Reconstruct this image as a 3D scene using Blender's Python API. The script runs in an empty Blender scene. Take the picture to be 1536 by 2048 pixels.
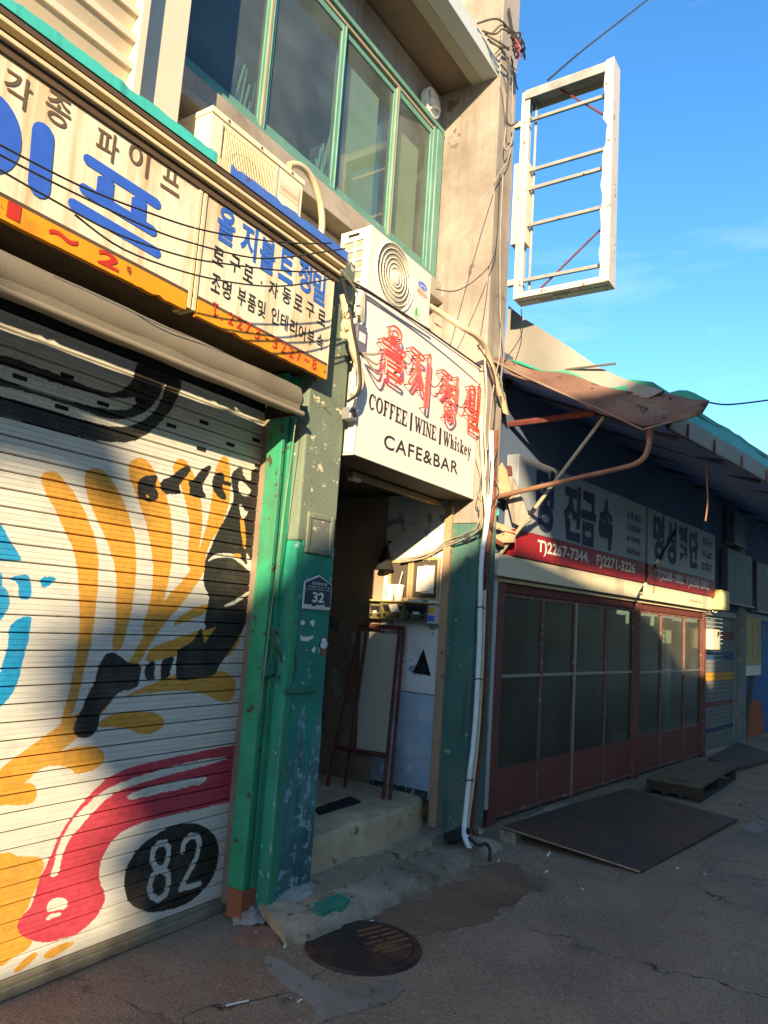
import bpy, bmesh, math, random
import numpy as np
from mathutils import Vector, Matrix
R=math.radians
random.seed(7)
S=bpy.context.scene
COL=S.collection
# ---------------------------------------------------------------- camera
cam=bpy.data.cameras.new('camera'); camo=bpy.data.objects.new('camera',cam); COL.objects.link(camo)
YAW,PITCH,ROLL=0.981785,0.1406413,0.0673792
_f=Vector((math.sin(YAW)*math.cos(PITCH),math.cos(YAW)*math.cos(PITCH),math.sin(PITCH)))
_r0=_f.cross(Vector((0,0,1))).normalized(); _u0=_r0.cross(_f)
_r=_r0*math.cos(ROLL)+_u0*math.sin(ROLL); _u=_u0*math.cos(ROLL)-_r0*math.sin(ROLL)
camo.matrix_world=Matrix(((_r.x,_u.x,-_f.x,0),(_r.y,_u.y,-_f.y,0),(_r.z,_u.z,-_f.z,1.6),(0,0,0,1)))
cam.sensor_fit='VERTICAL'; cam.sensor_height=36; cam.lens=25.708; cam.clip_start=0.05; cam.clip_end=2000
S.camera=camo
# ---------------------------------------------------------------- sky, sun, exposure
SUN_L=Vector((2.0,1.0,-0.70)).normalized()          # the way the light travels
world=bpy.data.worlds.new('World'); S.world=world; world.use_nodes=True
wn=world.node_tree.nodes; wl=world.node_tree.links
sky=wn.new('ShaderNodeTexSky'); sky.sky_type='NISHITA'; sky.sun_disc=False
sky.sun_elevation=math.asin(-SUN_L.z); sky.sun_rotation=math.atan2(-SUN_L.x,-SUN_L.y)
sky.air_density=1.0; sky.dust_density=0.2; sky.ozone_density=3.0; sky.altitude=50
bg=wn['Background']; bg.inputs['Strength'].default_value=0.10
hs=wn.new('ShaderNodeHueSaturation'); hs.inputs['Saturation'].default_value=1.22
wl.new(sky.outputs[0],hs.inputs['Color']); # thin wisps of cirrus all round the sky
wt=wn.new('ShaderNodeTexCoord'); wm=wn.new('ShaderNodeMapping'); wm.inputs['Scale'].default_value=(2.2,2.2,9); wm.inputs['Rotation'].default_value=(.12,.2,0); wl.new(wt.outputs['Generated'],wm.inputs[0])
wz=wn.new('ShaderNodeTexNoise'); wz.inputs['Scale'].default_value=1.6; wz.inputs['Detail'].default_value=8; wz.inputs['Roughness'].default_value=.6; wl.new(wm.outputs[0],wz.inputs['Vector'])
wr=wn.new('ShaderNodeMapRange'); wr.inputs[1].default_value=.56; wr.inputs[2].default_value=.85; wr.inputs[4].default_value=.2; wl.new(wz.outputs['Fac'],wr.inputs[0])
wx_=wn.new('ShaderNodeMix'); wx_.data_type='RGBA'; wl.new(wr.outputs[0],wx_.inputs[0]); wl.new(hs.outputs[0],wx_.inputs[6]); wx_.inputs[7].default_value=(4.2,4.6,5.0,1); wl.new(wx_.outputs[2],bg.inputs['Color'])
sun=bpy.data.lights.new('sun','SUN'); sun.energy=3.3; sun.angle=R(0.55); sun.color=(1.0,0.79,0.50)
suno=bpy.data.objects.new('sun',sun); COL.objects.link(suno)
suno.rotation_euler=SUN_L.to_track_quat('-Z','Y').to_euler(); suno.location=(-20,-10,9)
vs=S.view_settings; vs.view_transform='Standard'; vs.look='None'; vs.gamma=1; vs.use_curve_mapping=False
vs.exposure=1.87
# ---------------------------------------------------------------- materials
def lin(h):
    h=h.lstrip('#'); c=[int(h[i:i+2],16)/255 for i in (0,2,4)]
    return tuple(v/12.92 if v<=.04045 else ((v+.055)/1.055)**2.4 for v in c)+(1,)
def mul(c,k): return tuple(min(1,v*k) for v in c[:3])+(1,)
MATS={}; GAIN=1.3
def W(name,col,rough=.7,var=.18,scale=4,chip=None,streak=None,bump=.15,bscale=60,metal=0,dirt=None,spec=.4,emit=None):
    """weathered surface: colour drift, flaked patches, rain streaks, fine relief"""
    if name in MATS: return MATS[name]
    m=bpy.data.materials.new(name); m.use_nodes=True; MATS[name]=m
    n=m.node_tree.nodes; l=m.node_tree.links; p=n['Principled BSDF']
    col=lin(col) if isinstance(col,str) else col
    k_=min(GAIN,.80/max(col[:3])) if max(col[:3])<.8 else 1; col=mul(col,k_)
    tc=n.new('ShaderNodeTexCoord')
    def noise(sc,det=6,rg=.55,vec=None):
        t=n.new('ShaderNodeTexNoise'); t.inputs['Scale'].default_value=sc; t.inputs['Detail'].default_value=det; t.inputs['Roughness'].default_value=rg
        l.new(vec or tc.outputs['Object'],t.inputs['Vector']); return t
    def ramp(src,a,b):
        r=n.new('ShaderNodeMapRange'); r.clamp=True; r.inputs[1].default_value=a; r.inputs[2].default_value=b
        l.new(src,r.inputs[0]); return r.outputs[0]
    def mix(fac,a,b):
        x=n.new('ShaderNodeMix'); x.data_type='RGBA'; x.clamp_factor=True
        if isinstance(fac,float): x.inputs[0].default_value=fac
        else: l.new(fac,x.inputs[0])
        for s,v in ((x.inputs[6],a),(x.inputs[7],b)):
            if isinstance(v,tuple): s.default_value=v
            else: l.new(v,s)
        return x.outputs[2]
    n1=noise(scale)
    c=mix(ramp(n1.outputs['Fac'],.3,.7),mul(col,1-var),mul(col,1+var*.6))
    if dirt:
        dc,amt=dirt; dc=lin(dc) if isinstance(dc,str) else dc
        n2=noise(scale*.45,10,.68)
        c=mix(ramp(n2.outputs['Fac'],.62-amt*.35,.80-amt*.2),c,dc)
    if streak:
        sc_,amt=streak; sc_=lin(sc_) if isinstance(sc_,str) else sc_
        mp=n.new('ShaderNodeMapping'); mp.inputs['Scale'].default_value=(14,14,.9); l.new(tc.outputs['Object'],mp.inputs['Vector'])
        n3=noise(1.0,5,.6,mp.outputs[0])
        c=mix(ramp(n3.outputs['Fac'],.62-amt*.3,.85-amt*.1),c,sc_)
    ht=None
    if chip:
        cc,amt,cs=chip; cc=lin(cc) if isinstance(cc,str) else cc
        n4=noise(cs,9,.62); k=ramp(n4.outputs['Fac'],.66-amt*.25,.675-amt*.25)
        c=mix(k,c,cc); ht=k
    l.new(c,p.inputs['Base Color']); p.inputs['Roughness'].default_value=rough; p.inputs['Metallic'].default_value=metal
    p.inputs['Specular IOR Level'].default_value=spec
    if rough>.15:
        nr=noise(scale*3); rr=n.new('ShaderNodeMapRange'); rr.inputs[3].default_value=max(.05,rough-.12); rr.inputs[4].default_value=min(1,rough+.12)
        l.new(nr.outputs['Fac'],rr.inputs[0]); l.new(rr.outputs[0],p.inputs['Roughness'])
    if bump:
        nb=noise(bscale,5,.6); b=n.new('ShaderNodeBump'); b.inputs['Strength'].default_value=bump; b.inputs['Distance'].default_value=.01
        h=nb.outputs['Fac']
        if ht is not None:
            a=n.new('ShaderNodeMath'); a.operation='MULTIPLY_ADD'; a.inputs[1].default_value=-.5; l.new(ht,a.inputs[0]); l.new(h,a.inputs[2]); h=a.outputs[0]
        l.new(h,b.inputs['Height']); l.new(b.outputs[0],p.inputs['Normal'])
    if emit:
        p.inputs['Emission Color'].default_value=lin(emit[0]); p.inputs['Emission Strength'].default_value=emit[1]
    return m
def glass(name,tint,gloss=.10,film=.25,filmcol='#6b7470',rough=.03):
    if name in MATS: return MATS[name]
    m=bpy.data.materials.new(name); m.use_nodes=True; MATS[name]=m
    n=m.node_tree.nodes; l=m.node_tree.links; n.remove(n['Principled BSDF']); out=n['Material Output']
    tr=n.new('ShaderNodeBsdfTransparent'); tr.inputs[0].default_value=lin(tint)
    gl=n.new('ShaderNodeBsdfGlossy'); gl.inputs['Roughness'].default_value=rough
    df=n.new('ShaderNodeBsdfDiffuse'); df.inputs[0].default_value=lin(filmcol)
    tc=n.new('ShaderNodeTexCoord'); ns=n.new('ShaderNodeTexNoise'); ns.inputs['Scale'].default_value=3; ns.inputs['Detail'].default_value=8
    l.new(tc.outputs['Object'],ns.inputs['Vector'])
    r=n.new('ShaderNodeMapRange'); r.inputs[1].default_value=.35; r.inputs[2].default_value=.75; r.inputs[3].default_value=film*.4; r.inputs[4].default_value=film
    l.new(ns.outputs['Fac'],r.inputs[0])
    m1=n.new('ShaderNodeMixShader'); l.new(r.outputs[0],m1.inputs[0]); l.new(tr.outputs[0],m1.inputs[1]); l.new(df.outputs[0],m1.inputs[2])
    fr=n.new('ShaderNodeLayerWeight'); fr.inputs['Blend'].default_value=.5
    pw=n.new('ShaderNodeMath'); pw.operation='POWER'; pw.inputs[1].default_value=4.0; l.new(fr.outputs['Facing'],pw.inputs[0])
    ad=n.new('ShaderNodeMath'); ad.operation='MULTIPLY_ADD'; ad.inputs[1].default_value=.75; ad.inputs[2].default_value=gloss; l.new(pw.outputs[0],ad.inputs[0])
    m2=n.new('ShaderNodeMixShader'); l.new(ad.outputs[0],m2.inputs[0]); l.new(m1.outputs[0],m2.inputs[1]); l.new(gl.outputs[0],m2.inputs[2])
    l.new(m2.outputs[0],out.inputs[0]); return m
def ink(name,col,rough=.6): return W(name,col,rough,var=.12,scale=14,bump=0)
# ---------------------------------------------------------------- frames and mesh builder
BO=Vector((5.66,2.584,0)); BU=Vector((0.99292,-0.11877,0)); BN=Vector((0.11877,0.99292,0))
def FA(Y): return lambda a,b,c: Vector((a,Y-c,b))
def FB(off=0): return lambda a,b,c: BO+BU*a-BN*(off+c)+Vector((0,0,b))
def FX(X): return lambda a,b,c: Vector((X-c,a,b))
def FW(a,b,c): return Vector((a,b,c))
class MB:
    def __init__(s): s.v=[]; s.f=[]; s.sm=[]; s.cut=[]
    def add(s,vs,fs,smooth=False):
        o=len(s.v); s.v+= [Vector(v) for v in vs]; s.f+=[tuple(i+o for i in f) for f in fs]; s.sm+=[smooth]*len(fs); return s
    def box(s,F,a0,a1,b0,b1,c0,c1):
        P=[F(a,b,c) for a in (a0,a1) for b in (b0,b1) for c in (c0,c1)]
        return s.add(P,[(0,1,3,2),(4,6,7,5),(0,4,5,1),(2,3,7,6),(0,2,6,4),(1,5,7,3)])
    def prism(s,F,poly,c0,c1,smooth=False):
        n=len(poly); P=[F(a,b,c1) for a,b in poly]+[F(a,b,c0) for a,b in poly]
        fs=[tuple(range(n)),tuple(range(2*n-1,n-1,-1))]+[(i,i+n,(i+1)%n+n,(i+1)%n) for i in range(n)]
        return s.add(P,fs,smooth)
    def sheet(s,F,poly,c=0):
        return s.add([F(a,b,c) for a,b in poly],[tuple(range(len(poly)))])
    def tube(s,pts,r,n=8,closed=False,cap=True):
        pts=[Vector(p) for p in pts]; N=len(pts)
        if N<2: return s
        rs=r if isinstance(r,(list,tuple)) else [r]*N
        T=[]
        for i in range(N):
            if closed: d=pts[(i+1)%N]-pts[i-1]
            else: d=pts[min(i+1,N-1)]-pts[max(i-1,0)]
            if d.length<1e-9: d=Vector((0,0,1))
            T.append(d.normalized())
        up=Vector((0,0,1)) if abs(T[0].z)<.9 else Vector((1,0,0))
        nr=T[0].cross(up).normalized(); V=[]
        for i in range(N):
            nr=(nr-T[i]*nr.dot(T[i])); nr=nr.normalized() if nr.length>1e-6 else T[i].orthogonal().normalized()
            bi=T[i].cross(nr)
            for k in range(n):
                a=2*math.pi*k/n; V.append(pts[i]+(nr*math.cos(a)+bi*math.sin(a))*rs[i])
        F=[]
        for i in range(N if closed else N-1):
            j=(i+1)%N
            for k in range(n):
                k2=(k+1)%n; F.append((i*n+k,i*n+k2,j*n+k2,j*n+k))
        s.add(V,F,True)
        if cap and not closed:
            o=len(s.v)-len(V); s.f.append(tuple(o+k for k in range(n-1,-1,-1))); s.f.append(tuple(o+(N-1)*n+k for k in range(n))); s.sm+=[False,False]
        return s
    def lathe(s,F,ca,cb,prof,n=28,sx=1,sz=1):
        """prof: list of (radius, c) about the axis through (ca,cb) along c"""
        V=[];Fc=[]
        for r,c in prof:
            for k in range(n):
                t=2*math.pi*k/n; V.append(F(ca+r*sx*math.cos(t),cb+r*sz*math.sin(t),c))
        m=len(prof)
        for i in range(m-1):
            for k in range(n):
                k2=(k+1)%n; Fc.append((i*n+k,i*n+k2,(i+1)*n+k2,(i+1)*n+k))
        Fc.append(tuple(range(n-1,-1,-1))); Fc.append(tuple((m-1)*n+k for k in range(n)))
        return s.add(V,Fc,False)
    def build(s,name,mat,parent=None,bev=0,seg=2,label=None):
        return mkobj(name,s,mat,parent,bev,seg,label)
BASE={}
def mkobj(name,mb,mat,parent=None,bev=0,seg=2,label=None):
    if parent is None:
        xs=[v.x for v in mb.v]; ys=[v.y for v in mb.v]; zs=[v.z for v in mb.v]
        base=Vector(((min(xs)+max(xs))/2,(min(ys)+max(ys))/2,min(zs)))
    else: base=BASE[parent]
    me=bpy.data.meshes.new(name); me.from_pydata([v-base for v in mb.v],[],mb.f); me.update()
    bm=bmesh.new(); bm.from_mesh(me); bmesh.ops.recalc_face_normals(bm,faces=bm.faces); 
    big=[f for f in bm.faces if len(f.verts)>4]
    if big: bmesh.ops.triangulate(bm,faces=big)
    bm.to_mesh(me); bm.free()
    if any(mb.sm):
        me.polygons.foreach_set('use_smooth',[True]*len(me.polygons))
        me.set_sharp_from_angle(angle=R(40))
    o=bpy.data.objects.new(name,me); COL.objects.link(o)
    if mat is not None: me.materials.append(mat)
    if parent is None: o.location=base
    else: o.parent=parent
    BASE[o]=base
    if bev:
        b=o.modifiers.new('edge','BEVEL'); b.width=bev; b.segments=seg; b.limit_method='ANGLE'; b.angle_limit=R(35)
    if label: o['label']=label
    return o
def thing(name,loc,label,cat,group=None):
    o=bpy.data.objects.new(name,None); COL.objects.link(o); o.location=loc; o.empty_display_size=.1
    BASE[o]=Vector(loc); o['label']=label; o['category']=cat
    if group: o['group']=group
    return o
def tag(o,label=None,cat=None,group=None,kind=None):
    if label: o['label']=label
    if cat: o['category']=cat
    if group: o['group']=group
    if kind: o['kind']=kind
    return o
def mb(): return MB()
def letters(m,mat,par):
    """every letter that can be read singly becomes a part of its own"""
    cuts=sorted(set([0]+m.cut+[len(m.f)]))
    for a,b in zip(cuts[:-1],cuts[1:]):
        if a==b: continue
        q=MB(); idx={}
        for f in m.f[a:b]:
            for i in f:
                if i not in idx: idx[i]=len(q.v); q.v.append(m.v[i])
            q.f.append(tuple(idx[i] for i in f)); q.sm.append(False)
        q.build('letter',mat,par)
def frac(poly,amp,lv,seed=0):
    rng=random.Random(seed)
    for _ in range(lv):
        q=[]
        for i in range(len(poly)):
            a=poly[i]; b=poly[(i+1)%len(poly)]; d=math.hypot(b[0]-a[0],b[1]-a[1])
            nx_,ny_=-(b[1]-a[1])/(d+1e-9),(b[0]-a[0])/(d+1e-9); k=rng.gauss(0,amp)*d
            q+=[a,((a[0]+b[0])/2+nx_*k,(a[1]+b[1])/2+ny_*k)]
        poly=q
    return poly
def smooth_path(pts,k=6):
    """Catmull-Rom through the points"""
    P=[Vector(p) for p in pts]; out=[]
    for i in range(len(P)-1):
        p0=P[max(i-1,0)];p1=P[i];p2=P[i+1];p3=P[min(i+2,len(P)-1)]
        for j in range(k):
            t=j/k
            out.append(.5*((2*p1)+(p2-p0)*t+(2*p0-5*p1+4*p2-p3)*t*t+(3*p1-p0-3*p2+p3)*t**3))
    out.append(P[-1]); return out
def chaikin(poly,k=1):
    for _ in range(k):
        q=[]
        for i in range(len(poly)):
            a=poly[i];b=poly[(i+1)%len(poly)]
            q+=[(a[0]*.75+b[0]*.25,a[1]*.75+b[1]*.25),(a[0]*.25+b[0]*.75,a[1]*.25+b[1]*.75)]
        poly=q
    return poly
# lettering from Blender's own built-in typeface, flat vinyl or paint
GL={}
def glyphs(s,off=0.0,sp=1.0):
    k=(s,off,sp)
    if k in GL: return GL[k]
    cu=bpy.data.curves.new('t','FONT'); cu.body=s; cu.offset=off; cu.space_character=sp; cu.resolution_u=5
    o=bpy.data.objects.new('t',cu); COL.objects.link(o)
    dg=bpy.context.evaluated_depsgraph_get(); me=bpy.data.meshes.new_from_object(o.evaluated_get(dg))
    V=[(v.co.x,v.co.y) for v in me.vertices]; Fs=[tuple(p.vertices) for p in me.polygons]
    bpy.data.objects.remove(o); bpy.data.curves.remove(cu); bpy.data.meshes.remove(me)
    GL[k]=(V,Fs); return GL[k]
def text_fit(m,F,s,x0,x1,z0,z1,c=.002,off=0.0,sp=1.0,shear=0):
    V,Fs=glyphs(s,off,sp)
    ax=min(v[0] for v in V);bx=max(v[0] for v in V);az=min(v[1] for v in V);bz=max(v[1] for v in V)
    P=[]
    for x,z in V:
        u=(x-ax)/(bx-ax); w=(z-az)/(bz-az); P.append(F(x0+(x1-x0)*u+shear*(w-.5),z0+(z1-z0)*w,c))
    m.cut.append(len(m.f))
    if len(s)==1 or abs(z1-z0)<.04: m.add(P,Fs); m.cut.append(len(m.f)); return
    # group the faces of a line letter by letter (islands joined when their x ranges overlap)
    par=list(range(len(P)))
    def fd(i):
        while par[i]!=i: par[i]=par[par[i]]; i=par[i]
        return i
    for f in Fs:
        for i in f[1:]: par[fd(i)]=fd(f[0])
    isl={}
    for f in Fs: isl.setdefault(fd(f[0]),[]).append(f)
    rng_=sorted(((min(V[i][0] for f in fs for i in f),max(V[i][0] for f in fs for i in f),fs) for fs in isl.values()),key=lambda t:t[0])
    grp=[]
    for a_,b_,fs in rng_:
        if grp and a_<grp[-1][1]-1e-4: grp[-1][1]=max(grp[-1][1],b_); grp[-1][2]+=fs
        else: grp.append([a_,b_,list(fs)])
    for _,_,fs in grp:
        idx={}; q=[]; g=[]
        for f in fs:
            for i in f:
                if i not in idx: idx[i]=len(q); q.append(P[i])
            g.append(tuple(idx[i] for i in f))
        m.add(q,g); m.cut.append(len(m.f))
def text_char(m,F,ch,cx,cz,w,h,c=.002,off=0.0):
    text_fit(m,F,ch,cx-w/2,cx+w/2,cz-h/2,cz+h/2,c,off)
def text_slope(m,F,s,p0,p1,h,c=.002,off=0.0,sp=1.0):
    """text whose box runs from lower-left p0 to lower-right p1"""
    text_fit(m,lambda a,b,cc:F(a,b+p0[1]+(p1[1]-p0[1])*(a-p0[0])/(p1[0]-p0[0]),cc),s,p0[0],p1[0],0,h,c,off,sp)
def stroke(m,F,pts,w,c,n=6):
    """painted round-ended stroke, outline as one polygon"""
    P=[Vector((p[0],p[1])) for p in pts]; L=[];Rr=[]
    for i,p in enumerate(P):
        d=(P[min(i+1,len(P)-1)]-P[max(i-1,0)]).normalized(); nn=Vector((-d.y,d.x))*(w/2); L.append(p+nn); Rr.append(p-nn)
    def cap(p,d):
        a0=math.atan2(d.y,d.x); return [p+Vector((math.cos(a0+math.pi/2-math.pi*k/n),math.sin(a0+math.pi/2-math.pi*k/n)))*(w/2) for k in range(1,n)]
    poly=L+cap(P[-1],(P[-1]-P[-2]).normalized())+Rr[::-1]+cap(P[0],(P[0]-P[1]).normalized())
    m.sheet(F,[(p.x,p.y) for p in poly],c)
def ring(m,F,cx,cz,rx,rz,w,c,n=28):
    V=[];Fc=[]
    for k in range(n):
        t=2*math.pi*k/n
        V+= [F(cx+rx*math.cos(t),cz+rz*math.sin(t),c),F(cx+(rx-w)*math.cos(t),cz+(rz-w)*math.sin(t),c)]
    for k in range(n):
        j=(k+1)%n; Fc.append((2*k,2*j,2*j+1,2*k+1))
    m.add(V,Fc)
def outline_loops(s,off):
    V,Fs=glyphs(s,off); cnt={}
    key=lambda i:(round(V[i][0],4),round(V[i][1],4))
    for f in Fs:
        for i in range(len(f)):
            a,b=key(f[i]),key(f[(i+1)%len(f)])
            if a==b: continue
            if (b,a) in cnt: del cnt[(b,a)]
            else: cnt[(a,b)]=1
    nxt={a:b for a,b in cnt}; loops=[]
    while nxt:
        a=next(iter(nxt)); lp=[a]
        while lp[-1] in nxt:
            b=nxt.pop(lp[-1])
            if b==lp[0]: break
            lp.append(b)
        if len(lp)>3: loops.append(lp)
    return loops
# ---------------------------------------------------------------- palette
M_asph_old=W('asphalt_plain','#786652',.9,.3,1.6,chip=('#a39a8a',.02,26),dirt=('#80624a',.35),bump=.5,bscale=120)
M_conc=W('concrete','#b9a683',.9,.22,3,chip=('#85785f',.08,9),dirt=('#8a7354',.5),bump=.4,bscale=50)
M_concd=W('dark_concrete','#a0927a',.9,.3,4,chip=('#6a5d49',.2,14),dirt=('#5f4e3a',.6),bump=.8,bscale=38)
M_plaster=W('cream_plaster','#958b80',.88,.22,1.1,chip=('#6f645a',.09,3.2),streak=('#75685a',.36),dirt=('#63574b',.5),bump=.3,bscale=35)
M_lump=W('grey_cement','#86837a',.9,.2,6,chip=('#8a5a44',.12,9),bump=.4)
M_greenw=W('green_wall_paint','#41665b',.75,.2,3,chip=('#b0a890',.03,11),streak=('#2a4540',.3),dirt=('#6a6c5c',.4),bump=.3,bscale=40)
M_greenp=W('green_pillar_paint','#23836a',.7,.22,3,chip=('#8fb3ab',.16,16),dirt=('#2c5a50',.6),streak=('#477a70',.36),bump=.3,bscale=45)
M_greyg=W('grey_green_render','#66705f',.8,.15,3,chip=('#c9bfa2',.12,13),dirt=('#4d5a4c',.3),bump=.35,bscale=50)
M_greens=W('green_steel_paint','#2a8762',.55,.2,4,chip=('#4a4232',.16,15),streak=('#4d6a4c',.42),dirt=('#3b5a45',.3),bump=.2)
M_rust=W('rusty_steel','#6b3f2c',.75,.3,8,chip=('#8d5c42',.15,20),dirt=('#2f1d16',.35),bump=.3)
M_rustp=W('red_oxide_steel','#5e2f28',.7,.25,8,chip=('#8a6a58',.06,24),bump=.2)
M_brownrail=W('brown_grey_rail','#7b6a58',.6,.2,6,chip=('#4e4036',.1,16),bump=.15)
M_signw=W('ivory_sign_face','#e8dcc0',.45,.06,2,streak=('#b98d4a',.52),dirt=('#b9935a',.42),bump=.03)
M_signy=W('yellow_sign_paint','#dd9418',.55,.15,4,chip=('#8a4020',.10,12),dirt=('#a85a24',.42),bump=.1)
M_brown=W('brown_sign_metal','#51402f',.6,.2,6,bump=.1)
M_beige=W('beige_trim_metal','#bfae88',.5,.1,6,bump=.05)
M_teal=W('teal_hood_paint','#3fa79b',.55,.12,5,chip=('#d9cdb5',.05,9),streak=('#2a6d6a',.25),bump=.1)
M_blueh=W('blue_hood_paint','#3f62a8',.55,.12,5,chip=('#6a3a2a',.05,10),bump=.1)
M_blue=ink('blue_sign_paint','#2d55ae'); M_bluel=ink('blue_lettering','#2f59a8')
M_inkb=ink('brown_lettering','#5c4a35'); M_inkk=ink('black_lettering','#2b2a2c'); M_red=ink('red_lettering','#a82c1c')
M_white=W('white_paint','#c4c0b6',.45,.05,4,bump=.02)
M_cafe=W('white_acrylic_sign','#d2cac0',.35,.03,1.5,dirt=('#cfc3b2',.08),bump=0)
M_ac=W('ivory_appliance','#cdc2a4',.4,.08,3,dirt=('#a8946a',.3),bump=.02)
M_acw=W('white_appliance','#c9c2b0',.38,.04,3,bump=.02)
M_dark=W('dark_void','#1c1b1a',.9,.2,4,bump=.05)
M_darkw=W('dark_interior_wall','#8a7762',.9,.3,2,chip=('#6a5a4a',.08,5),bump=.2)
M_grey=W('grey_metal','#7d7d7c',.5,.1,5,bump=.05,metal=.3)
M_greyp=W('grey_panel_paint','#b4ada0',.55,.05,3,bump=.03)
M_creamp=W('cream_panel_paint','#bdb09a',.55,.05,3,streak=('#b3a386',.1),bump=.03)
M_winf=W('green_window_frame','#587f71',.45,.12,6,streak=('#9db5a0',.15),bump=.05)
M_winb=W('bronze_window_rail','#8a7d66',.45,.1,6,bump=.05)
M_glass=glass('dusty_window_glass','#dfe8e2',.04,.26,'#8f9a98')
M_glassd=glass('dark_door_glass','#a9aea4',.0,.30,'#8f8873',.22)
M_mint=W('mint_board','#d6e2be',.7,.08,2.5,bump=.02)
M_cyan=W('pale_cyan_glass','#9cc6bd',.2,.15,9,bump=0,spec=.6)
M_cable=W('black_cable','#2c2a28',.55,.2,9,bump=0)
M_cablew=W('grey_cable','#8c8372',.55,.2,9,bump=0)
M_cablec=W('cream_cable','#d5c9a6',.5,.1,9,bump=0)
M_hose=W('beige_insulated_hose','#b3a385',.65,.1,9,streak=('#a08860',.15),bump=.1)
M_pipew=W('white_conduit_paint','#c9ccc9',.45,.08,9,bump=.03)
M_awn=W('grey_awning_fabric','#6b6252',.8,.08,3,dirt=('#665b48',.25),bump=.15,bscale=90)
M_tarp=W('grey_tarpaulin','#7d776e',.6,.12,1.5,bump=.25,bscale=8)
M_tarpg=W('green_tarpaulin','#2c8466',.5,.2,3,bump=.25,bscale=12)
M_corr=W('corrugated_rusty_sheet','#6a4c40',.7,.3,3,chip=('#4d3026',.2,7),dirt=('#8b7b68',.3),bump=.15)
M_soff=W('canopy_lining','#5f7aa8',.8,.15,2,bump=.1)  # blue base colour stands in for the hazy veil under the canopy
M_fasc=W('pale_fascia','#8e897d',.6,.12,3,dirt=('#7d7565',.3),bump=.05)
M_soffit=W('dirty_soffit','#7b6a58',.9,.15,2.5,dirt=('#59503f',.35),bump=.25)
M_bsign=W('white_shop_sign','#83878a',.45,.05,2,dirt=('#8d8c82',.2),bump=.02)
M_bred=W('red_sign_band','#861c22',.45,.06,4,bump=.02)
M_bcream=W('cream_fascia_panel','#d3c6a8',.5,.05,2,dirt=('#b3a482',.15),bump=.02)
M_navy=ink('navy_lettering','#262c47'); M_ltwhite=ink('white_lettering','#dcd6ce')
M_redd=W('red_brown_door_paint','#6b3c34',.6,.15,3,chip=('#5b2f2c',.08,14),dirt=('#6a4036',.3),bump=.1)
M_alu=W('aluminium_rail','#8f8b80',.4,.1,6,metal=.6,bump=.03)
M_curt=W('brown_curtain_cloth','#a08a63',.9,.15,6,bump=.2)
M_plate=W('rusted_steel_plate','#40342a',.65,.3,2,dirt=('#5f3d2c',.4),chip=('#6d6660',.015,40),bump=.2)
M_ply=W('weathered_plywood','#5e513f',.85,.2,4,streak=('#3d3429',.3),bump=.2)
M_iron=W('cast_iron','#2b2420',.6,.3,5,dirt=('#7a4a2c',.3),bump=.25)
M_paper=W('white_paper','#e9e2d4',.7,.03,3,bump=0)
M_neon=W('red_neon_tube','#dd5040',.25,.05,9,bump=0,emit=('#ff2a18',.5))
M_neonshade=W('red_neon_tube_shaded','#e83a2c',.25,.05,9,bump=0,emit=('#ff1408',1.3))  # copy for the letter in shade: redder, stronger glow than the sunlit ones
M_whitewall=W('flaking_white_wall','#d8d6cc',.85,.1,3,chip=('#93a0aa',.22,6),dirt=('#9aa5ab',.42),bump=.3)
M_bluewall=W('blue_grey_wall','#9db1ba',.85,.2,3,chip=('#c5cdcc',.16,7),dirt=('#7d9098',.5),bump=.3)
M_tile=W('cream_wall_tile','#cdbfa3',.5,.08,5,bump=.03)
M_shutg=W('grey_shutter_paint','#6d706e',.55,.08,3,bump=.05)
M_nav=W('address_plate_navy','#26313a',.45,.08,6,bump=0)

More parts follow.
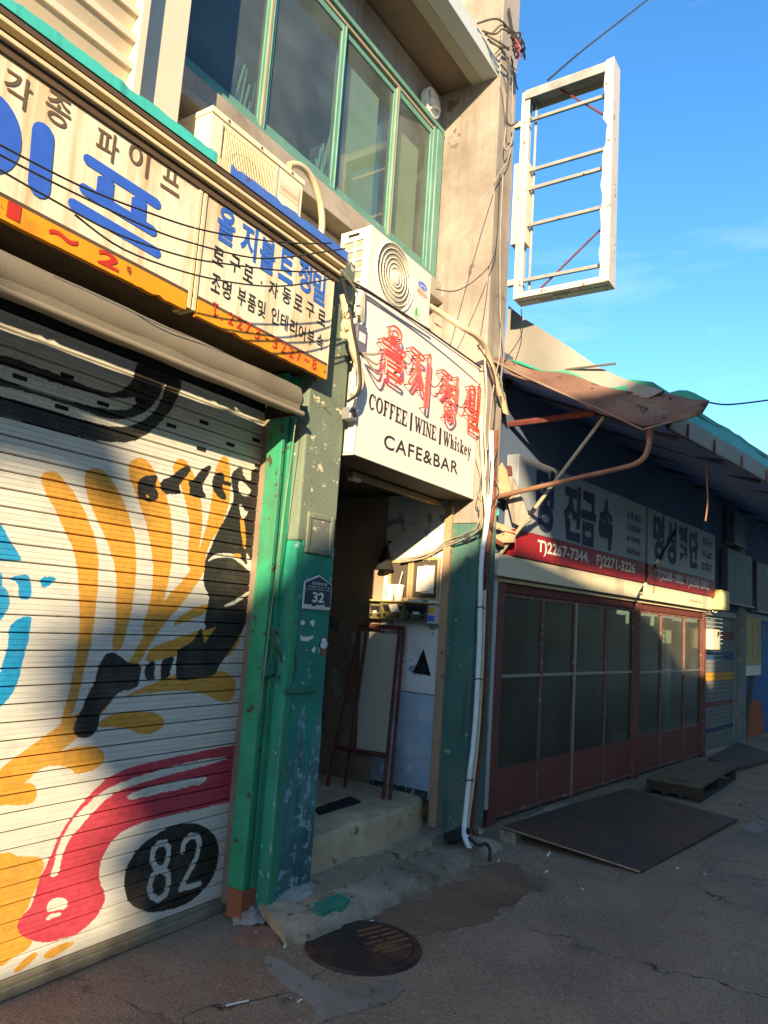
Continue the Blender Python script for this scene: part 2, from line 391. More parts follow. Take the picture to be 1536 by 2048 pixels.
# ---------------------------------------------------------------- ground
def asphalt():
    m=bpy.data.materials.new('asphalt'); m.use_nodes=True; n=m.node_tree.nodes; l=m.node_tree.links; p=n['Principled BSDF']
    tc=n.new('ShaderNodeTexCoord')
    def noise(sc,det=4,rg=.6):
        t=n.new('ShaderNodeTexNoise'); t.inputs['Scale'].default_value=sc; t.inputs['Detail'].default_value=det; t.inputs['Roughness'].default_value=rg; l.new(tc.outputs['Object'],t.inputs['Vector']); return t.outputs['Fac']
    def ramp(src,a,b,c=0.,d=1.):
        r=n.new('ShaderNodeMapRange'); r.inputs[1].default_value=a; r.inputs[2].default_value=b; r.inputs[3].default_value=c; r.inputs[4].default_value=d; l.new(src,r.inputs[0]); return r.outputs[0]
    def mix(f,a,b):
        x=n.new('ShaderNodeMix'); x.data_type='RGBA'; l.new(f,x.inputs[0])
        for s_,v in ((x.inputs[6],a),(x.inputs[7],b)):
            if isinstance(v,tuple): s_.default_value=v
            else: l.new(v,s_)
        return x.outputs[2]
    c=mix(ramp(noise(1.1,8,.65),.35,.65),lin('#7e6c5a'),lin('#9f886d'))
    c=mix(ramp(noise(.7,9,.7),.54,.68),c,lin('#8c6849'))           # reddish soil film
    c=mix(ramp(noise(.9,10,.72),.57,.66),c,lin('#4a423b'))          # damp stains
    vo=n.new('ShaderNodeTexVoronoi'); vo.inputs['Scale'].default_value=150; l.new(tc.outputs['Object'],vo.inputs['Vector'])
    st=n.new('ShaderNodeSeparateColor'); l.new(vo.outputs['Color'],st.inputs[0])
    c=mix(ramp(st.outputs[0],.85,.98,0,.5),c,lin('#b3a894'))      # pale aggregate
    c=mix(ramp(st.outputs[1],.75,.95,0,.5),c,lin('#2a2622'))       # dark aggregate
    ve=n.new('ShaderNodeTexVoronoi'); ve.feature='DISTANCE_TO_EDGE'; ve.inputs['Scale'].default_value=.75
    ds=n.new('ShaderNodeVectorMath'); ds.operation='MULTIPLY_ADD'; nt=n.new('ShaderNodeTexNoise'); nt.inputs['Scale'].default_value=4; nt.inputs['Detail'].default_value=6; l.new(tc.outputs['Object'],nt.inputs['Vector'])
    l.new(nt.outputs['Color'],ds.inputs[0]); ds.inputs[1].default_value=(.35,.35,.35); l.new(tc.outputs['Object'],ds.inputs[2]); l.new(ds.outputs[0],ve.inputs['Vector'])
    cr=ramp(ve.outputs['Distance'],.0,.006,1,0); gate=ramp(noise(.8,2),.50,.56); mu=n.new('ShaderNodeMath'); mu.operation='MULTIPLY'; l.new(cr,mu.inputs[0]); l.new(gate,mu.inputs[1])
    c=mix(mu.outputs[0],c,lin('#2b2723'))
    l.new(c,p.inputs['Base Color']); l.new(ramp(noise(.9,10,.72),.57,.66,.92,.6),p.inputs['Roughness']); p.inputs['Specular IOR Level'].default_value=.35
    b=n.new('ShaderNodeBump'); b.inputs['Strength'].default_value=.7; b.inputs['Distance'].default_value=.004
    hh=n.new('ShaderNodeMath'); hh.operation='MULTIPLY_ADD'; l.new(noise(70,4,.7),hh.inputs[0]); hh.inputs[1].default_value=1.2; l.new(vo.outputs['Distance'],hh.inputs[2])
    h2=n.new('ShaderNodeMath'); h2.operation='MULTIPLY_ADD'; l.new(mu.outputs[0],h2.inputs[0]); h2.inputs[1].default_value=-1.5; l.new(hh.outputs[0],h2.inputs[2])
    l.new(h2.outputs[0],b.inputs['Height']); l.new(b.outputs[0],p.inputs['Normal']); return m
M_asph=asphalt()
g=mb()
for i in range(1): g.sheet(FW.__class__ and (lambda a,b,c:Vector((a,b,c))),[(-150,-150),(150,-150),(150,150),(-150,150)],0)
tag(g.build('ground',M_asph),kind='structure')
def wob(poly,amt,seed=0,n=3):
    rng=random.Random(seed); q=[]
    for i in range(len(poly)):
        a=poly[i]; b=poly[(i+1)%len(poly)]
        for k in range(n):
            t=k/n; q.append((a[0]+(b[0]-a[0])*t+rng.uniform(-amt,amt),a[1]+(b[1]-a[1])*t+rng.uniform(-amt,amt)))
    return q
def gz(z): return lambda a,b,c:Vector((a,b,z+c))
tag(mb().prism(gz(0),frac(chaikin([(2.778,2.359),(2.838,2.352),(2.825,2.249),(2.779,2.066),(2.818,1.918),(2.911,1.851),(2.985,1.834),(3.03,1.797),(3.025,1.736),(2.941,1.715),(2.844,1.703),(2.652,1.796),(2.547,1.829),(2.53,1.849),(2.645,1.98),(2.674,2.133),(2.713,2.255)],1),.16,3,2),-.01,.004).build('cement_patch',W('pale_cement','#837d6f',.9,.22,3,chip=('#5f574b',.16,12),dirt=('#5c5043',.4),bump=.5,bscale=80)),kind='structure')
tag(mb().prism(gz(0),frac(chaikin([(3.2,2.356),(3.523,2.252),(3.969,2.218),(4.464,2.177),(4.925,2.144),(4.836,1.89),(4.355,1.727),(3.841,1.771),(3.592,1.878),(3.43,2.02),(3.471,2.169)],1),.16,4,5),-.01,.004).build('soil_stain',W('red_soil','#7a6049',.95,.3,3,dirt=('#5a4636',.5),chip=('#8d7d68',.03,60),bump=.6,bscale=90)),kind='structure')
tag(mb().prism(gz(0),frac(chaikin([(7.386,0.978),(7.804,0.802),(7.365,0.758),(7.162,0.91)],1),.16,4,6),-.01,.004).build('cement_patch',W('pale_cement','')),kind='structure')
# kerb slab and step
def slab(top,bot,z0,z1,F,jit,seed,name,mat,drop=0,**k):
    pass
kb=mb(); n=34; rng=random.Random(4)
kx=[2.84+i*(5.15-2.84)/n for i in range(n+1)]
prof=[]
for i,x in enumerate(kx):
    zt=.085-.03*i/n+rng.uniform(-.006,.006); yf=2.29-.05*i/n+rng.uniform(-.012,.012)
    if i<3: yf+=.10*(3-i)/3
    prof.append([(yf-.015+rng.uniform(-.01,.01),0.0),(yf+rng.uniform(-.006,.006),zt*.5),(yf+.012,zt-.018),(yf+.045,zt),(yf+.24,zt+.006+rng.uniform(-.003,.003)),(3.02,zt+.012)])
V=[Vector((kx[i]+max(0,1-i/7)*(.10+.42*max(0,p[0]-2.34)),p[0],p[1])) for i in range(n+1) for p in prof[i]]
kb.add(V,[(i*6+j,(i+1)*6+j,(i+1)*6+j+1,i*6+j+1) for i in range(n) for j in range(5)]+[tuple(range(6))],True)
tag(kb.build('kerb',M_concd),kind='structure')
kp=mb().prism(gz(.084),frac(chaikin([(3.425,2.604),(3.839,2.637),(4.279,2.633),(4.708,2.618),(4.84,2.604),(4.598,2.496),(4.275,2.554),(3.915,2.525),(3.711,2.474),(3.58,2.52),(3.33,2.467),(3.283,2.497)],1),.15,3,8),-.02,.008)
tag(kp.build('screed_patch',W('tan_screed','#8a7a5e',.9,.2,3,chip=('#5c4d3b',.08,8),bump=.3)),kind='structure')
tag(mb().prism(gz(.088),frac(chaikin([(3.24,2.445),(3.395,2.449),(3.468,2.403),(3.383,2.314),(3.242,2.332),(3.158,2.331)],1),.2,3,9),-.02,.008).build('paint_spill',W('green_paint_spill','#2a7a62',.8,.25,9,chip=('#6f6a60',.2,20),bump=.3)),kind='structure')
st=mb(); n=26; rng=random.Random(12); V=[]
sx=[3.42+i*(5.0-3.42)/n for i in range(n+1)]
for i,x in enumerate(sx):
    j=lambda a: rng.uniform(-a,a)
    yf=2.745+j(.008)+(.03 if i in(9,10) else 0)+max(0,(i-23))*.025
    V+=[Vector((x,yf-.012+j(.006),.06)),Vector((x,yf+j(.006),.17)),Vector((x,yf+.004,.255+j(.004))),Vector((x,yf+.025,.277+j(.003))),Vector((x,yf+.2,.283+j(.002))),Vector((x,4.6,.285))]
st.add(V,[(i*6+j,(i+1)*6+j,(i+1)*6+j+1,i*6+j+1) for i in range(n) for j in range(5)]+[tuple(n*6+j for j in range(6))],True)
tag(st.build('doorstep',M_conc),'worn concrete step at the dark cafe entrance with a rounded chipped edge','step')

# ---------------------------------------------------------------- shop building with cafe entrance and upper floor
bld=thing('shop_building',(3.2,3.1,0),'old two storey shop building with green framed upper windows, plaster column and dark cafe entrance','building')
def part(name,m,mat,par,**k): return m.build(name,mat,par,**k)
# ground floor walls round the entrance
w=mb(); w.box(FA(3.0),-4,0.3,0,3.7,-.3,.1); w.box(FA(3.0),.3,3.43,2.74,3.75,-.3,.08); w.box(FA(2.99),3.43,5.1,2.62,3.45,-.2,.0); w.box(FA(3.05),-4,5.1,3.75,4.27,-.25,-.06)
w.box(FA(3.02),-4,2.0,4.27,7.9,-.25,-.04); w.box(FA(3.05),2.0,5.1,5.86,6.2,-.2,-.03); w.box(FA(3.05),2.0,5.1,6.42,7.9,-.2,-.03)
part('wall',w,M_plaster,bld)
w=mb(); w.box(FA(3.05),2.0,5.1,4.30,4.43,-.2,.075); w.box(FA(3.05),2.0,5.1,4.245,4.30,-.2,.10)
part('window_sill',w,W('grey_sill_concrete','#93887a',.85,.15,3,dirt=('#6b6154',.3),bump=.25),bld,bev=.006)
# small wall tiles under the sill, a few courses
tm=None
for r in range(6):
    for c in range(15):
        x=2.66+c*.165; z=3.70+r*.088
        o=None
        if tm is None:
            tm=mb().box(FA(3.11),2.66,2.66+.160,3.70,3.70+.083,-.02,.012).build('tile',M_tile,bld)
        elif x<5.0:
            o=tm.copy(); COL.objects.link(o); o.parent=bld; o.location=(x-2.66,0,z-3.70)
# rooms behind glass
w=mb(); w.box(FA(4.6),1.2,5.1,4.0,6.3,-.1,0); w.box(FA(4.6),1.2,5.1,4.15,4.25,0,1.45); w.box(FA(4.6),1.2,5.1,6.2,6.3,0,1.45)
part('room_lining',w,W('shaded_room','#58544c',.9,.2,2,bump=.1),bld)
w=mb(); w.box(FX(5.1),4.7,2.77+.0,0,2.62,-.35,0)
# entrance passage: right wall in a white, a blue-grey and a brown stretch, back wall, ceiling
w=mb(); w.box(FX(5.1),2.80,3.36,1.02,2.62,-.3,.003); part('white_wall',w,M_whitewall,bld)
w=mb(); w.box(FX(5.1),2.80,3.36,.24,1.012,-.3,.006); part('blue_wall',w,M_bluewall,bld)
w=mb(); w.box(FX(5.1),2.83,3.36,.235,.30,0,.009); part('dark_skirting',w,W('flaked_black_paint','#33383a',.8,.2,5,chip=('#8e9a9c',.45,18),bump=.2),bld)
w=mb(); w.box(FX(5.1),3.36,4.7,.24,2.62,-.3,0); w.box(FA(4.5),3.3,5.1,.24,2.62,-.1,0); w.box(FX(3.43),2.95,4.6,.24,2.62,0,.2); part('passage_wall',w,M_darkw,bld)
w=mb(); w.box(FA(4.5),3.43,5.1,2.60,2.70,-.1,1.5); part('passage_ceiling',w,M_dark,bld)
w=mb(); w.box(FA(4.45),3.55,4.45,.285,2.2,-.02,.02); part('inner_door',w,W('dark_green_door','#20302c',.6,.2,4,bump=.1),bld,bev=.01)
for (zz,yy,hh,ww,mm) in ((1.0,3.78,.34,.16,'#8c8478'),(1.25,3.72,.28,.2,'#7a7064'),(.8,3.66,.2,.14,'#8a8377'),(1.5,3.85,.18,.2,'#6b6258')):
    m=mb().prism(FX(5.1),wob(chaikin([(yy-ww/2,zz),(yy-.02,zz-hh/2),(yy+ww/2,zz+.03),(yy+.03,zz+hh/2)],2),.012,int(zz*100),1),-.01,.004); part('bare_plaster_spot',m,W('bare_plaster'+mm,mm,.9,.15,6,bump=.2),bld)
m=mb().prism(FX(5.1),[(2.942,1.361),(3.026,1.171),(2.861,1.16)],-.12,.007); part('triangle_hole',m,W('black_hole','#17191b',.9,.1,4,bump=0),bld)
# windows in the passage wall above the meter boxes
for pts in ([(3.287,2.021),(3.157,2.039),(3.122,1.755),(3.277,1.757)],[(3.072,2.057),(2.85,2.065),(2.858,1.763),(3.066,1.762)]):
    a0=min(p[0] for p in pts);a1=max(p[0] for p in pts);b0=min(p[1] for p in pts);b1=max(p[1] for p in pts)
    fr=mb(); t=.022
    fr.box(FX(5.1),a0-t,a0,b0-t,b1+t,-.02,.02).box(FX(5.1),a1,a1+t,b0-t,b1+t,-.02,.02).box(FX(5.1),a0,a1,b1,b1+t,-.02,.018).box(FX(5.1),a0,a1,b0-t,b0,-.02,.018)
    f=part('passage_window',fr,W('tan_wood_frame','#a88d62',.7,.15,6,streak=('#7a6040',.2),bump=.1),bld)
    part('pane',mb().box(FX(5.1),a0,a1,b0,b1,-.02,.006),W('smoky_pane','#4d463d',.25,.15,5,bump=0),f)
# pillar between shutter and entrance
p=mb(); p.box(FA(2.62),3.08,3.43,.05,1.98,-.38,0); part('pillar',p,M_greenp,bld,bev=.012)
rng=random.Random(19); lo=[(3.0805,.055)]; 
n_=26; tops=[(3.0805+(3.4295-3.0805)*i/n_,.92+.16*math.sin(i*.55+1)+.10*math.sin(i*1.9)+rng.uniform(-.04,.04)) for i in range(n_+1)]
part('peeling_lower_face',mb().prism(FA(2.62),[(3.0805,.055)]+tops+[(3.4295,.055)],-.01,.0015),W('peeling_teal_paint','#4d807c',.75,.25,3,chip=('#8fb0b0',.36,15),dirt=('#2d4a50',.55),streak=('#33585a',.3),bump=.35),bld)
part('dark_edge_stain',mb().prism(FA(2.62),frac([(3.082,.95),(3.13,1.0),(3.15,1.25),(3.125,1.42),(3.082,1.5)],.12,3,4),-.01,.0025),W('dark_stain','#3d4a48',.8,.3,6,chip=('#4d8a78',.3,12),bump=.3),bld)
p=mb(); p.box(FA(2.62),3.082,3.428,1.98,3.75,-.378,-.002); part('pillar_top',p,M_greyg,bld,bev=.012)
p=mb(); p.box(FA(2.62),3.085,3.13,.06,1.94,0,.006).box(FA(2.62),3.13,3.405,1.952,1.985,0,.006); part('green_border',p,M_greens,bld)
# cement lumps at the foot
def lump(cx,cy,cz,sx,sy,sz,seed,mat,name,par):
    bm=bmesh.new(); bmesh.ops.create_icosphere(bm,subdivisions=4,radius=1); rng=random.Random(seed); m=mb()
    from mathutils import noise as NZ
    for v in bm.verts:
        k=1+.32*NZ.noise(v.co*1.7+Vector((seed*3.1,0,0)))+.18*NZ.noise(v.co*4+Vector((seed,1,0)))+.10*NZ.noise(v.co*11+Vector((seed,1,5)))
        v.co=Vector((v.co.x*sx*k,v.co.y*sy*k,v.co.z*sz*k))
    vs=[v.co+Vector((cx,cy,cz)) for v in bm.verts]; fs=[tuple(x.index for x in f.verts) for f in bm.faces]; bm.free()
    m.add(vs,fs,True); return m.build(name,mat,par)
lump(3.30,2.60,.05,.17,.07,.075,2,M_lump,'cement_foot',bld)
lump(3.07,2.70,.02,.10,.09,.05,5,M_lump,'cement_foot',bld)
lump(2.98,2.52,-.01,.17,.12,.03,9,W('brick_red_cement','#84604e',.9,.25,6,chip=('#a9a79f',.25,8),bump=.4),'cement_foot',bld)
# recessed meter panel on the pillar
a=[(3.145,2.13),(3.389,2.152),(3.392,1.936),(3.159,1.92)]
x0=min(q[0] for q in a);x1=max(q[0] for q in a);z0=min(q[1] for q in a);z1=max(q[1] for q in a)
m=mb(); t=.035
m.box(FA(2.62),x0,x0+t,z0,z1,0,.016).box(FA(2.62),x1-t,x1,z0,z1,0,.016).box(FA(2.62),x0+t,x1-t,z1-t,z1,0,.015).box(FA(2.62),x0+t,x1-t,z0,z0+t,0,.015)
pf=part('bell_panel',m,W('worn_grey_frame','#6f7462',.7,.2,8,chip=('#b3a98c',.12,20),bump=.3),bld,bev=.01)
part('panel_plate',mb().box(FA(2.62),x0+t,x1-t,z0+t,z1-t,0,.0085),W('worn_panel_plate','#74766a',.6,.2,10,chip=('#cfc6b0',.3,22),bump=.2),pf)
# column at the right, running the full height
c=mb(); c.box(FA(2.52),5.1,5.44,2.36,8.2,-.8,0); part('column',c,M_plaster,bld,bev=.012)
c=mb(); c.box(FA(2.52),5.101,5.44,.02,2.36,-.27,0.002); part('column_base',c,M_greenw,bld,bev=.012)
lump(5.2,2.56,.03,.16,.12,.06,14,M_concd,'rubble_foot',bld)
c=mb(); c.box(FA(2.52),5.44,5.75,3.3,8.2,-3,-.25); part('side_wall',c,M_plaster,bld)
# eave
e=mb(); e.box(FA(3.05),1.6,5.1,6.21,6.36,.37,.51); part('eave',e,W('grey_eave_paint','#a9aba6',.6,.06,3,bump=.05),bld,bev=.004)
e=mb(); e.box(FA(3.05),1.6,5.1,6.207,6.30,.27,.37); part('eave_trim',e,W('beige_eave_trim','#9a9480',.7,.08,3,dirt=('#7b735f',.2),bump=.1),bld,bev=.004)
e=mb(); e.box(FA(3.05),1.6,5.1,6.235,6.34,-.1,.27); part('soffit',e,M_soffit,bld)
# window row: outer frame and five sashes, each its own sliding window
Yw=3.05
fr=mb(); zb,zt=4.44,5.84
fr.box(FA(Yw),1.9,5.06,zt-.04,zt,-.06,.04).box(FA(Yw),1.9,5.06,zb,zb+.04,-.06,.045).box(FA(Yw),4.96,5.06,zb+.04,zt-.04,-.06,.035).box(FA(Yw),4.905,4.955,zb+.04,zt-.04,-.06,.028)
wf=part('window_frame',fr,M_winf,bld,bev=.004)
fr=mb(); fr.box(FA(Yw),1.9,5.06,zt-.075,zt-.045,-.05,.02); part('head_track',fr,M_winb,wf)
for i,(x0,x1,cc) in enumerate(((1.95,2.94,.0),(2.90,3.66,.014),(3.62,4.37,.0),(4.33,4.93,.014))):
    z0,z1=zb+.045,zt-.08; t=.055
    m=mb(); m.box(FA(Yw),x0,x0+t,z0,z1,-.03+cc,.0+cc).box(FA(Yw),x1-t,x1,z0,z1,-.03+cc,.0+cc).box(FA(Yw),x0+t,x1-t,z1-.05,z1,-.028+cc,-.002+cc).box(FA(Yw),x0+t,x1-t,z0,z0+.07,-.028+cc,-.002+cc)
    m.box(FA(Yw),x0+.018,x0+.028,z0,z1,cc,.012+cc).box(FA(Yw),x1-.028,x1-.018,z0,z1,cc,.012+cc)
    s=part('window',m,M_winf,bld,bev=.003)
    part('pane',mb().box(FA(Yw),x0+t,x1-t,z0+.07,z1-.05,-.016+cc,-.011+cc),M_glass,s)
    part('side_rail',mb().box(FA(Yw),x0-.004,x0+.012,z0,z1,cc,.010+cc),M_winb,s)
for (x0,x1,z0,z1) in ((3.84,4.22,4.5,5.62),(4.46,4.84,4.5,5.56)):
    part('blanked_pane',mb().box(FA(3.13),x0,x1,z0,z1,-.01,0),M_mint,bld)
part('blue_strip',mb().box(FA(3.125),4.225,4.29,4.55,5.4,-.01,0),W('blue_board_edge','#5f8fa3',.6,.1,4,bump=0),bld)
part('mint_strip',mb().box(FA(3.15),3.70,3.82,4.5,5.7,-.01,0),W('pale_green_strip','#8fa08a',.6,.1,4,bump=0),bld)
# bundles of glass offcuts leaning in the window
for k,(cx,zz,nn,w_) in enumerate(((2.78,4.52,13,.24),(3.55,4.5,11,.14))):
    bun=thing('glass_offcuts',(cx,3.1,4.48),['bundle of pale glass strips fanned out behind the window above the old outdoor unit','tall thin glass offcuts leaning in the window corner above the beige hose'][k],'glass strips')
    rng=random.Random(20+k)
    for j in range(nn):
        x=cx+w_*(j/nn-.5); L=rng.uniform(.14,.42) if k==0 else rng.uniform(.15,.6)*(.5+.6*j/nn); lean=rng.uniform(.05,.25); ww=rng.uniform(.008,.022)
        m=mb(); m.add([Vector((x,3.085+j*.003,4.48)),Vector((x+ww,3.085+j*.003,4.48)),Vector((x+ww+lean*L,3.10+j*.003,4.48+L)),Vector((x+lean*L,3.10+j*.003,4.48+L*.97)),
               Vector((x,3.089+j*.003,4.48)),Vector((x+ww,3.089+j*.003,4.48)),Vector((x+ww+lean*L,3.104+j*.003,4.48+L)),Vector((x+lean*L,3.104+j*.003,4.48+L*.97))],
              [(0,1,2,3),(7,6,5,4),(0,4,5,1),(1,5,6,2),(2,6,7,3),(3,7,4,0)])
        part('glass_strip',m,M_cyan if j%4 else W('blue_glass','#4f86b5',.2,.15,9,bump=0),bun)
# ventilator in the wall above the windows
v=thing('wall_vent',(4.95,3.0,6.0),'round white vent cowl on the wall under the eave','vent')
F=FA(3.06); cx,cz=(4.841,5.96)
part('rim',mb().lathe(F,cx,cz,[(.125,0),(.125,.05),(.112,.055),(.105,.03)],28),M_white,v)
part('cap',mb().lathe(F,cx,cz,[(.04,.0),(.045,.05),(.03,.065)],20),M_white,v)
for k in range(3):
    t=2.1+k*2.094; part('spoke',mb().tube([F(cx+.03*math.cos(t),cz+.03*math.sin(t),.05),F(cx+.115*math.cos(t),cz+.115*math.sin(t),.05)],.012),M_white,v)
part('mesh_plate',mb().lathe(F,cx,cz,[(.11,.002),(.11,.012)],24),M_grey,v)
# louvre and panels at the upper left
lv=thing('louvre_screen',(1.0,2.8,3.6),'cream horizontal louvre screen at the top left above the teal hood','louvre')
rng=random.Random(3)
for i in range(14):
    z=3.46+i*.135
    m=mb(); m.add([FA(2.75)(a,b,c) for a in (-1.0,1.80) for b,c in ((z,-.07),(z+.112,.0),(z+.112,.012),(z+.145,.012),(z+.145,-.075))],[(0,1,2,3,4),(9,8,7,6,5),(0,5,6,1),(1,6,7,2),(2,7,8,3),(3,8,9,4),(4,9,5,0)])
    part('slat',m,M_creamp,lv)
part('end_post',mb().box(FA(2.75),1.802,1.845,3.3,5.6,-.1,.03),M_creamp,lv,bev=.004)
pn=mb(); pn.box(FA(2.78),1.846,2.11,3.3,5.6,-.26,0)
part('boxed_pier',pn,M_creamp,bld,bev=.004)
# ---------------------------------------------------------------- painted roller shutter
SX0,SX1,SZ1=0.3,3.16,2.78
rs=thing('roller_shutter',(1.7,2.9,0),'white roller shutter painted with yellow leaves, a black trumpet and the number 82','shutter')
RES=.003
nx=int((SX1-SX0)/RES); nz=int(SZ1/RES)
gx,gz_=np.meshgrid(SX0+(np.arange(nx)+.5)*RES,(np.arange(nz)+.5)*RES)
rs_=np.random.RandomState(5)
def smooth_noise(step,amp):
    a=rs_.randn(int(nz/step)+3,int(nx/step)+3); ii=np.arange(nz)/step; jj=np.arange(nx)/step
    i0=ii.astype(int); j0=jj.astype(int); fi=(ii-i0)[:,None]; fj=(jj-j0)[None,:]
    b=a[i0][:,j0]*(1-fi)*(1-fj)+a[i0+1][:,j0]*fi*(1-fj)+a[i0][:,j0+1]*(1-fi)*fj+a[i0+1][:,j0+1]*fi*fj
    return b*amp
wx=gx+smooth_noise(9,.0016)+smooth_noise(3,.0006); wz=gz_+smooth_noise(9,.0016)+smooth_noise(3,.0008)
img=np.zeros((nz,nx,3)); img[:]=lin('#e2ded0')[:3]
img*= (1+smooth_noise(40,.015)+smooth_noise(4,.01))[:,:,None]
def fillpoly(poly,col,ch=1,alpha=1.0):
    if ch: poly=chaikin(poly,ch)
    P=np.array(poly); xa,xb=P[:,0].min()-.02,P[:,0].max()+.02; za,zb=P[:,1].min()-.02,P[:,1].max()+.02
    i0,i1=max(0,int(za/RES)),min(nz,int(zb/RES)+1); j0,j1=max(0,int((xa-SX0)/RES)),min(nx,int((xb-SX0)/RES)+1)
    if i1<=i0 or j1<=j0: return
    X=wx[i0:i1,j0:j1]; Z=wz[i0:i1,j0:j1]; ins=np.zeros(X.shape,bool)
    for k in range(len(P)):
        x1,z1=P[k]; x2,z2=P[(k+1)%len(P)]
        if z1==z2: continue
        c=((z1>Z)!=(z2>Z))&(X<(x2-x1)*(Z-z1)/(z2-z1)+x1); ins^=c
    c3=np.array(lin(col)[:3]); sub=img[i0:i1,j0:j1]
    tex=(1+.07*smooth_noise(5,1)[i0:i1,j0:j1])[ins][:,None]
    sub[ins]=sub[ins]*(1-alpha)+c3*alpha*tex
def fillstroke(pts,w,col):
    P=np.array(pts); xa,xb=P[:,0].min()-w,P[:,0].max()+w; za,zb=P[:,1].min()-w,P[:,1].max()+w
    i0,i1=max(0,int(za/RES)),min(nz,int(zb/RES)+1); j0,j1=max(0,int((xa-SX0)/RES)),min(nx,int((xb-SX0)/RES)+1)
    X=wx[i0:i1,j0:j1]; Z=wz[i0:i1,j0:j1]; ins=np.zeros(X.shape,bool)
    for (x1,z1),(x2,z2) in zip(P[:-1],P[1:]):
        dx,dz=x2-x1,z2-z1; L=dx*dx+dz*dz+1e-9; t=np.clip(((X-x1)*dx+(Z-z1)*dz)/L,0,1)
        ins|=np.hypot(X-x1-t*dx,Z-z1-t*dz)<w/2
    img[i0:i1,j0:j1][ins]=lin(col)[:3]
YEL,BLK,RED,BLU,CRM='#e0a543','#34312e','#cf4a58','#2a9bd0','#e2ded0'
# bands at the top
fillpoly([(1.229,2.504),(1.478,2.535),(1.658,2.535),(1.775,2.528),(1.944,2.519),(2.031,2.537),(2.089,2.587),(2.11,2.642),(2.126,2.731),(2.399,2.734),(2.392,2.627),(2.329,2.505),(2.198,2.355),(2.063,2.305),(1.891,2.288),(1.656,2.288),(1.513,2.293),(1.259,2.294)],BLK)
fillpoly([(1.234,2.467),(1.484,2.495),(1.702,2.491),(1.862,2.494),(2.035,2.51),(2.16,2.557),(2.129,2.501),(2.087,2.468),(1.955,2.444),(1.79,2.428),(1.636,2.426),(1.491,2.442),(1.239,2.43)],CRM)
fillpoly([(1.244,2.399),(1.496,2.409),(1.637,2.416),(1.792,2.413),(1.961,2.402),(2.066,2.417),(2.182,2.472),(2.259,2.558),(2.299,2.681),(2.298,2.616),(2.264,2.522),(2.186,2.438),(2.071,2.382),(1.965,2.369),(1.798,2.368),(1.644,2.371),(1.502,2.369),(1.249,2.362)],CRM)
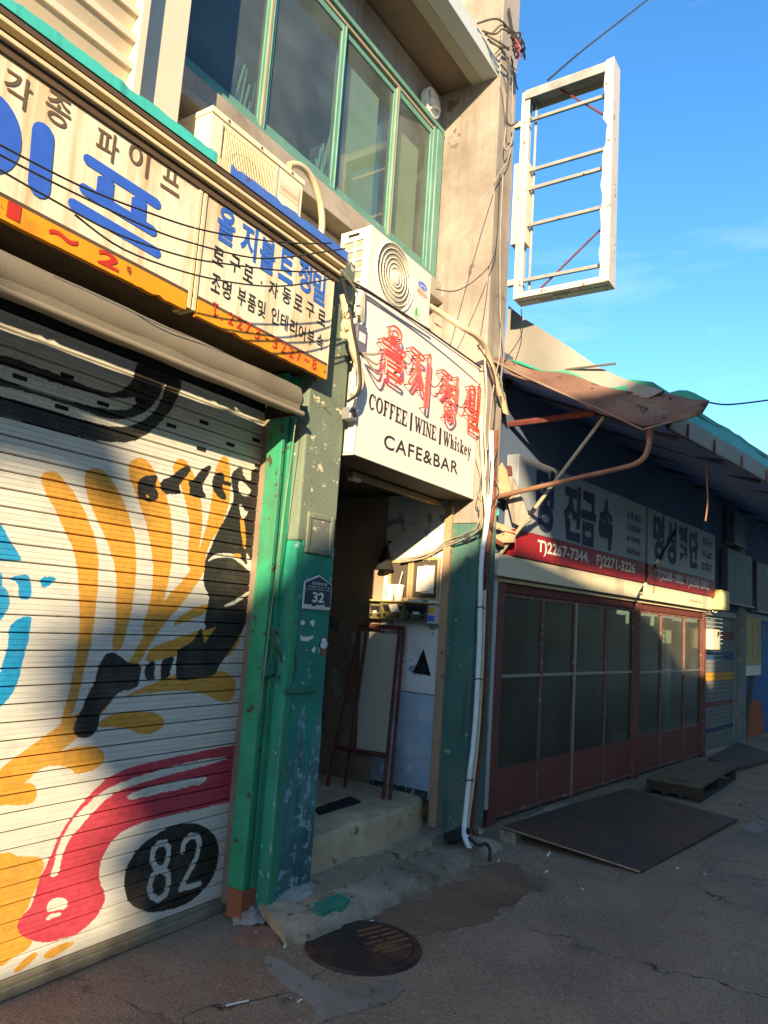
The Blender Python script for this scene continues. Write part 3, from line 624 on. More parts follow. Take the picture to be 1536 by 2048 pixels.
# yellow leaves
C1='0'
for pl in ([(1.721,2.089),(1.748,2.112),(1.795,2.111),(1.839,2.076),(1.905,2.013),(1.966,1.933),(2.015,1.857),(2.04,1.77),(2.058,1.659),(2.059,1.51),(2.055,1.363),(2.035,1.262),(2.026,1.183),(2.012,1.106),(1.969,0.991),(1.949,0.993),(1.959,1.089),(1.974,1.179),(1.985,1.27),(1.993,1.435),(1.97,1.579),(1.951,1.687),(1.911,1.793),(1.881,1.84),(1.811,1.94),(1.746,2.022),(1.721,2.06)],
  [(1.917,2.135),(1.95,2.166),(2.002,2.172),(2.07,2.127),(2.135,2.052),(2.197,1.943),(2.231,1.868),(2.255,1.712),(2.255,1.595),(2.239,1.439),(2.214,1.355),(2.163,1.363),(2.17,1.476),(2.163,1.59),(2.139,1.726),(2.108,1.792),(2.05,1.885),(1.976,1.987),(1.93,2.07)],
  [(2.142,2.237),(2.19,2.267),(2.25,2.264),(2.308,2.206),(2.383,2.111),(2.428,2.009),(2.46,1.813),(2.451,1.687),(2.42,1.539),(2.353,1.441),(2.318,1.448),(2.354,1.576),(2.354,1.721),(2.329,1.832),(2.282,1.955),(2.231,2.044),(2.183,2.116),(2.146,2.173)],
  [(2.401,2.284),(2.439,2.322),(2.484,2.31),(2.543,2.252),(2.61,2.133),(2.629,2.039),(2.63,1.899),(2.618,1.777),(2.57,1.764),(2.551,1.864),(2.55,1.993),(2.514,2.091),(2.457,2.192),(2.402,2.241)],
  [(2.68,2.316),(2.729,2.404),(2.783,2.375),(2.799,2.257),(2.811,2.167),(2.787,2.063),(2.738,1.974),(2.678,1.887),(2.683,1.765),(2.625,1.683),(2.55,1.586),(2.43,1.466),(2.34,1.323),(2.293,1.247),(2.177,1.102),(2.117,1.041),(2.027,0.971),(1.872,0.866),(1.733,0.758),(1.689,0.784),(1.68,0.848),(1.712,0.9),(1.855,0.988),(1.997,1.072),(2.136,1.149),(2.276,1.309),(2.32,1.401),(2.414,1.579),(2.525,1.693),(2.601,1.784),(2.656,1.964),(2.679,2.145)],
  [(2.509,1.493),(2.567,1.545),(2.727,1.612),(2.73,1.551),(2.604,1.512),(2.522,1.477)],
  [(2.353,1.3),(2.383,1.37),(2.48,1.403),(2.635,1.446),(2.803,1.488),(2.827,1.405),(2.553,1.329),(2.451,1.314)],
  [(2.923,1.326),(2.989,1.406),(2.987,1.47),(2.94,1.482),(2.889,1.397),(2.861,1.326)],
  [(2.236,1.143),(2.384,1.19),(2.555,1.245),(2.786,1.253),(2.92,1.25),(2.99,1.184),(2.981,1.097),(2.888,1.082),(2.737,1.148),(2.554,1.165),(2.367,1.157)],
  [(2.137,1.017),(2.159,1.063),(2.275,1.079),(2.466,1.065),(2.526,1.018),(2.501,0.976),(2.416,0.957),(2.305,1.002),(2.204,1.019)],
  [(1.859,0.869),(1.929,0.923),(2.029,0.95),(2.148,0.943),(2.201,0.899),(2.19,0.845),(2.073,0.82),(2.023,0.866),(1.935,0.885)],
  [(1.682,0.807),(1.799,0.824),(1.853,0.829),(1.891,0.788),(1.881,0.747),(1.85,0.736),(1.779,0.749),(1.689,0.758)],
  [(1.615,0.591),(1.76,0.566),(1.79,0.57),(1.84,0.538),(1.971,0.512),(1.938,0.398),(1.91,0.321),(1.873,0.276),(1.892,0.229),(1.97,0.177),(1.866,0.141),(1.823,0.128),(1.681,0.137)],
  [(1.996,0.106),(2.041,0.134),(2.153,0.128),(2.147,0.108),(2.088,0.097),(2.047,0.089)],
  [(1.873,0.091),(1.914,0.125),(1.967,0.143),(1.989,0.125),(1.956,0.105),(1.912,0.085)]):
    fillpoly(pl,YEL,2)
# blue shapes
for pl in ([(1.37,1.942),(1.499,1.925),(1.575,1.863),(1.608,1.82),(1.65,1.771),(1.69,1.724),(1.665,1.717),(1.596,1.714),(1.532,1.692),(1.404,1.705)],
  [(1.524,1.658),(1.603,1.665),(1.614,1.659),(1.617,1.613),(1.639,1.605),(1.66,1.552),(1.653,1.509),(1.63,1.475),(1.553,1.46)],
  [(1.652,1.656),(1.707,1.671),(1.719,1.665),(1.738,1.656),(1.75,1.574),(1.715,1.562),(1.692,1.578),(1.686,1.618),(1.673,1.637),(1.651,1.639)],
  [(1.776,1.667),(1.851,1.67),(1.841,1.646),(1.789,1.609)],
  [(1.671,1.453),(1.704,1.49),(1.756,1.506),(1.762,1.465),(1.757,1.37),(1.745,1.303),(1.74,1.23),(1.715,1.181),(1.679,1.135),(1.585,1.103),(1.57,1.205),(1.66,1.265),(1.666,1.317),(1.676,1.396)]):
    fillpoly(pl,BLU)
# black trumpet and figure
for pl in ([(2.202,2.152),(2.222,2.18),(2.308,2.206),(2.315,2.19),(2.307,2.139),(2.33,2.119),(2.329,2.085),(2.287,2.062),(2.251,2.072),(2.212,2.077)],
  [(2.331,2.185),(2.4,2.216),(2.466,2.285),(2.516,2.286),(2.514,2.255),(2.457,2.192),(2.455,2.166),(2.473,2.148),(2.465,2.134),(2.346,2.117)],
  [(2.504,2.206),(2.546,2.227),(2.578,2.286),(2.654,2.333),(2.653,2.297),(2.614,2.231),(2.602,2.193),(2.642,2.156),(2.632,2.141),(2.524,2.14),(2.524,2.179)],
  [(2.67,2.26),(2.695,2.292),(2.748,2.307),(2.754,2.267),(2.741,2.228),(2.784,2.181),(2.781,2.157),(2.725,2.161),(2.671,2.206)],
  [(2.798,2.313),(2.862,2.361),(2.886,2.357),(2.891,2.322),(2.95,2.3),(2.954,2.368),(3.007,2.386),(3.057,2.374),(3.093,2.313),(3.241,2.25),(3.323,1.613),(3.126,1.585),(3.05,1.545),(2.995,1.461),(2.941,1.379),(2.865,1.3),(2.831,1.24),(2.803,1.223),(2.739,1.221),(2.57,1.199),(2.549,1.28),(2.553,1.329),(2.554,1.362),(2.61,1.387),(2.652,1.404),(2.693,1.477),(2.708,1.456),(2.729,1.469),(2.712,1.507),(2.727,1.612),(2.73,1.638),(2.674,1.704),(2.679,1.782),(2.677,1.826),(2.711,1.909),(2.748,1.994),(2.808,2.093),(2.841,2.181),(2.812,2.25)],
  [(2.362,1.268),(2.379,1.302),(2.416,1.31),(2.425,1.288),(2.419,1.249),(2.434,1.223),(2.386,1.214),(2.365,1.251)],
  [(2.463,1.248),(2.461,1.309),(2.487,1.322),(2.532,1.331),(2.535,1.308),(2.518,1.264),(2.522,1.233),(2.468,1.213)],
  [(2.147,1.354),(2.197,1.346),(2.264,1.304),(2.342,1.298),(2.343,1.251),(2.34,1.2),(2.321,1.184),(2.232,1.172),(2.189,1.125),(2.142,1.084),(2.146,1.024),(2.123,0.987),(2.078,0.978),(2.036,0.991),(2.018,1.027),(2.03,1.069),(2.058,1.125),(2.069,1.172),(2.1,1.218),(2.102,1.266),(2.119,1.314)]):
    fillpoly(pl,BLK)
fillpoly([(3.014,2.7),(3.051,2.58),(3.03,2.546),(3.041,2.499),(3.066,2.465),(3.127,2.443),(3.184,2.456),(3.147,2.736)],BLK)
for pl in ([(2.688,1.814),(2.719,1.848),(2.788,1.875),(2.875,1.878),(2.943,1.852),(2.997,1.82),(2.968,1.883),(2.979,1.898),(3.007,1.868),(3.066,1.797),(3.01,1.792),(2.932,1.833),(2.878,1.855),(2.803,1.852),(2.733,1.836)],
  [(2.843,1.6),(2.933,1.632),(3.017,1.687),(3.041,1.684),(2.984,1.639),(2.912,1.603),(2.851,1.587)],
  [(2.854,2.272),(2.885,2.288),(2.955,2.258),(2.967,2.241),(2.946,2.223),(2.958,2.209),(2.879,2.205)],
  [(2.883,2.353),(2.912,2.335),(2.952,2.334),(2.959,2.302),(2.929,2.301),(2.887,2.321)],
  [(2.883,2.151),(2.902,2.159),(2.933,2.122),(2.961,2.131),(2.936,2.085),(2.906,2.08)]):
    fillpoly(pl,CRM)
fillpoly([(2.895,2.083),(2.932,2.089),(2.969,1.916),(2.95,1.914),(2.917,2.007)],YEL)
fillpoly([(2.704,1.455),(2.804,1.484),(2.727,1.394)],YEL,0)
fillpoly([(2.856,1.876),(2.925,1.888),(2.939,1.861),(2.904,1.853)],YEL)
fillpoly([(2.255,2.093),(2.272,2.1),(2.281,2.092),(2.27,2.082)],YEL)
# red pipe
fillpoly([(3.337,0.861),(3.119,0.857),(2.778,0.847),(2.542,0.834),(2.351,0.824),(2.234,0.799),(2.148,0.741),(2.069,0.663),(2.011,0.584),(1.975,0.482),(1.942,0.425),(1.932,0.329),(1.882,0.294),(1.872,0.255),(1.91,0.21),(1.987,0.168),(2.081,0.15),(2.185,0.155),(2.261,0.201),(2.291,0.254),(2.282,0.288),(2.247,0.335),(2.233,0.4),(2.252,0.465),(2.311,0.532),(2.429,0.557),(2.58,0.559),(2.817,0.556),(3.102,0.555),(3.379,0.54)],RED)
for pl in ([(2.994,0.794),(2.968,0.783),(2.789,0.768),(2.445,0.745),(2.284,0.724),(2.212,0.688),(2.121,0.611),(2.066,0.562),(2.045,0.521),(2.034,0.461),(2.039,0.431),(2.009,0.418),(1.995,0.434),(2.009,0.482),(2.01,0.533),(2.036,0.586),(2.087,0.659),(2.187,0.73),(2.279,0.759),(2.44,0.779),(2.662,0.802),(2.886,0.802)],
  [(2.338,0.695),(2.387,0.708),(2.559,0.716),(2.698,0.718),(2.834,0.712),(2.843,0.692),(2.776,0.675),(2.756,0.687),(2.679,0.676),(2.455,0.677),(2.361,0.671)],
  [(1.998,0.318),(2.029,0.335),(2.087,0.316),(2.103,0.286),(2.08,0.274),(2.029,0.281),(1.999,0.282)],
  [(1.995,0.258),(2.022,0.272),(2.074,0.261),(2.066,0.252),(2.017,0.248)]):
    fillpoly(pl,CRM)
fillpoly([(2.378,0.334),(2.391,0.387),(2.444,0.448),(2.535,0.487),(2.644,0.508),(2.751,0.501),(2.854,0.468),(2.955,0.385),(2.984,0.296),(2.966,0.21),(2.909,0.152),(2.828,0.111),(2.711,0.1),(2.585,0.118),(2.484,0.158),(2.415,0.213),(2.386,0.276)],BLK,2)
fillstroke([(2.591,0.316),(2.556,0.332),(2.531,0.371),(2.534,0.416),(2.563,0.439),(2.603,0.433),(2.63,0.4),(2.632,0.349),(2.613,0.319),(2.591,0.316),(2.641,0.283),(2.653,0.234),(2.637,0.187),(2.594,0.173),(2.552,0.201),(2.533,0.247),(2.545,0.294),(2.591,0.316)],.030,CRM)
fillstroke([(2.721,0.367),(2.722,0.406),(2.76,0.435),(2.81,0.423),(2.832,0.383),(2.824,0.323),(2.783,0.262),(2.734,0.188),(2.806,0.182),(2.858,0.182)],.030,CRM)
im=bpy.data.images.new('shutter_mural',nx,nz,alpha=False,float_buffer=True)
im.colorspace_settings.name='Linear Rec.709'
buf=np.ones((nz,nx,4),np.float32); buf[:,:,:3]=np.clip(img,0,1); im.pixels.foreach_set(buf.ravel()); im.pack()
mm=W('shutter_paint','#cdc8b9',.5,.05,4,bump=.05)
_n=mm.node_tree.nodes; _l=mm.node_tree.links; _t=_n.new('ShaderNodeTexImage'); _t.image=im; _t.extension='EXTEND'
_s=_n.new('ShaderNodeTexNoise'); _s.inputs['Scale'].default_value=1.0
_tc=_n.new('ShaderNodeTexCoord'); _mp=_n.new('ShaderNodeMapping'); _mp.inputs['Scale'].default_value=(4,4,160); _l.new(_tc.outputs['Object'],_mp.inputs[0]); _l.new(_mp.outputs[0],_s.inputs['Vector'])
_r=_n.new('ShaderNodeMapRange'); _r.inputs[1].default_value=.3; _r.inputs[2].default_value=.7; _r.inputs[3].default_value=.80; _r.inputs[4].default_value=1.05; _l.new(_s.outputs['Fac'],_r.inputs[0])
_m=_n.new('ShaderNodeMix'); _m.data_type='RGBA'; _m.blend_type='MULTIPLY'; _m.inputs[0].default_value=1; _l.new(_t.outputs[0],_m.inputs[6]); _l.new(_r.outputs[0],_m.inputs[7])
_g=_n.new('ShaderNodeTexNoise'); _g.inputs['Scale'].default_value=2.2; _g.inputs['Detail'].default_value=10; _g.inputs['Roughness'].default_value=.72; _l.new(_tc.outputs['Object'],_g.inputs['Vector'])
_gr=_n.new('ShaderNodeMapRange'); _gr.inputs[1].default_value=.52; _gr.inputs[2].default_value=.80; _gr.inputs[3].default_value=0; _gr.inputs[4].default_value=.55; _l.new(_g.outputs['Fac'],_gr.inputs[0])
_gm=_n.new('ShaderNodeMix'); _gm.data_type='RGBA'; _l.new(_gr.outputs[0],_gm.inputs[0]); _l.new(_m.outputs[2],_gm.inputs[6]); _gm.inputs[7].default_value=lin('#8d8570')
_k=_n.new('ShaderNodeTexNoise'); _k.inputs['Scale'].default_value=1; _k.inputs['Detail'].default_value=8; _k.inputs['Roughness'].default_value=.7; _mk=_n.new('ShaderNodeMapping'); _mk.inputs['Scale'].default_value=(9,9,60); _l.new(_tc.outputs['Object'],_mk.inputs[0]); _l.new(_mk.outputs[0],_k.inputs['Vector'])
_kr=_n.new('ShaderNodeMapRange'); _kr.inputs[1].default_value=.70; _kr.inputs[2].default_value=.74; _kr.inputs[4].default_value=.7; _l.new(_k.outputs['Fac'],_kr.inputs[0])
_km=_n.new('ShaderNodeMix'); _km.data_type='RGBA'; _l.new(_kr.outputs[0],_km.inputs[0]); _l.new(_gm.outputs[2],_km.inputs[6]); _km.inputs[7].default_value=lin('#7d766a')
_l.new(_km.outputs[2],_n['Principled BSDF'].inputs['Base Color'])
PIT=.0715
rng=random.Random(2)
SLATS=[]
for i in range(37):
    zb=.075+i*PIT; dc=rng.uniform(-.0008,.0008)
    pr=[(0,-.004),(.003,.006),(.004,.010),(.0200,.010),(.0210,.0075),(.0222,.010),(.0430,.010),(.0440,.0075),(.0452,.010),(.0655,.010),(.0670,.006),(.0690,-.004)]
    V=[FA(2.9)(x,zb+b,c+dc) for x in (SX0,SX1) for b,c in pr]; n=len(pr)
    m=mb().add(V,[(k,k+1,n+k+1,n+k) for k in range(n-1)])
    o=part('slat',m,mm,rs); SLATS.append(o)
    me=o.data; uv=me.uv_layers.new(name='UVMap'); b=BASE[o]
    for lp in me.loops:
        co=me.vertices[lp.vertex_index].co+b; uv.data[lp.index].uv=((co.x-SX0)/(SX1-SX0),co.z/SZ1)
part('backing',mb().box(FA(2.9),SX0,SX1,.02,2.78,-.03,-.006),M_dark,rs)
bb=mb().box(FA(2.9),SX0,3.12,.004,.045,-.02,.03).box(FA(2.9),SX0,3.12,.045,.073,-.02,.014)
part('bottom_bar',bb,W('bottom_bar_metal','#8d8571',.5,.15,5,dirt=('#5b5342',.4),metal=.2,bump=.08),rs,bev=.004)
for x,z in [(1.571,2.446),(1.776,2.517),(1.77,2.378),(1.967,2.446),(2.165,2.519),(2.176,2.379),(2.363,2.451),(2.571,2.52),(2.773,2.451),(2.572,2.381),(2.968,2.529),(3.007,2.392),(2.776,2.285)]:
    i=min(36,max(0,int((z-.075)/PIT))); zc=.075+i*PIT+.033
    q=[]; 
    for k in range(12):
        t=2*math.pi*k/12; q.append((x+.032*(1 if math.cos(t)>0 else -1)*min(1,abs(math.cos(t))*1.6),zc+.0095*max(-1,min(1,math.sin(t)*1.5))))
    mb().prism(FA(2.9),q,.004,.0115).build('slot',M_dark,SLATS[i])
# guide rail and green steel post
gp=thing('door_post',(3.02,2.8,0),'green painted steel post with a bent wire hook beside the roller shutter','post')
part('guide_rail',mb().box(FA(2.82),3.022,3.075,.05,2.68,-.1,0),M_brownrail,gp,bev=.003)
m=mb()
for a0,a1,c in ((2.958,2.985,.0),(2.985,3.02,-.012),(3.02,3.075,.004)): m.box(FA(2.70),a0+.02,a1+.02-.001,.16,2.92,-.11,c)
m.box(FA(2.70),2.962+.02,3.09,.16,2.918,-.11,-.016)
part('post',m,M_greens,gp,bev=.003)
part('rusty_foot',mb().box(FA(2.70),2.975,3.092,.02,.16,-.1,.002),W('brick_red_rust','#8a5038',.8,.25,9,chip=('#6b6a58',.15,14),bump=.3),gp,bev=.004)
part('seam',mb().box(FA(2.70),3.094,3.10,.06,2.6,-.05,.006),M_rust,gp)
h=[(2.989,2.66,1.48),(3.035,2.66,1.465),(3.026,2.66,1.406),(3.065,2.66,1.353),(3.1,2.66,1.273),(3.092,2.66,1.241),(3.041,2.66,1.232),(3.027,2.66,1.217)]
part('hook',mb().tube(smooth_path(h,4),.006),W('iron_hook','#5b5046',.5,.2,9,metal=.5,bump=.05),gp)
part('hook_plate',mb().box(FA(2.70),*[min(q[0] for q in [(2.97,1.483),(3.066,1.485)])]+[max(q[0] for q in [(2.97,1.483),(3.066,1.485)])],(3.034,1.24)[1],(3.023,1.319)[1],0,.018),W('green_iron_bar','#2f6a54',.6,.2,8,chip=('#3a2a22',.15,20),bump=.1),gp,bev=.003)
part('strike_bar',mb().box(FA(2.62),(3.064,1.173)[0],(3.33,1.161)[0],(3.2,1.151)[1],(3.195,1.186)[1],0,.016),W('green_iron_bar','#2f6a54',.6,.2,8,chip=('#3a2a22',.15,20),bump=.1),gp,bev=.002)
# nail in the pillar and small stickers
m=mb().tube([FA(2.62)(*(3.223,2.775),0),FA(2.62)(*(3.223,2.775),.036)],.0025,6)
tag(m.build('nail',M_rust),'rusty nail sticking out of the grey green pillar','nail')
a=[(3.172,1.754),(3.259,1.805),(3.409,1.763),(3.414,1.612),(3.164,1.609)]
hp=thing('address_plate',FA(2.62)(a[0][0],a[4][1],0),'navy house number plate reading 32 on the green pillar','sign')
cx=sum(q[0] for q in a)/5; x0,x1=a[4][0],a[3][0]; z0=a[4][1]-.0; zs=(a[0][1]+a[2][1])/2; zt=a[1][1]
F=FA(2.618); mx=(x0+x1)/2
part('rim',mb().prism(F,[(x0,z0),(x1,z0),(x1,zs),(mx,zt),(x0,zs)],0,.008),M_white,hp,bev=.002)
t=.008; part('face',mb().prism(F,[(x0+t,z0+t+.01),(x1-t,z0+t+.01),(x1-t,zs-t*.4),(mx,zt-t*1.2),(x0+t,zs-t*.4)],.006,.0095),M_nav,hp)
H=zt-z0; Wd=x1-x0
m=mb(); text_fit(m,F,'창경궁로5길',x0+Wd*.24,x1-Wd*.2,z0+H*.70,z0+H*.79,.0102,.012); text_fit(m,F,'Changgyeonggung-ro 5-gil',x0+Wd*.12,x1-Wd*.1,z0+H*.62,z0+H*.665,.0102,.012)
text_fit(m,F,'32',x0+Wd*.30,x1-Wd*.27,z0+H*.20,z0+H*.50,.0102,.03); m.box(F,x0+.012,x1-.012,z0+H*.565,z0+H*.575,.0096,.0102)
letters(m,M_ltwhite,hp)
m=mb()
for k in range(7): m.prism(F,wob([(x0+.012+k*.02+(.04 if k>2 else 0),z0+.012),(x0+.03+k*.02+(.04 if k>2 else 0),z0+.012),(x0+.03+k*.02+(.04 if k>2 else 0),z0+.028),(x0+.012+k*.02+(.04 if k>2 else 0),z0+.026)],.003,k,2),.0096,.0103+k*.0002)
part('scuff',m,M_paper,hp)
# little paper figure sticker
sk=thing('figure_sticker',FA(2.62)(*(3.395,1.349),0),'small sticker of a white faced figure in brown trousers on the green pillar','sticker')
def poly(c,*px): pass
F=FA(2.62)
part('outline',mb().prism(F,chaikin([(3.352,1.462),(3.377,1.45),(3.404,1.462),(3.422,1.428),(3.442,1.42),(3.431,1.4),(3.423,1.388),(3.423,1.345),(3.367,1.346),(3.362,1.388),(3.34,1.411),(3.357,1.422)],1),0,.0018),M_nav,sk)
part('white_body',mb().prism(F,chaikin([(3.363,1.45),(3.405,1.451),(3.413,1.428),(3.428,1.42),(3.416,1.405),(3.413,1.391),(3.371,1.391),(3.354,1.411),(3.367,1.422)],1),.001,.0026),M_paper,sk)
part('trousers',mb().prism(F,[(3.371,1.388),(3.413,1.388),(3.418,1.348),(3.402,1.349),(3.397,1.368),(3.395,1.349),(3.376,1.349)],.001,.0026),W('brown_print','#7a5a34',.7,.1,9,bump=0),sk)
for k,pl in enumerate(([(3.168,1.541),(3.197,1.547),(3.204,1.528),(3.18,1.517),(3.165,1.527)],[(3.247,1.54),(3.272,1.552),(3.292,1.536),(3.277,1.516),(3.258,1.521)],[(3.169,1.462),(3.223,1.454),(3.279,1.463),(3.294,1.45),(3.239,1.43),(3.186,1.437)],[(3.285,1.383),(3.309,1.405),(3.32,1.388),(3.296,1.366)])):
    tag(mb().prism(F,wob(pl,.003,k,2),-.002,.002).build('torn_sticker',M_paper),['torn white sticker scrap under the left corner of the number plate','pointed white sticker scrap under the right corner of the number plate','long torn paper scrap left of the figure sticker','slanting white scrap below the long torn paper on the green pillar'][k],'sticker')
m=mb()
gb=thing('notice_strip',FA(2.81)((3.084,1.097)[0],.8,0),'column of torn white notice scraps on the shutter guide rail','notice')
for k,pl in enumerate(([(3.058,1.272),(3.094,1.277),(3.102,1.244),(3.067,1.232)],[(3.068,1.199),(3.099,1.203),(3.112,1.138),(3.075,1.145)],[(3.059,1.114),(3.091,1.112),(3.095,1.053),(3.062,1.06)],[(3.073,1.038),(3.101,1.036),(3.09,1),(3.072,0.99)],[(3.069,0.98),(3.096,0.983),(3.102,0.94),(3.07,0.943)])):
    part('scrap',mb().prism(FA(2.82),wob(pl,.002,k+3,2),-.002,.0025),M_paper,gb)
# ---------------------------------------------------------------- left signboard, hood and awning
sg=thing('signboard',(2.0,2.55,2.9),'long ivory painted shop signboard with blue Korean lettering over the roller shutter','sign')
FS=FA(2.55)
XL=-1.5
part('left_panel',mb().box(FS,XL,2.095,3.0,3.52,-.1,0),M_signw,sg)
part('right_panel',mb().box(FS,2.15,3.125,3.0,3.52,-.1,0),M_signw,sg)
for x in (2.095,2.125): part('divider',mb().box(FS,x,x+.022,2.92,3.52,-.1,.006),M_beige,sg,bev=.003)
part('frame_bar',mb().box(FS,XL,3.128,2.984,3.0,-.1,.004),M_brown,sg)
for x0,x1 in ((XL,2.09),(2.155,3.126)):
    n=int((x1-x0)/.03); rng=random.Random(int(x1*10)); top=[(x0+(x1-x0)*i/n,2.983) for i in range(n+1)]; bot=[(x,2.904+rng.uniform(-.0015,.002)+(.010 if rng.random()<.06 else 0)) for x,_ in top]
    part('yellow_strip',mb().prism(FS,top+bot[::-1],-.02,.006),M_signy,sg)
part('underside',mb().box(FS,XL,3.126,2.93,2.955,-.36,-.02),M_brown,sg)
part('end_cap',mb().box(FS,3.128,3.134,2.91,3.53,-.12,.004),M_beige,sg)
# big blue brush strokes
C=.003
m=mb()
cx,cz=(1.156,3.195); ring(m,FS,cx,cz,(1.27,3.267)[0]-cx,.15,.085,C)
stroke(m,FS,[(1.342,3.3),(1.354,3.097)],.088,C+.0012); m.cut.append(len(m.f))
stroke(m,FS,[(1.534,3.31),(1.873,3.306)],.046,C)
stroke(m,FS,[(1.533,3.184),(1.868,3.177)],.046,C+.0004)
stroke(m,FS,[(1.497,3.101),(1.902,3.093)],.046,C)
q=[(1.582,3.269),(1.621,3.292),(1.659,3.28),(1.662,3.186),(1.584,3.18)]; m.sheet(FS,q,C+.0008)
q=[(1.747,3.269),(1.782,3.29),(1.823,3.28),(1.829,3.184),(1.751,3.181)]; m.sheet(FS,q,C+.0008)
letters(m,M_blue,sg)
m=mb()
for ch,p in zip('각종파이프',[(1.229,3.405),(1.387,3.43),(1.608,3.42),(1.76,3.449),(1.932,3.455)]): text_char(m,FS,ch,p[0],p[1],.105,.125,C,.012)
letters(m,M_inkb,sg)
m=mb()
for ch,p in zip('을지볼트정밀',[(2.279,3.408),(2.435,3.407),(2.573,3.393),(2.721,3.405),(2.874,3.417),(3.001,3.399)]): text_char(m,FS,ch,p[0],p[1],.116,.178,C,.03)
letters(m,M_bluel,sg)
m=mb()
for ch,p in zip('로구로·자동로구로',[(2.248,3.24),(2.358,3.249),(2.452,3.243),(2.547,3.237),(2.638,3.239),(2.743,3.247),(2.839,3.249),(2.94,3.247),(3.045,3.244)]):
    if ch=='·': text_char(m,FS,'.',p[0],p[1],.012,.014,C,.02)
    else: text_char(m,FS,ch,p[0],p[1],.072,.085,C,.012)
for ch,p in zip('조명부품및인테리어부속',[(2.25,3.103),(2.321,3.101),(2.423,3.106),(2.494,3.104),(2.567,3.104),(2.669,3.106),(2.742,3.102),(2.817,3.098),(2.89,3.095),(2.967,3.097),(3.048,3.102)]): text_char(m,FS,ch,p[0],p[1],.058,.088,C,.012)
letters(m,M_inkk,sg)
m=mb()
for ch,p in zip('T.2273-3227~8',[(2.258,2.976),(2.303,2.944),(2.363,2.97),(2.422,2.971),(2.482,2.968),(2.548,2.964),(2.619,2.962),(2.683,2.962),(2.749,2.961),(2.814,2.959),(2.875,2.956),(2.943,2.956),(3.009,2.956)]):
    w_,h_={'.':(.012,.012),'-':(.03,.009),'~':(.04,.016)}.get(ch,(.036,.062)); text_char(m,FS,ch,p[0],p[1],w_,h_,.0085,.015)
p=[(1.265,2.952),(1.675,2.951),(1.474,2.95),(1.118,2.963)]
text_char(m,FS,'1',p[0][0]+.01,p[0][1],.05,.062,.0085,.05); text_char(m,FS,'2',p[1][0],p[1][1],.10,.062,.0085,.04); text_char(m,FS,'~',p[2][0],p[2][1],.12,.03,.0085,.01)
letters(m,M_red,sg)
# ribbed hood along the top of the sign
hd=thing('sign_hood',(1.5,2.5,3.5),'ribbed metal hood with teal and blue painted edge above the ivory signboard','hood')
FH=FA(2.55)
for i,(z0,z1,c) in enumerate(((3.515,3.545,.035),(3.56,3.59,.05))):
    part('rib',mb().box(FH,XL,3.17,z0+.022,z1+.012,-.2,c),M_beige,hd,bev=.004)
part('rib_shade',mb().box(FH,XL,3.165,3.50,3.62,-.3,.012),M_brown,hd)  # dark brown puts the shade between the ribs into the colour
part('rib_shade',mb().box(FH,XL,3.167,3.606,3.63,-.3,.052),M_brown,hd)
def hood_edge(x0,x1,mat,seed):
    n=max(4,int((x1-x0)/.035)); rng=random.Random(seed); q=[(x0+(x1-x0)*i/n,3.632) for i in range(n+1)]; tq=[(x,3.684+.002*math.sin(x*40)+rng.uniform(-.003,.001)-(.010 if rng.random()<.12 else 0)) for x,_ in q]
    part('painted_edge',mb().prism(FH,q+tq[::-1],.03,.058),mat,hd)
hood_edge(XL,2.13,M_teal,1); hood_edge(2.135,2.22,M_beige,7); hood_edge(2.225,3.17,M_blueh,2)
part('top_sheet',mb().box(FH,XL,3.17,3.628,3.64,-.50,.03),M_beige,hd)
# rolled awning
aw=thing('rolled_awning',(1.5,2.6,2.6),'rolled up grey fabric awning with a winding gear over the shutter','awning')
Fw=FA(2.60); prof=[]
for k in range(20):
    t=2*math.pi*k/20; prof.append((2.735+.078*math.sin(t)*(1.0 if math.sin(t)>0 else 1.05),.0+.072*math.cos(t)))
prof=[(b+(0.015 if c<0 and b>2.74 else 0),c) for b,c in prof]
m=mb(); NS=60; V=[]; rng=random.Random(8)
for i in range(NS+1):
    x=XL+(2.92-XL)*i/NS; k=1+.025*math.sin(i*.9)+rng.uniform(-.012,.012)
    for b,c in prof: V.append(Fw(x,2.735+(b-2.735)*k,c*k))
n=20; m.add(V,[(i*n+j,(i+1)*n+j,(i+1)*n+(j+1)%n,i*n+(j+1)%n) for i in range(NS) for j in range(n)]+[tuple(range(n)),tuple(NS*n+j for j in range(n))],True)
part('fabric_roll',m,M_awn,aw)
part('front_bar',mb().tube([Fw(XL,2.655,.05),Fw(2.955,2.655,.05)],.016,10),W('awning_front_bar','#7d7261',.5,.1,6,bump=.05),aw)
part('valance',mb().box(Fw,XL,2.915,2.645,2.72,.055,.062),M_awn,aw)
part('end_plate',mb().box(Fw,2.922,2.935,2.64,2.80,-.2,.05),M_dark,aw,bev=.004)
gx_,gz2=(2.939,2.757)
part('gear',mb().lathe(Fw,gx_,gz2,[(.02,-.16),(.034,-.12),(.034,-.02),(.022,0),(.022,.03),(.010,.034)],18),M_grey,aw)
part('gear_flange',mb().tube([Fw(2.94,2.74,0),Fw(2.955,2.74,0),Fw(2.955,2.74,0.001),Fw(2.975,2.74,0),Fw(2.99,2.74,0)],[.05,.05,.034,.034,.02],16),W('pale_gear_metal','#a3927a',.5,.1,6,metal=.4,bump=.05),aw)
part('bracket',mb().box(Fw,2.94,2.99,2.655,2.76,-.2,-.03),M_grey,aw,bev=.006)
part('cord',mb().tube([Fw(2.962,2.64,.0),Fw(2.965,1.6,-.06),Fw(2.972,1.05,-.085)],.0025,6),M_cablew,aw)
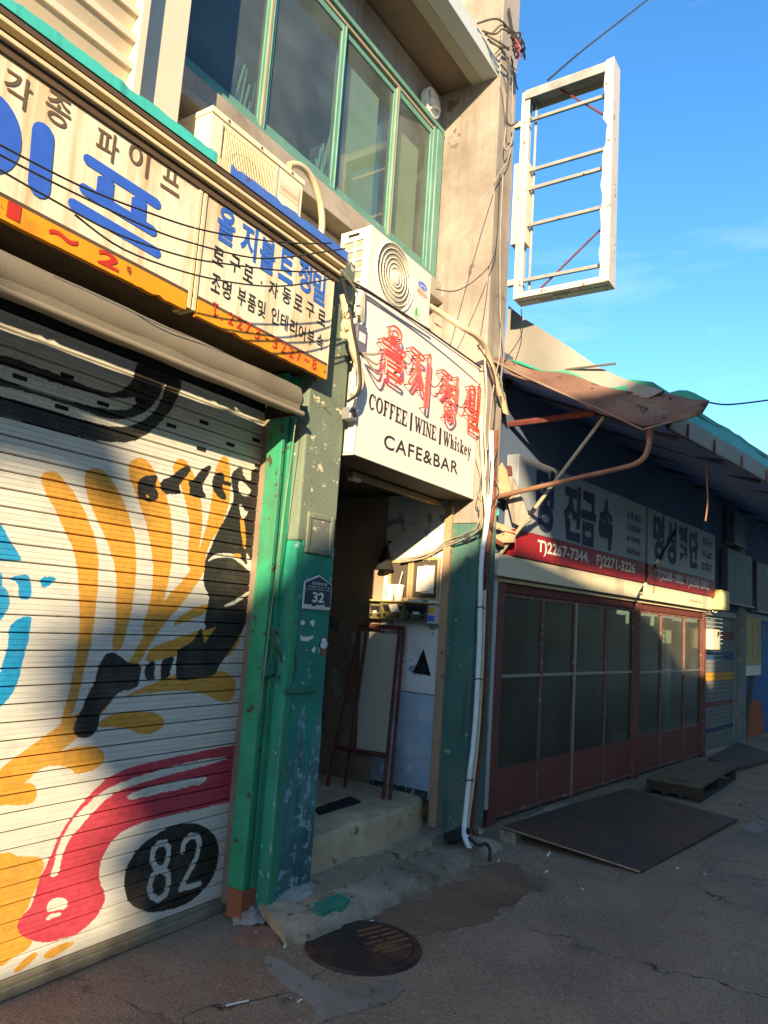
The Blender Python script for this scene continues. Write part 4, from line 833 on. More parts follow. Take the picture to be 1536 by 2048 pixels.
# ---------------------------------------------------------------- cafe light box sign
cs=thing('cafe_sign',(4.3,2.6,2.55),'white cafe light box sign with red neon Korean letters and COFFEE WINE Whiskey lettering','sign')
FC=FA(2.57)
X0,X1,Z0,Z1=3.475,5.085,2.56,3.605
part('face',mb().box(FC,X0,X1,Z0,Z1,-.012,0),M_cafe,cs,bev=.003)
part('box',mb().box(FC,X0+.004,X1-.004,Z0+.004,Z1-.004,-.34,-.012),M_greyp,cs)
part('edge_trim',mb().box(FC,X0-.006,X1+.004,Z0-.012,Z0,-.34,.006).box(FC,X0-.006,X1+.004,Z1,Z1+.012,-.34,.006).box(FC,X0-.010,X0,Z0,Z1,-.05,.005),M_white,cs)
part('bottom_plate',mb().box(FC,X0,X1,Z0-.016,Z0-.012,-.34,0),M_brown,cs)
F=FC
# slab serif lettering, built from strokes
def serif(m,F,s,p0,p1,h,c):
    W_={'C':.72,'O':.8,'F':.66,'E':.7,'W':1.05,'I':.38,'N':.8,'h':.62,'i':.34,'s':.46,'k':.64,'e':.54,'y':.6,' ':.22,'|':.3}
    tot=sum(W_[q] for q in s)+.06*len(s); sx=(p1[0]-p0[0])/tot; x=p0[0]; k=0
    def Z(a): return p0[1]+(p1[1]-p0[1])*(a-p0[0])/(p1[0]-p0[0])
    for ch in s:
        m.cut.append(len(m.f)); w_=W_[ch]*sx; hh=h; th=.21*sx; tn=.11*sx; xs=h*.68
        G=lambda a,b,cc,x=x:F(x+a,Z(x+a)+b,cc)
        cc=[c]
        def ln(x0,z0,x1,z1,t):
            cc[0]+=.00012; d=Vector((x1-x0,z1-z0)).normalized(); nn=Vector((-d.y,d.x))*t/2
            m.sheet(G,[(x0+nn.x,z0+nn.y),(x1+nn.x,z1+nn.y),(x1-nn.x,z1-nn.y),(x0-nn.x,z0-nn.y)],cc[0])
        def bar(x0,x1,z0,z1): cc[0]+=.00012; m.sheet(G,[(x0,z0),(x1,z0),(x1,z1),(x0,z1)],cc[0])
        def arc(cx,cz,rx,rz,t0,t1,tx,tz):
            cc[0]+=.00012; q=[];r=[]
            for i in range(19):
                t=t0+(t1-t0)*i/18; q.append((cx+rx*math.cos(t),cz+rz*math.sin(t))); r.append((cx+(rx-tx)*math.cos(t),cz+(rz-tz)*math.sin(t)))
            for i in range(18): m.sheet(G,[q[i],q[i+1],r[i+1],r[i]],cc[0])
        if ch=='C': arc(w_/2,hh/2,w_/2,hh/2,.75,2*math.pi-.75,th,tn); bar(w_*.86,w_*.96,hh*.62,hh*.98)
        elif ch=='O': arc(w_/2,hh/2,w_/2,hh/2,0,2*math.pi,th,tn)
        elif ch in 'FE':
            bar(w_*.12,w_*.12+th,0,hh); bar(0,w_*.42,0,tn); bar(0,w_*.95,hh-tn,hh); bar(w_*.95-tn*.8,w_*.95,hh*.70,hh); bar(w_*.12,w_*.62,hh*.47,hh*.47+tn); bar(w_*.56,w_*.62,hh*.36,hh*.64)
            if ch=='E': bar(0,w_*.98,0,tn); bar(w_*.98-tn*.8,w_*.98,0,hh*.3)
        elif ch=='I': bar(w_*.28,w_*.28+th,0,hh); bar(0,w_,0,tn); bar(0,w_,hh-tn,hh)
        elif ch=='N': bar(w_*.14,w_*.14+tn,0,hh); bar(w_*.78,w_*.78+tn,0,hh); ln(w_*.14,hh,w_*.84,0,th); bar(0,w_*.34,0,tn); bar(w_*.6,w_,hh-tn,hh); bar(0,w_*.24,hh-tn,hh)
        elif ch=='W':
            ln(w_*.1,hh,w_*.32,0,th);ln(w_*.32,0,w_*.52,hh,tn);ln(w_*.46,hh,w_*.68,0,th);ln(w_*.68,0,w_*.9,hh,tn); bar(0,w_*.26,hh-tn,hh); bar(w_*.36,w_*.62,hh-tn,hh); bar(w_*.78,w_,hh-tn,hh)
        elif ch=='|': bar(w_*.4,w_*.4+tn*1.3,-hh*.12,hh*1.08)
        elif ch=='h':
            bar(w_*.1,w_*.1+th,0,hh); bar(0,w_*.2,hh-tn,hh); arc(w_*.5,xs*.62,w_*.36,xs*.4,0,math.pi,th,tn); bar(w_*.86-th,w_*.86,0,xs*.64); bar(0,w_*.42,0,tn); bar(w_*.55,w_,0,tn)
        elif ch=='i': bar(w_*.3,w_*.3+th,0,xs); bar(0,w_*.4,xs-tn,xs); bar(0,w_,0,tn); arc(w_*.52,hh*.9,th*.6,th*.6,0,2*math.pi,th*.55,th*.55)
        elif ch=='s': arc(w_*.5,xs*.74,w_*.42,xs*.27,.5,math.pi*1.5,th*.8,tn); arc(w_*.5,xs*.27,w_*.42,xs*.28,-math.pi*.8,math.pi*.5,th*.8,tn)
        elif ch=='k': bar(w_*.1,w_*.1+th,0,hh); bar(0,w_*.2,hh-tn,hh); ln(w_*.25,xs*.4,w_*.8,xs,tn); ln(w_*.38,xs*.5,w_*.85,0,th); bar(0,w_*.38,0,tn); bar(w_*.6,w_,0,tn); bar(w_*.55,w_*.95,xs-tn,xs)
        elif ch=='e': arc(w_*.5,xs*.5,w_*.48,xs*.5,.0,2*math.pi-.7,th,tn); bar(w_*.1,w_*.95,xs*.48,xs*.48+tn)
        elif ch=='y': ln(w_*.15,xs,w_*.55,0,th); ln(w_*.85,xs,w_*.35,-hh*.3,tn); bar(0,w_*.38,xs-tn,xs); bar(w_*.62,w_,xs-tn,xs); bar(w_*.18,w_*.4,-hh*.32,-hh*.22)
        x+=w_+.06*sx; m.cut.append(len(m.f))
m=mb()
a=[(3.594,2.867),(4.118,2.876),(4.082,2.846),(4.135,2.845),(4.162,2.845),(4.517,2.844),(4.494,2.853),(4.554,2.852),(4.577,2.854),(5.034,2.864)]
def zl(p): return p
b0,b1=a[0],a[9]
def onl(x): return (x,b0[1]+(b1[1]-b0[1])*(x-b0[0])/(b1[0]-b0[0]))
hL=.105
serif(m,F,'COFFEE',onl((3.592,2.921)[0]),onl((4.055,2.916)[0]),hL,.002)
serif(m,F,'|',onl((4.067,2.919)[0]),onl((4.131,2.936)[0]),hL,.002)
serif(m,F,'WINE',onl((4.148,2.905)[0]),onl((4.456,2.985)[0]),hL,.002)
serif(m,F,'|',onl((4.47,2.989)[0]),onl((4.544,3.007)[0]),hL,.002)
serif(m,F,'Whiskey',onl((4.558,3.011)[0]),onl((5.014,3.129)[0]),hL,.002)
letters(m,M_inkk,cs)
m=mb()
q=[(3.789,2.661),(4.808,2.691)]
text_slope(m,F,'CAFE&BAR',(q[0][0],q[0][1]),(q[1][0],q[1][1]),.095,.002,.012,1.12)
letters(m,M_inkk,cs)
# neon letters: outlined tubes standing off the face, each on a dark backing
nb=[(3.76,3.284),(4.104,3.235),(4.525,3.206),(4.922,3.242)]
hs=[.36,.36,.35,.35]; ws=[.25,.27,.27,.20]
NS_={0:[('o',.52,.83,.30,.155),('l',[(.02,.60),(.98,.56)],.10),('l',[(.16,.44),(.88,.41),(.86,.27)],.085),('l',[(.84,.24),(.18,.25),(.18,.07),(.90,.03)],.085)],
 1:[('l',[(.04,.90),(.58,.86)],.10),('l',[(.36,.84),(.30,.52),(.06,.28)],.10),('l',[(.36,.60),(.62,.30)],.10),('l',[(.90,.98),(.86,.0)],.11)],
 2:[('l',[(.06,.95),(.56,.92)],.09),('l',[(.34,.90),(.28,.68),(.06,.52)],.09),('l',[(.34,.72),(.56,.54)],.085),('l',[(.90,1.0),(.88,.48)],.09),('l',[(.66,.76),(.86,.75)],.07),('o',.60,.22,.31,.21)],
 3:[('b',.08,.56,.52,.96,.08),('l',[(.90,1.0),(.86,.50)],.12),('l',[(.14,.42),(.84,.40),(.84,.27)],.08),('l',[(.82,.24),(.18,.24),(.16,.06),(.92,.03)],.08)]}
def stadium(pts,w,n=5):
    P=[Vector(p) for p in pts]; L=[];Q=[]
    for i,p in enumerate(P):
        d=(P[min(i+1,len(P)-1)]-P[max(i-1,0)]).normalized(); nn=Vector((-d.y,d.x))*(w/2); L.append(p+nn); Q.append(p-nn)
    def cap(p,d):
        a0=math.atan2(d.y,d.x); return [p+Vector((math.cos(a0+math.pi/2-math.pi*k/n),math.sin(a0+math.pi/2-math.pi*k/n)))*(w/2) for k in range(1,n)]
    return L+cap(P[-1],(P[-1]-P[-2]).normalized())+Q[::-1]+cap(P[0],(P[0]-P[1]).normalized())
for k in range(4):
    cx,cz=nb[k]
    nl=thing('neon_letter',FC(cx,cz-hs[k]/2,.04),['tall red neon letter, the first on the white cafe sign','red neon letter with a long straight right stroke, second on the white cafe sign','red neon letter with a ring at its foot, third on the white cafe sign','red neon letter at the shaded right end of the cafe sign, given a stronger glow'][k],'neon letter','neon letters on the cafe sign')
    W0,H0=ws[k],hs[k]; T=lambda x,z: (cx+(x-.5)*W0,cz+(z-.5)*H0)
    loops=[]
    for s_ in NS_[k]:
        if s_[0]=='o':
            for q_ in (1,.48): loops.append([T(s_[1]+s_[3]*q_*math.cos(2*math.pi*i/22),s_[2]+s_[4]*q_*math.sin(2*math.pi*i/22)) for i in range(22)])
        elif s_[0]=='b':
            x0,x1,z0,z1,w_=s_[1:]
            for e in (0,w_): loops.append([T(*p) for p in chaikin([(x0+e,z0+e),(x1-e,z0+e),(x1-e,z1-e),(x0+e,z1-e)],2)])
        else: loops.append([(p.x,p.y) for p in stadium([T(*p) for p in s_[1]],s_[2]*H0*.9)])
    for lp in loops:
        part('tube',mb().tube([FC(x,z,.05+.003*math.sin(i*.8+k)) for i,(x,z) in enumerate(lp)],.0072,6,closed=True),M_neonshade if k==3 else M_neon,nl)
        for i in range(0,len(lp),max(2,len(lp)//3)): x,z=lp[i]; part('standoff',mb().tube([FC(x,z,.001),FC(x,z,.046)],.004,5),M_cable,nl)
    if k<3:
        m=mb(); m.tube(smooth_path([FC(cx+ws[k]*.35,cz+.02,.03),FC(cx+ws[k]*.75,cz-.02,.05),FC(nb[k+1][0]-ws[k+1]*.3,nb[k+1][1]+.12,.03)],6),.004,5); part('feed_wire',m,M_cable,nl)
# transformer and its fan of cables at the left edge of the sign
tb=thing('transformer_box',(3.44,2.55,3.3),'small grey transformer box at the upper left edge of the cafe sign','electrical box')
q=[(3.397,3.352),(3.495,3.38),(3.507,3.197),(3.408,3.175)]
part('case',mb().box(FA(2.58),q[0][0],q[1][0],q[3][1],q[0][1],-.08,.03),W('slate_box','#5c5b66',.5,.1,5,bump=.05),tb,bev=.004)
part('label_plate',mb().box(FA(2.58),q[0][0]+.02,q[1][0]-.015,(q[0][1]+q[3][1])/2-.02,q[0][1]-.05,.03,.0325),M_paper,tb)
o=FC(*(3.425,3.161),.05)
for k,(e,s_) in enumerate((((760,690),-.04),((765,708),-.01),((762,720),-.05),((768,742),-.08))):
    e_=FC(*{0:(3.625,3.286),1:(3.664,3.247),2:(3.637,3.185),3:(3.678,3.139)}[k],.04)
    tag(mb().tube(smooth_path([o,(o+e_)/2+Vector((0,-.03,s_)),e_],6),.006,6).build('neon_cable',M_cablew),['uppermost grey cable fanning from the transformer to the first neon letter','second grey cable fanning from the transformer box','third grey cable fanning from the transformer box','lowest sagging grey cable from the transformer to the first neon letter'][k],'cable')
# round spotlight on the pillar edge
sp=thing('spot_fitting',(3.43,2.55,2.62),'small square grey lamp fitting at the lower left of the cafe sign','lamp')
c_=(3.411,2.781)
part('housing',mb().box(FA(2.57),c_[0]-.035,c_[0]+.035,c_[1]-.038,c_[1]+.038,-.04,.03),M_grey,sp,bev=.008)
part('lens',mb().lathe(FA(2.57),c_[0],c_[1],[(.024,.03),(.02,.034)],18),M_dark,sp)
# ---------------------------------------------------------------- air conditioner standing on the cafe sign
def slab_box(m,F,x0,x1,z0,z1,c0,c1): return m.box(F,x0,x1,z0,z1,c0,c1)
ac=thing('outdoor_unit',(3.95,2.8,3.62),'white air conditioner unit with a round spiral grille on top of the cafe sign','air conditioner')
FU=FA(2.62); ax0,ax1,az0,az1=3.553,4.335,3.625,4.085
part('body',mb().box(FU,ax0+.012,ax1,az0+.02,az1,-.24,-.045),M_acw,ac,bev=.01)
gcx,gcz=(3.863,3.862); gcx+=.0
gr=.222
# front plate with a round opening
m=mb(); nn=40; outer=[]; inner=[]
for k in range(nn):
    t=2*math.pi*k/nn; cx_,sz_=math.cos(t),math.sin(t)
    s_=1/max(abs(cx_)/1,abs(sz_)/1)
    ox=(ax1-gcx if cx_>0 else gcx-ax0)*cx_*s_; oz=((az1-gcz) if sz_>0 else (gcz-az0))*sz_*s_
    outer.append((gcx+ox,gcz+oz)); inner.append((gcx+gr*cx_,gcz+min(gr,gr)*sz_))
V=[FU(a,b,.0) for a,b in outer]+[FU(a,b,0.0) for a,b in inner]+[FU(a,b,-.03) for a,b in inner]+[FU(a,b,-.03) for a,b in outer]
m.add(V,[(k,(k+1)%nn,nn+(k+1)%nn,nn+k) for k in range(nn)]+[(nn+k,nn+(k+1)%nn,2*nn+(k+1)%nn,2*nn+k) for k in range(nn)]+[(3*nn+k,3*nn+(k+1)%nn,(k+1)%nn,k) for k in range(nn)])
part('front_plate',m,M_acw,ac)
part('fan_well',mb().lathe(FU,gcx,gcz,[(gr,-.031),(gr-.01,-.036)],32),M_dark,ac)
part('grille_rim',mb().tube([FU(gcx+(gr+.004)*math.cos(2*math.pi*k/40),gcz+(gr+.004)*math.sin(2*math.pi*k/40),.004) for k in range(40)],.007,6,closed=True),M_acw,ac)
for r in (.19,.158,.127,.096,.066):
    part('grille_ring',mb().tube([FU(gcx+r*math.cos(2*math.pi*k/36),gcz+r*math.sin(2*math.pi*k/36),.006) for k in range(36)],.0042,6,closed=True),M_acw,ac)
m=mb()
for k in range(84):
    t=2*math.pi*k/84
    pts=[FU(gcx+r*math.cos(t+(r-.05)*1.2),gcz+r*math.sin(t+(r-.05)*1.2),.002) for r in (.05,.11,.17,gr)]
    m.tube(pts,.0011,4,cap=False)
part('grille_wire',m,M_acw,ac)
part('hub',mb().lathe(FU,gcx,gcz,[(.05,0),(.048,.009),(.03,.013)],24),M_acw,ac)
for k in range(3):
    t=.4+k*2.094
    m=mb(); m.add([FU(gcx+r*math.cos(t+d),gcz+r*math.sin(t+d),c) for r,d,c in ((.05,-.2,-.02),(.2,-.35,-.028),(.21,.35,-.018),(.05,.3,-.012))],[(0,1,2,3)])
    part('fan_blade',m,W('fan_grey','#6b6a66',.5,.1,5,bump=0),ac)
# left side with two columns of openings
FL=FX(ax0+.012)
m=mb(); ys=[2.632,2.72,2.735,2.825,2.86]
zs=[az0+.02+(az1-az0-.10)*k/5 for k in range(6)]
for y0,y1 in ((2.652,2.675),(2.735,2.752),(2.835,2.86)): m.box(FL,y0,y1,az0+.02,az1-.005,-.0,.012)
for z in zs: m.box(FL,2.675,2.735,z,z+.016,-.0,.0118).box(FL,2.752,2.835,z,z+.016,0,.0118)
m.box(FL,2.675,2.735,az1-.065,az1-.005,0,.0119).box(FL,2.752,2.835,az1-.065,az1-.005,0,.0119)
part('side_lattice',m,M_acw,ac)
part('side_coil',mb().box(FL,2.645,2.85,az0+.03,az1-.07,-.0,.004),W('coil_fins','#8f8775',.6,.2,30,bump=.3,bscale=200),ac)
part('carry_handle',mb().box(FL,2.71,2.80,az1-.05,az1-.03,.0121,.0135),M_dark,ac)
c_=(4.221,3.956)
m=mb(); m.prism(FU,[(c_[0]+.066*math.cos(2*math.pi*k/28),c_[1]+.03*math.sin(2*math.pi*k/28)) for k in range(28)],.0005,.003); bd=part('badge',m,W('badge_blue','#2b58b8',.4,.05,5,bump=0),ac)
m=mb(); ring(m,FU,c_[0],c_[1],.064,.028,.004,.0034); text_fit(m,FU,'Carrier',c_[0]-.046,c_[0]+.046,c_[1]-.013,c_[1]+.015,.0036,.01)
letters(m,M_ltwhite,bd)
c_=(4.221,3.895)
m=mb(); text_fit(m,FU,'캐리어',c_[0]-.066,c_[0]+.066,c_[1]-.024,c_[1]+.024,.0015,.008); letters(m,M_red,ac)
c_=(4.178,3.727)
m=mb(); m.prism(FU,chaikin([(c_[0]-.03,c_[1]-.035),(c_[0]-.04,c_[1]+.01),(c_[0]-.02,c_[1]+.05),(c_[0],c_[1]+.02),(c_[0]-.012,c_[1]-.02)],2),.0005,.002); text_fit(m,FU,'eco',c_[0],c_[0]+.035,c_[1]-.015,c_[1]+.002,.0015,.01); text_fit(m,FU,'inverter',c_[0]-.03,c_[0]+.035,c_[1]-.042,c_[1]-.028,.0015,.008)
part('eco_mark',m,W('eco_green','#4d9a4a',.6,.1,9,bump=0),ac)
for x in (ax0+.1,ax1-.1): part('foot',mb().box(FU,x-.03,x+.03,3.612,3.65,-.26,.0),M_grey,ac)
# ---------------------------------------------------------------- old unit behind the blue hood
oc=thing('outdoor_unit',(2.65,2.9,3.65),'old yellowed air conditioner unit with a bare wire grille behind the blue hood edge','air conditioner')
FO=FA(2.75); bx0,bx1,bz0,bz1=2.288,3.02,3.645,4.12
part('body',mb().box(FO,bx0,bx1,bz0,bz1,-.26,-.02),M_ac,oc,bev=.008)
gx1=bx0+.50
part('front_frame',mb().box(FO,bx0,bx0+.085,bz0,bz1,-.019,0).box(FO,bx0+.085,gx1,bz1-.05,bz1,-.019,-.001).box(FO,gx1,bx1,bz0,bz1,-.019,0),M_ac,oc,bev=.004)
part('top_lid',mb().box(FO,bx0-.006,bx1+.006,bz1-.028,bz1+.006,-.27,.008),M_ac,oc,bev=.004)
part('inner_panel',mb().box(FO,bx0+.085,gx1,bz0,bz1-.05,-.0195,-.015),W('rusty_ivory','#c9a877',.6,.2,6,dirt=('#a07040',.4),bump=.1),oc)
ocx,ocz=bx0+.285,bz0+.19
part('fan_ring',mb().lathe(FO,ocx,ocz,[(.19,-.0149),(.19,-.008),(.175,-.008),(.172,-.0149)],30),W('tan_fan_ring','#b98f5e',.6,.15,6,dirt=('#8d5f36',.3),bump=.1),oc)
part('fan_disc',mb().lathe(FO,ocx,ocz,[(.165,-.0148),(.05,-.012),(.045,-.004)],24),W('tan_fan','#a98453',.6,.15,6,bump=.05),oc)
m=mb()
for k in range(34):
    x=bx0+.095+k*.0121
    m.tube([FO(x,bz0,.004),FO(x,bz1-.06,.004),FO(x,bz1-.052,-.002)],.0019,4,cap=False)
for z in (bz1-.09,bz1-.2,bz1-.31): m.tube([FO(bx0+.09,z,.002),FO(gx1-.005,z,.002)],.002,4)
part('wire_grille',m,M_cablec,oc)
part('groove',mb().box(FO,gx1+.012,gx1+.018,bz0,bz1-.03,.0002,.001).box(FO,bx1-.03,bx1-.025,bz0,bz1-.06,.0002,.001),M_grey,oc)
p0=(2.83,3.976); p1=(2.994,4.017)
lx0,lx1=gx1+.03,bx1-.035
part('maker_plate',mb().box(FO,lx0,lx1,bz1-.175,bz1-.105,.0003,.002),W('peach_plate','#d9b894',.5,.05,5,bump=0),oc)
m=mb(); text_fit(m,FO,'DAEWOO',lx0+.015,lx1-.045,bz1-.152,bz1-.13,.0025,.005); ring(m,FO,lx1-.03,bz1-.141,.009,.009,.003,.0025,16); ring(m,FO,lx1-.014,bz1-.141,.009,.009,.003,.0027,16); letters(m,W('brown_print2','#8a6a55',.6,.1,9,bump=0),oc)
for x in (bx0+.11,bx0+.36,bx0+.62): part('screw',mb().lathe(FO,x,bz1-.012,[(.008,.008),(.007,.012)],8),M_rust,oc)
h=[(2.935,2.8,4.193),(3.011,2.8,4.238),(3.096,2.8,4.245),(3.168,2.8,4.211),(3.227,2.8,4.146),(3.262,2.8,4.064),(3.278,2.8,3.982),(3.272,2.8,3.912)]
tag(mb().tube(smooth_path(h,5),.021,10).build('hose',M_hose),'thick beige insulated hose curling down beside the old outdoor unit','hose')
# junk behind the old unit
tag(mb().box(FA(2.98),2.12,2.28,3.66,4.05,-.08,.0).build('grey_board',M_concd,bev=.004),'grey board leaning in the dark gap left of the old outdoor unit','board')
# ---------------------------------------------------------------- bare blade sign frame
bf=thing('blade_sign',(5.45,2.1,4.3),'empty white metal blade sign frame with five cross bars against the sky','sign frame')
XF=5.45
q=[(2.467,6.291),(2.497,4.335),(1.735,4.358),(1.689,6.308),(2.501,6.314)]
yi,yo=2.47,1.655; z0,z1=4.335,6.27; d=.17
M_frw=W('peeling_white_frame','#a9a49a',.55,.08,4,chip=('#7a6656',.13,14),streak=('#a39a8c',.15),bump=.08)
M_fri=W('grey_frame_inside','#8e8b86',.55,.12,4,dirt=('#5d584f',.3),bump=.08)
def fbox(n,y0,y1,za,zb,x0,x1,mat): part(n,mb().box(FW,x0,x1,y0,y1,za,zb),mat,bf,bev=.003)
jag=lambda y,za,zb,seed: None
m=mb(); rng=random.Random(31); n=26
# outer upright: channel with an uneven peeled inner lip
fbox('outer_upright',yo-.0,yo+.012,z0,z1+.03,XF,XF+d,M_frw)
V=[(yo,z0)]+[(yo,z1+.03)]+[(yo+.075+rng.uniform(-.006,.012)-(.03 if 0.3<i/n<.42 else 0),z1+.02-(z1-z0)*i/n) for i in range(n+1)]
part('outer_lip',mb().prism(lambda a,b,c:Vector((XF+c,a,b)),V,-.008,.0035),M_frw,bf)
fbox('inner_upright',yi-.03,yi,z0,z1,XF,XF+d,M_frw)
fbox('inner_lip',yi-.075,yi-.032,z0+.02,z1-.02,XF+.01,XF+.02,M_frw)
fbox('inner_lip',yi-.10,yi-.08,z0+.02,z1-.02,XF+.12,XF+.135,M_fri)
fbox('top_rail',yo+.012,yi-.03,z1-.015,z1+.0,XF,XF+d,M_fri)
fbox('top_lip',yo+.012,yi-.03,z1-.075,z1+.012,XF-.005,XF+.001,M_fri)
fbox('top_lip',yo+.012,yi-.03,z1-.075,z1,XF+d,XF+d+.005,M_fri)
fbox('bottom_rail',yo+.012,yi-.03,z0,z0+.012,XF,XF+d,M_frw)
fbox('bottom_lip',yo+.012,yi-.03,z0,z0+.05,XF-.004,XF+.002,M_frw)
part('seam',mb().box(FW,XF+.07,XF+.075,yo+.02,yi-.02,z0-.003,z0),M_brown,bf)
part('rivet',mb().box(FW,XF+.035,XF+.06,yo+.33,yo+.48,z0-.004,z0).box(FW,XF+.10,XF+.12,yo+.5,yo+.62,z0-.004,z0),M_grey,bf)
for a,b in zip([(2.404,6.039),(2.407,5.549),(2.47,5.372),(2.465,5.031),(2.425,4.527)],[(1.752,6.033),(1.752,5.545),(1.756,5.375),(1.756,5.028),(1.768,4.52)]):
    part('cross_bar',mb().box(lambda p,q_,c,a=a,b=b:Vector((XF+.08+c,a[0]+(b[0]-a[0])*p,a[1]+(b[1]-a[1])*p+q_)),-.02,1.02,-.014,.014,-.012,.012),W('flaked_bar','#8a8780',.5,.2,7,chip=('#5a4a40',.15,18),metal=.3,bump=.1),bf)
for a,b in ([(5.55,2.238,6.343),(5.55,1.766,5.877)],[(5.55,2.279,4.425),(5.55,1.77,4.844)]): part('diagonal_rod',mb().tube([Vector(a),Vector(b)],.009,6),M_rustp,bf)
part('wall_box',mb().box(FW,XF+.03,XF+.15,2.40,2.53,4.86,5.62),M_creamp,bf,bev=.004)
part('wall_arm',mb().box(FW,XF+.06,XF+.10,yi-.01,2.56,6.0,6.05).box(FW,XF+.06,XF+.10,yi-.01,2.56,4.5,4.55),M_frw,bf)
# ---------------------------------------------------------------- neighbouring shops under the canopy
nbh=thing('shop_row',(8.4,2.4,0),'low row of shuttered shops with red brown glazed doors under the dark canopy','building')
FBZ=FB(0)
U1=5.50
w=mb(); w.box(FBZ,-.25,14,1.95,3.95,-.3,-.02); part('upper_wall',w,W('haze_blue_wall','#47556c',.85,.2,2,bump=.15),nbh)  # blue of the upper wall stands in for haze under the canopy
w=mb(); w.box(FB(0),-.25,5.6,0,2.0,-1.4,-1.3); w.box(FB(0),-.25,5.6,0,.04,-1.3,-.05); w.box(FB(0),-.25,-.2,0,2.0,-1.3,-.05); part('inside_lining',w,W('dim_shop_inside','#6f6656',.9,.3,1.5,bump=.1),nbh)
def u(x,y,off=0): pass
# glazed doors: posts, stiles, rails, panes, lower panels
posts=[(-.06,.065),(2.965,3.085),(5.40,5.50)]
for a,b in posts: part('post',mb().box(FBZ,a,b,0.0,1.94,-.06,.035),M_redd,nbh,bev=.005)
part('door_head',mb().box(FBZ,.065,2.965,1.865,1.94,-.06,.02).box(FBZ,3.085,5.40,1.865,1.94,-.06,.02),M_rustp,nbh,bev=.004)
def leaves(us,zm,zp,alu):
    for i in range(len(us)-1):
        a,b=us[i],us[i+1]; t=.016
        dr=part('door',mb().box(FBZ,a+.002,a+t,.04,1.862,-.03,.008).box(FBZ,b-t,b-.002,.04,1.862,-.03,.008).box(FBZ,a+t,b-t,1.83,1.862,-.03,.006).box(FBZ,a+t,b-t,.03,.06,-.03,.006),alu,nbh,bev=.002)
        part('panel',mb().box(FBZ,a+t,b-t,.06,zp,-.02,.0),M_redd,dr)
        part('glazing_bar',mb().box(FBZ,a+t,b-t,zm-.012,zm+.012,-.02,.007),M_alu,dr)
        part('pane',mb().box(FBZ,a+t,b-t,zp+.002,zm-.014,-.012,-.008),M_glassd,dr)
        part('pane',mb().box(FBZ,a+t,b-t,zm+.014,1.828,-.012,-.008),M_glassd,dr)
M_stile=W('worn_red_stile','#6d4a41',.6,.2,7,chip=('#9a9488',.2,16),bump=.1)
us=[.066]+[q[0] for q in [(0.802,1.187),(1.462,1.177),(2.215,1.171)]]+[2.964]; leaves(us,1.165,.42,M_stile)
us=[3.086]+[q[0] for q in [(3.834,1.16),(4.692,1.161)]]+[5.399]; leaves(us,1.155,.43,M_stile)
part('bright_stile',mb().box(FBZ,us[0]*0+(1.462,1.177)[0]-.012,(1.462,1.177)[0]+.012,.03,1.85,.008,.02),M_alu,nbh,bev=.002)
# curtains and a mesh rack behind the right hand doors
def curtain(a,b,z0,z1,dep,seed,mat,name='curtain'):
    rng=random.Random(seed); n=int((b-a)/.02); V=[]; F_=[]
    for i in range(n+1):
        x=a+(b-a)*i/n; c=dep+.014*math.sin(i*1.15+seed)+.008*math.sin(i*.43)
        top=z1-.018*abs(math.sin(i*.55+seed))
        V+=[FBZ(x,z0,c*1.2-.0),FBZ(x,top,c)]
    F_=[(2*i,2*i+2,2*i+3,2*i+1) for i in range(n)]
    o=mb().add(V,F_,True).build(name,mat,nbh); return o
curtain(2.22,2.95,.5,1.80,-.09,1,M_curt); curtain(4.42,5.38,.5,1.80,-.07,3,W('light_curtain_cloth','#bfa671',.9,.12,6,bump=.2))
curtain(3.10,3.66,1.66,1.82,-.05,4,M_curt,'pelmet'); curtain(3.76,4.35,1.66,1.82,-.05,6,M_curt,'pelmet')
m=mb()
for k in range(16): m.tube([FBZ(3.1,.5+k*.075,-.12),FBZ(4.36,.5+k*.075,-.12)],.006,4)
for k in range(12): m.tube([FBZ(3.12+k*.112,.45,-.13),FBZ(3.12+k*.112,1.7,-.13)],.005,4)
part('wire_rack',m,W('rack_wire','#8d8672',.5,.1,9,metal=.4,bump=0),nbh)
part('rack_sheet',mb().box(FBZ,3.1,4.36,.45,1.7,-.19,-.18),W('pale_stock','#8e8468',.8,.3,7,bump=.1),nbh)
# cream fascia panel over the doors
part('fascia_panel',mb().box(FBZ,-.17,5.52,1.985,2.165,.02,.10),M_bcream,nbh,bev=.006)
part('fascia_lip',mb().box(FBZ,-.10,5.46,1.945,1.975,.0,.05),M_beige,nbh,bev=.003)
def scribble(m,F,x0,x1,z0,z1,n,seed,c):
    rng=random.Random(seed); w_=(x1-x0)/n; k=0
    for i in range(n):
        a=x0+i*w_+w_*.1; b=a+w_*.75
        for j in range(4):
            k+=1; t=(z1-z0)*.16
            if rng.random()<.5: z=rng.uniform(z0+t,z1-t); m.sheet(F,[(a,z-t/2),(b,z-t/2),(b,z+t/2),(a,z+t/2)],c+.00006*k)
            else: x=rng.uniform(a,b-w_*.14); m.sheet(F,[(x,z0),(x+w_*.14,z0),(x+w_*.14,z1),(x,z1)],c+.00006*k)
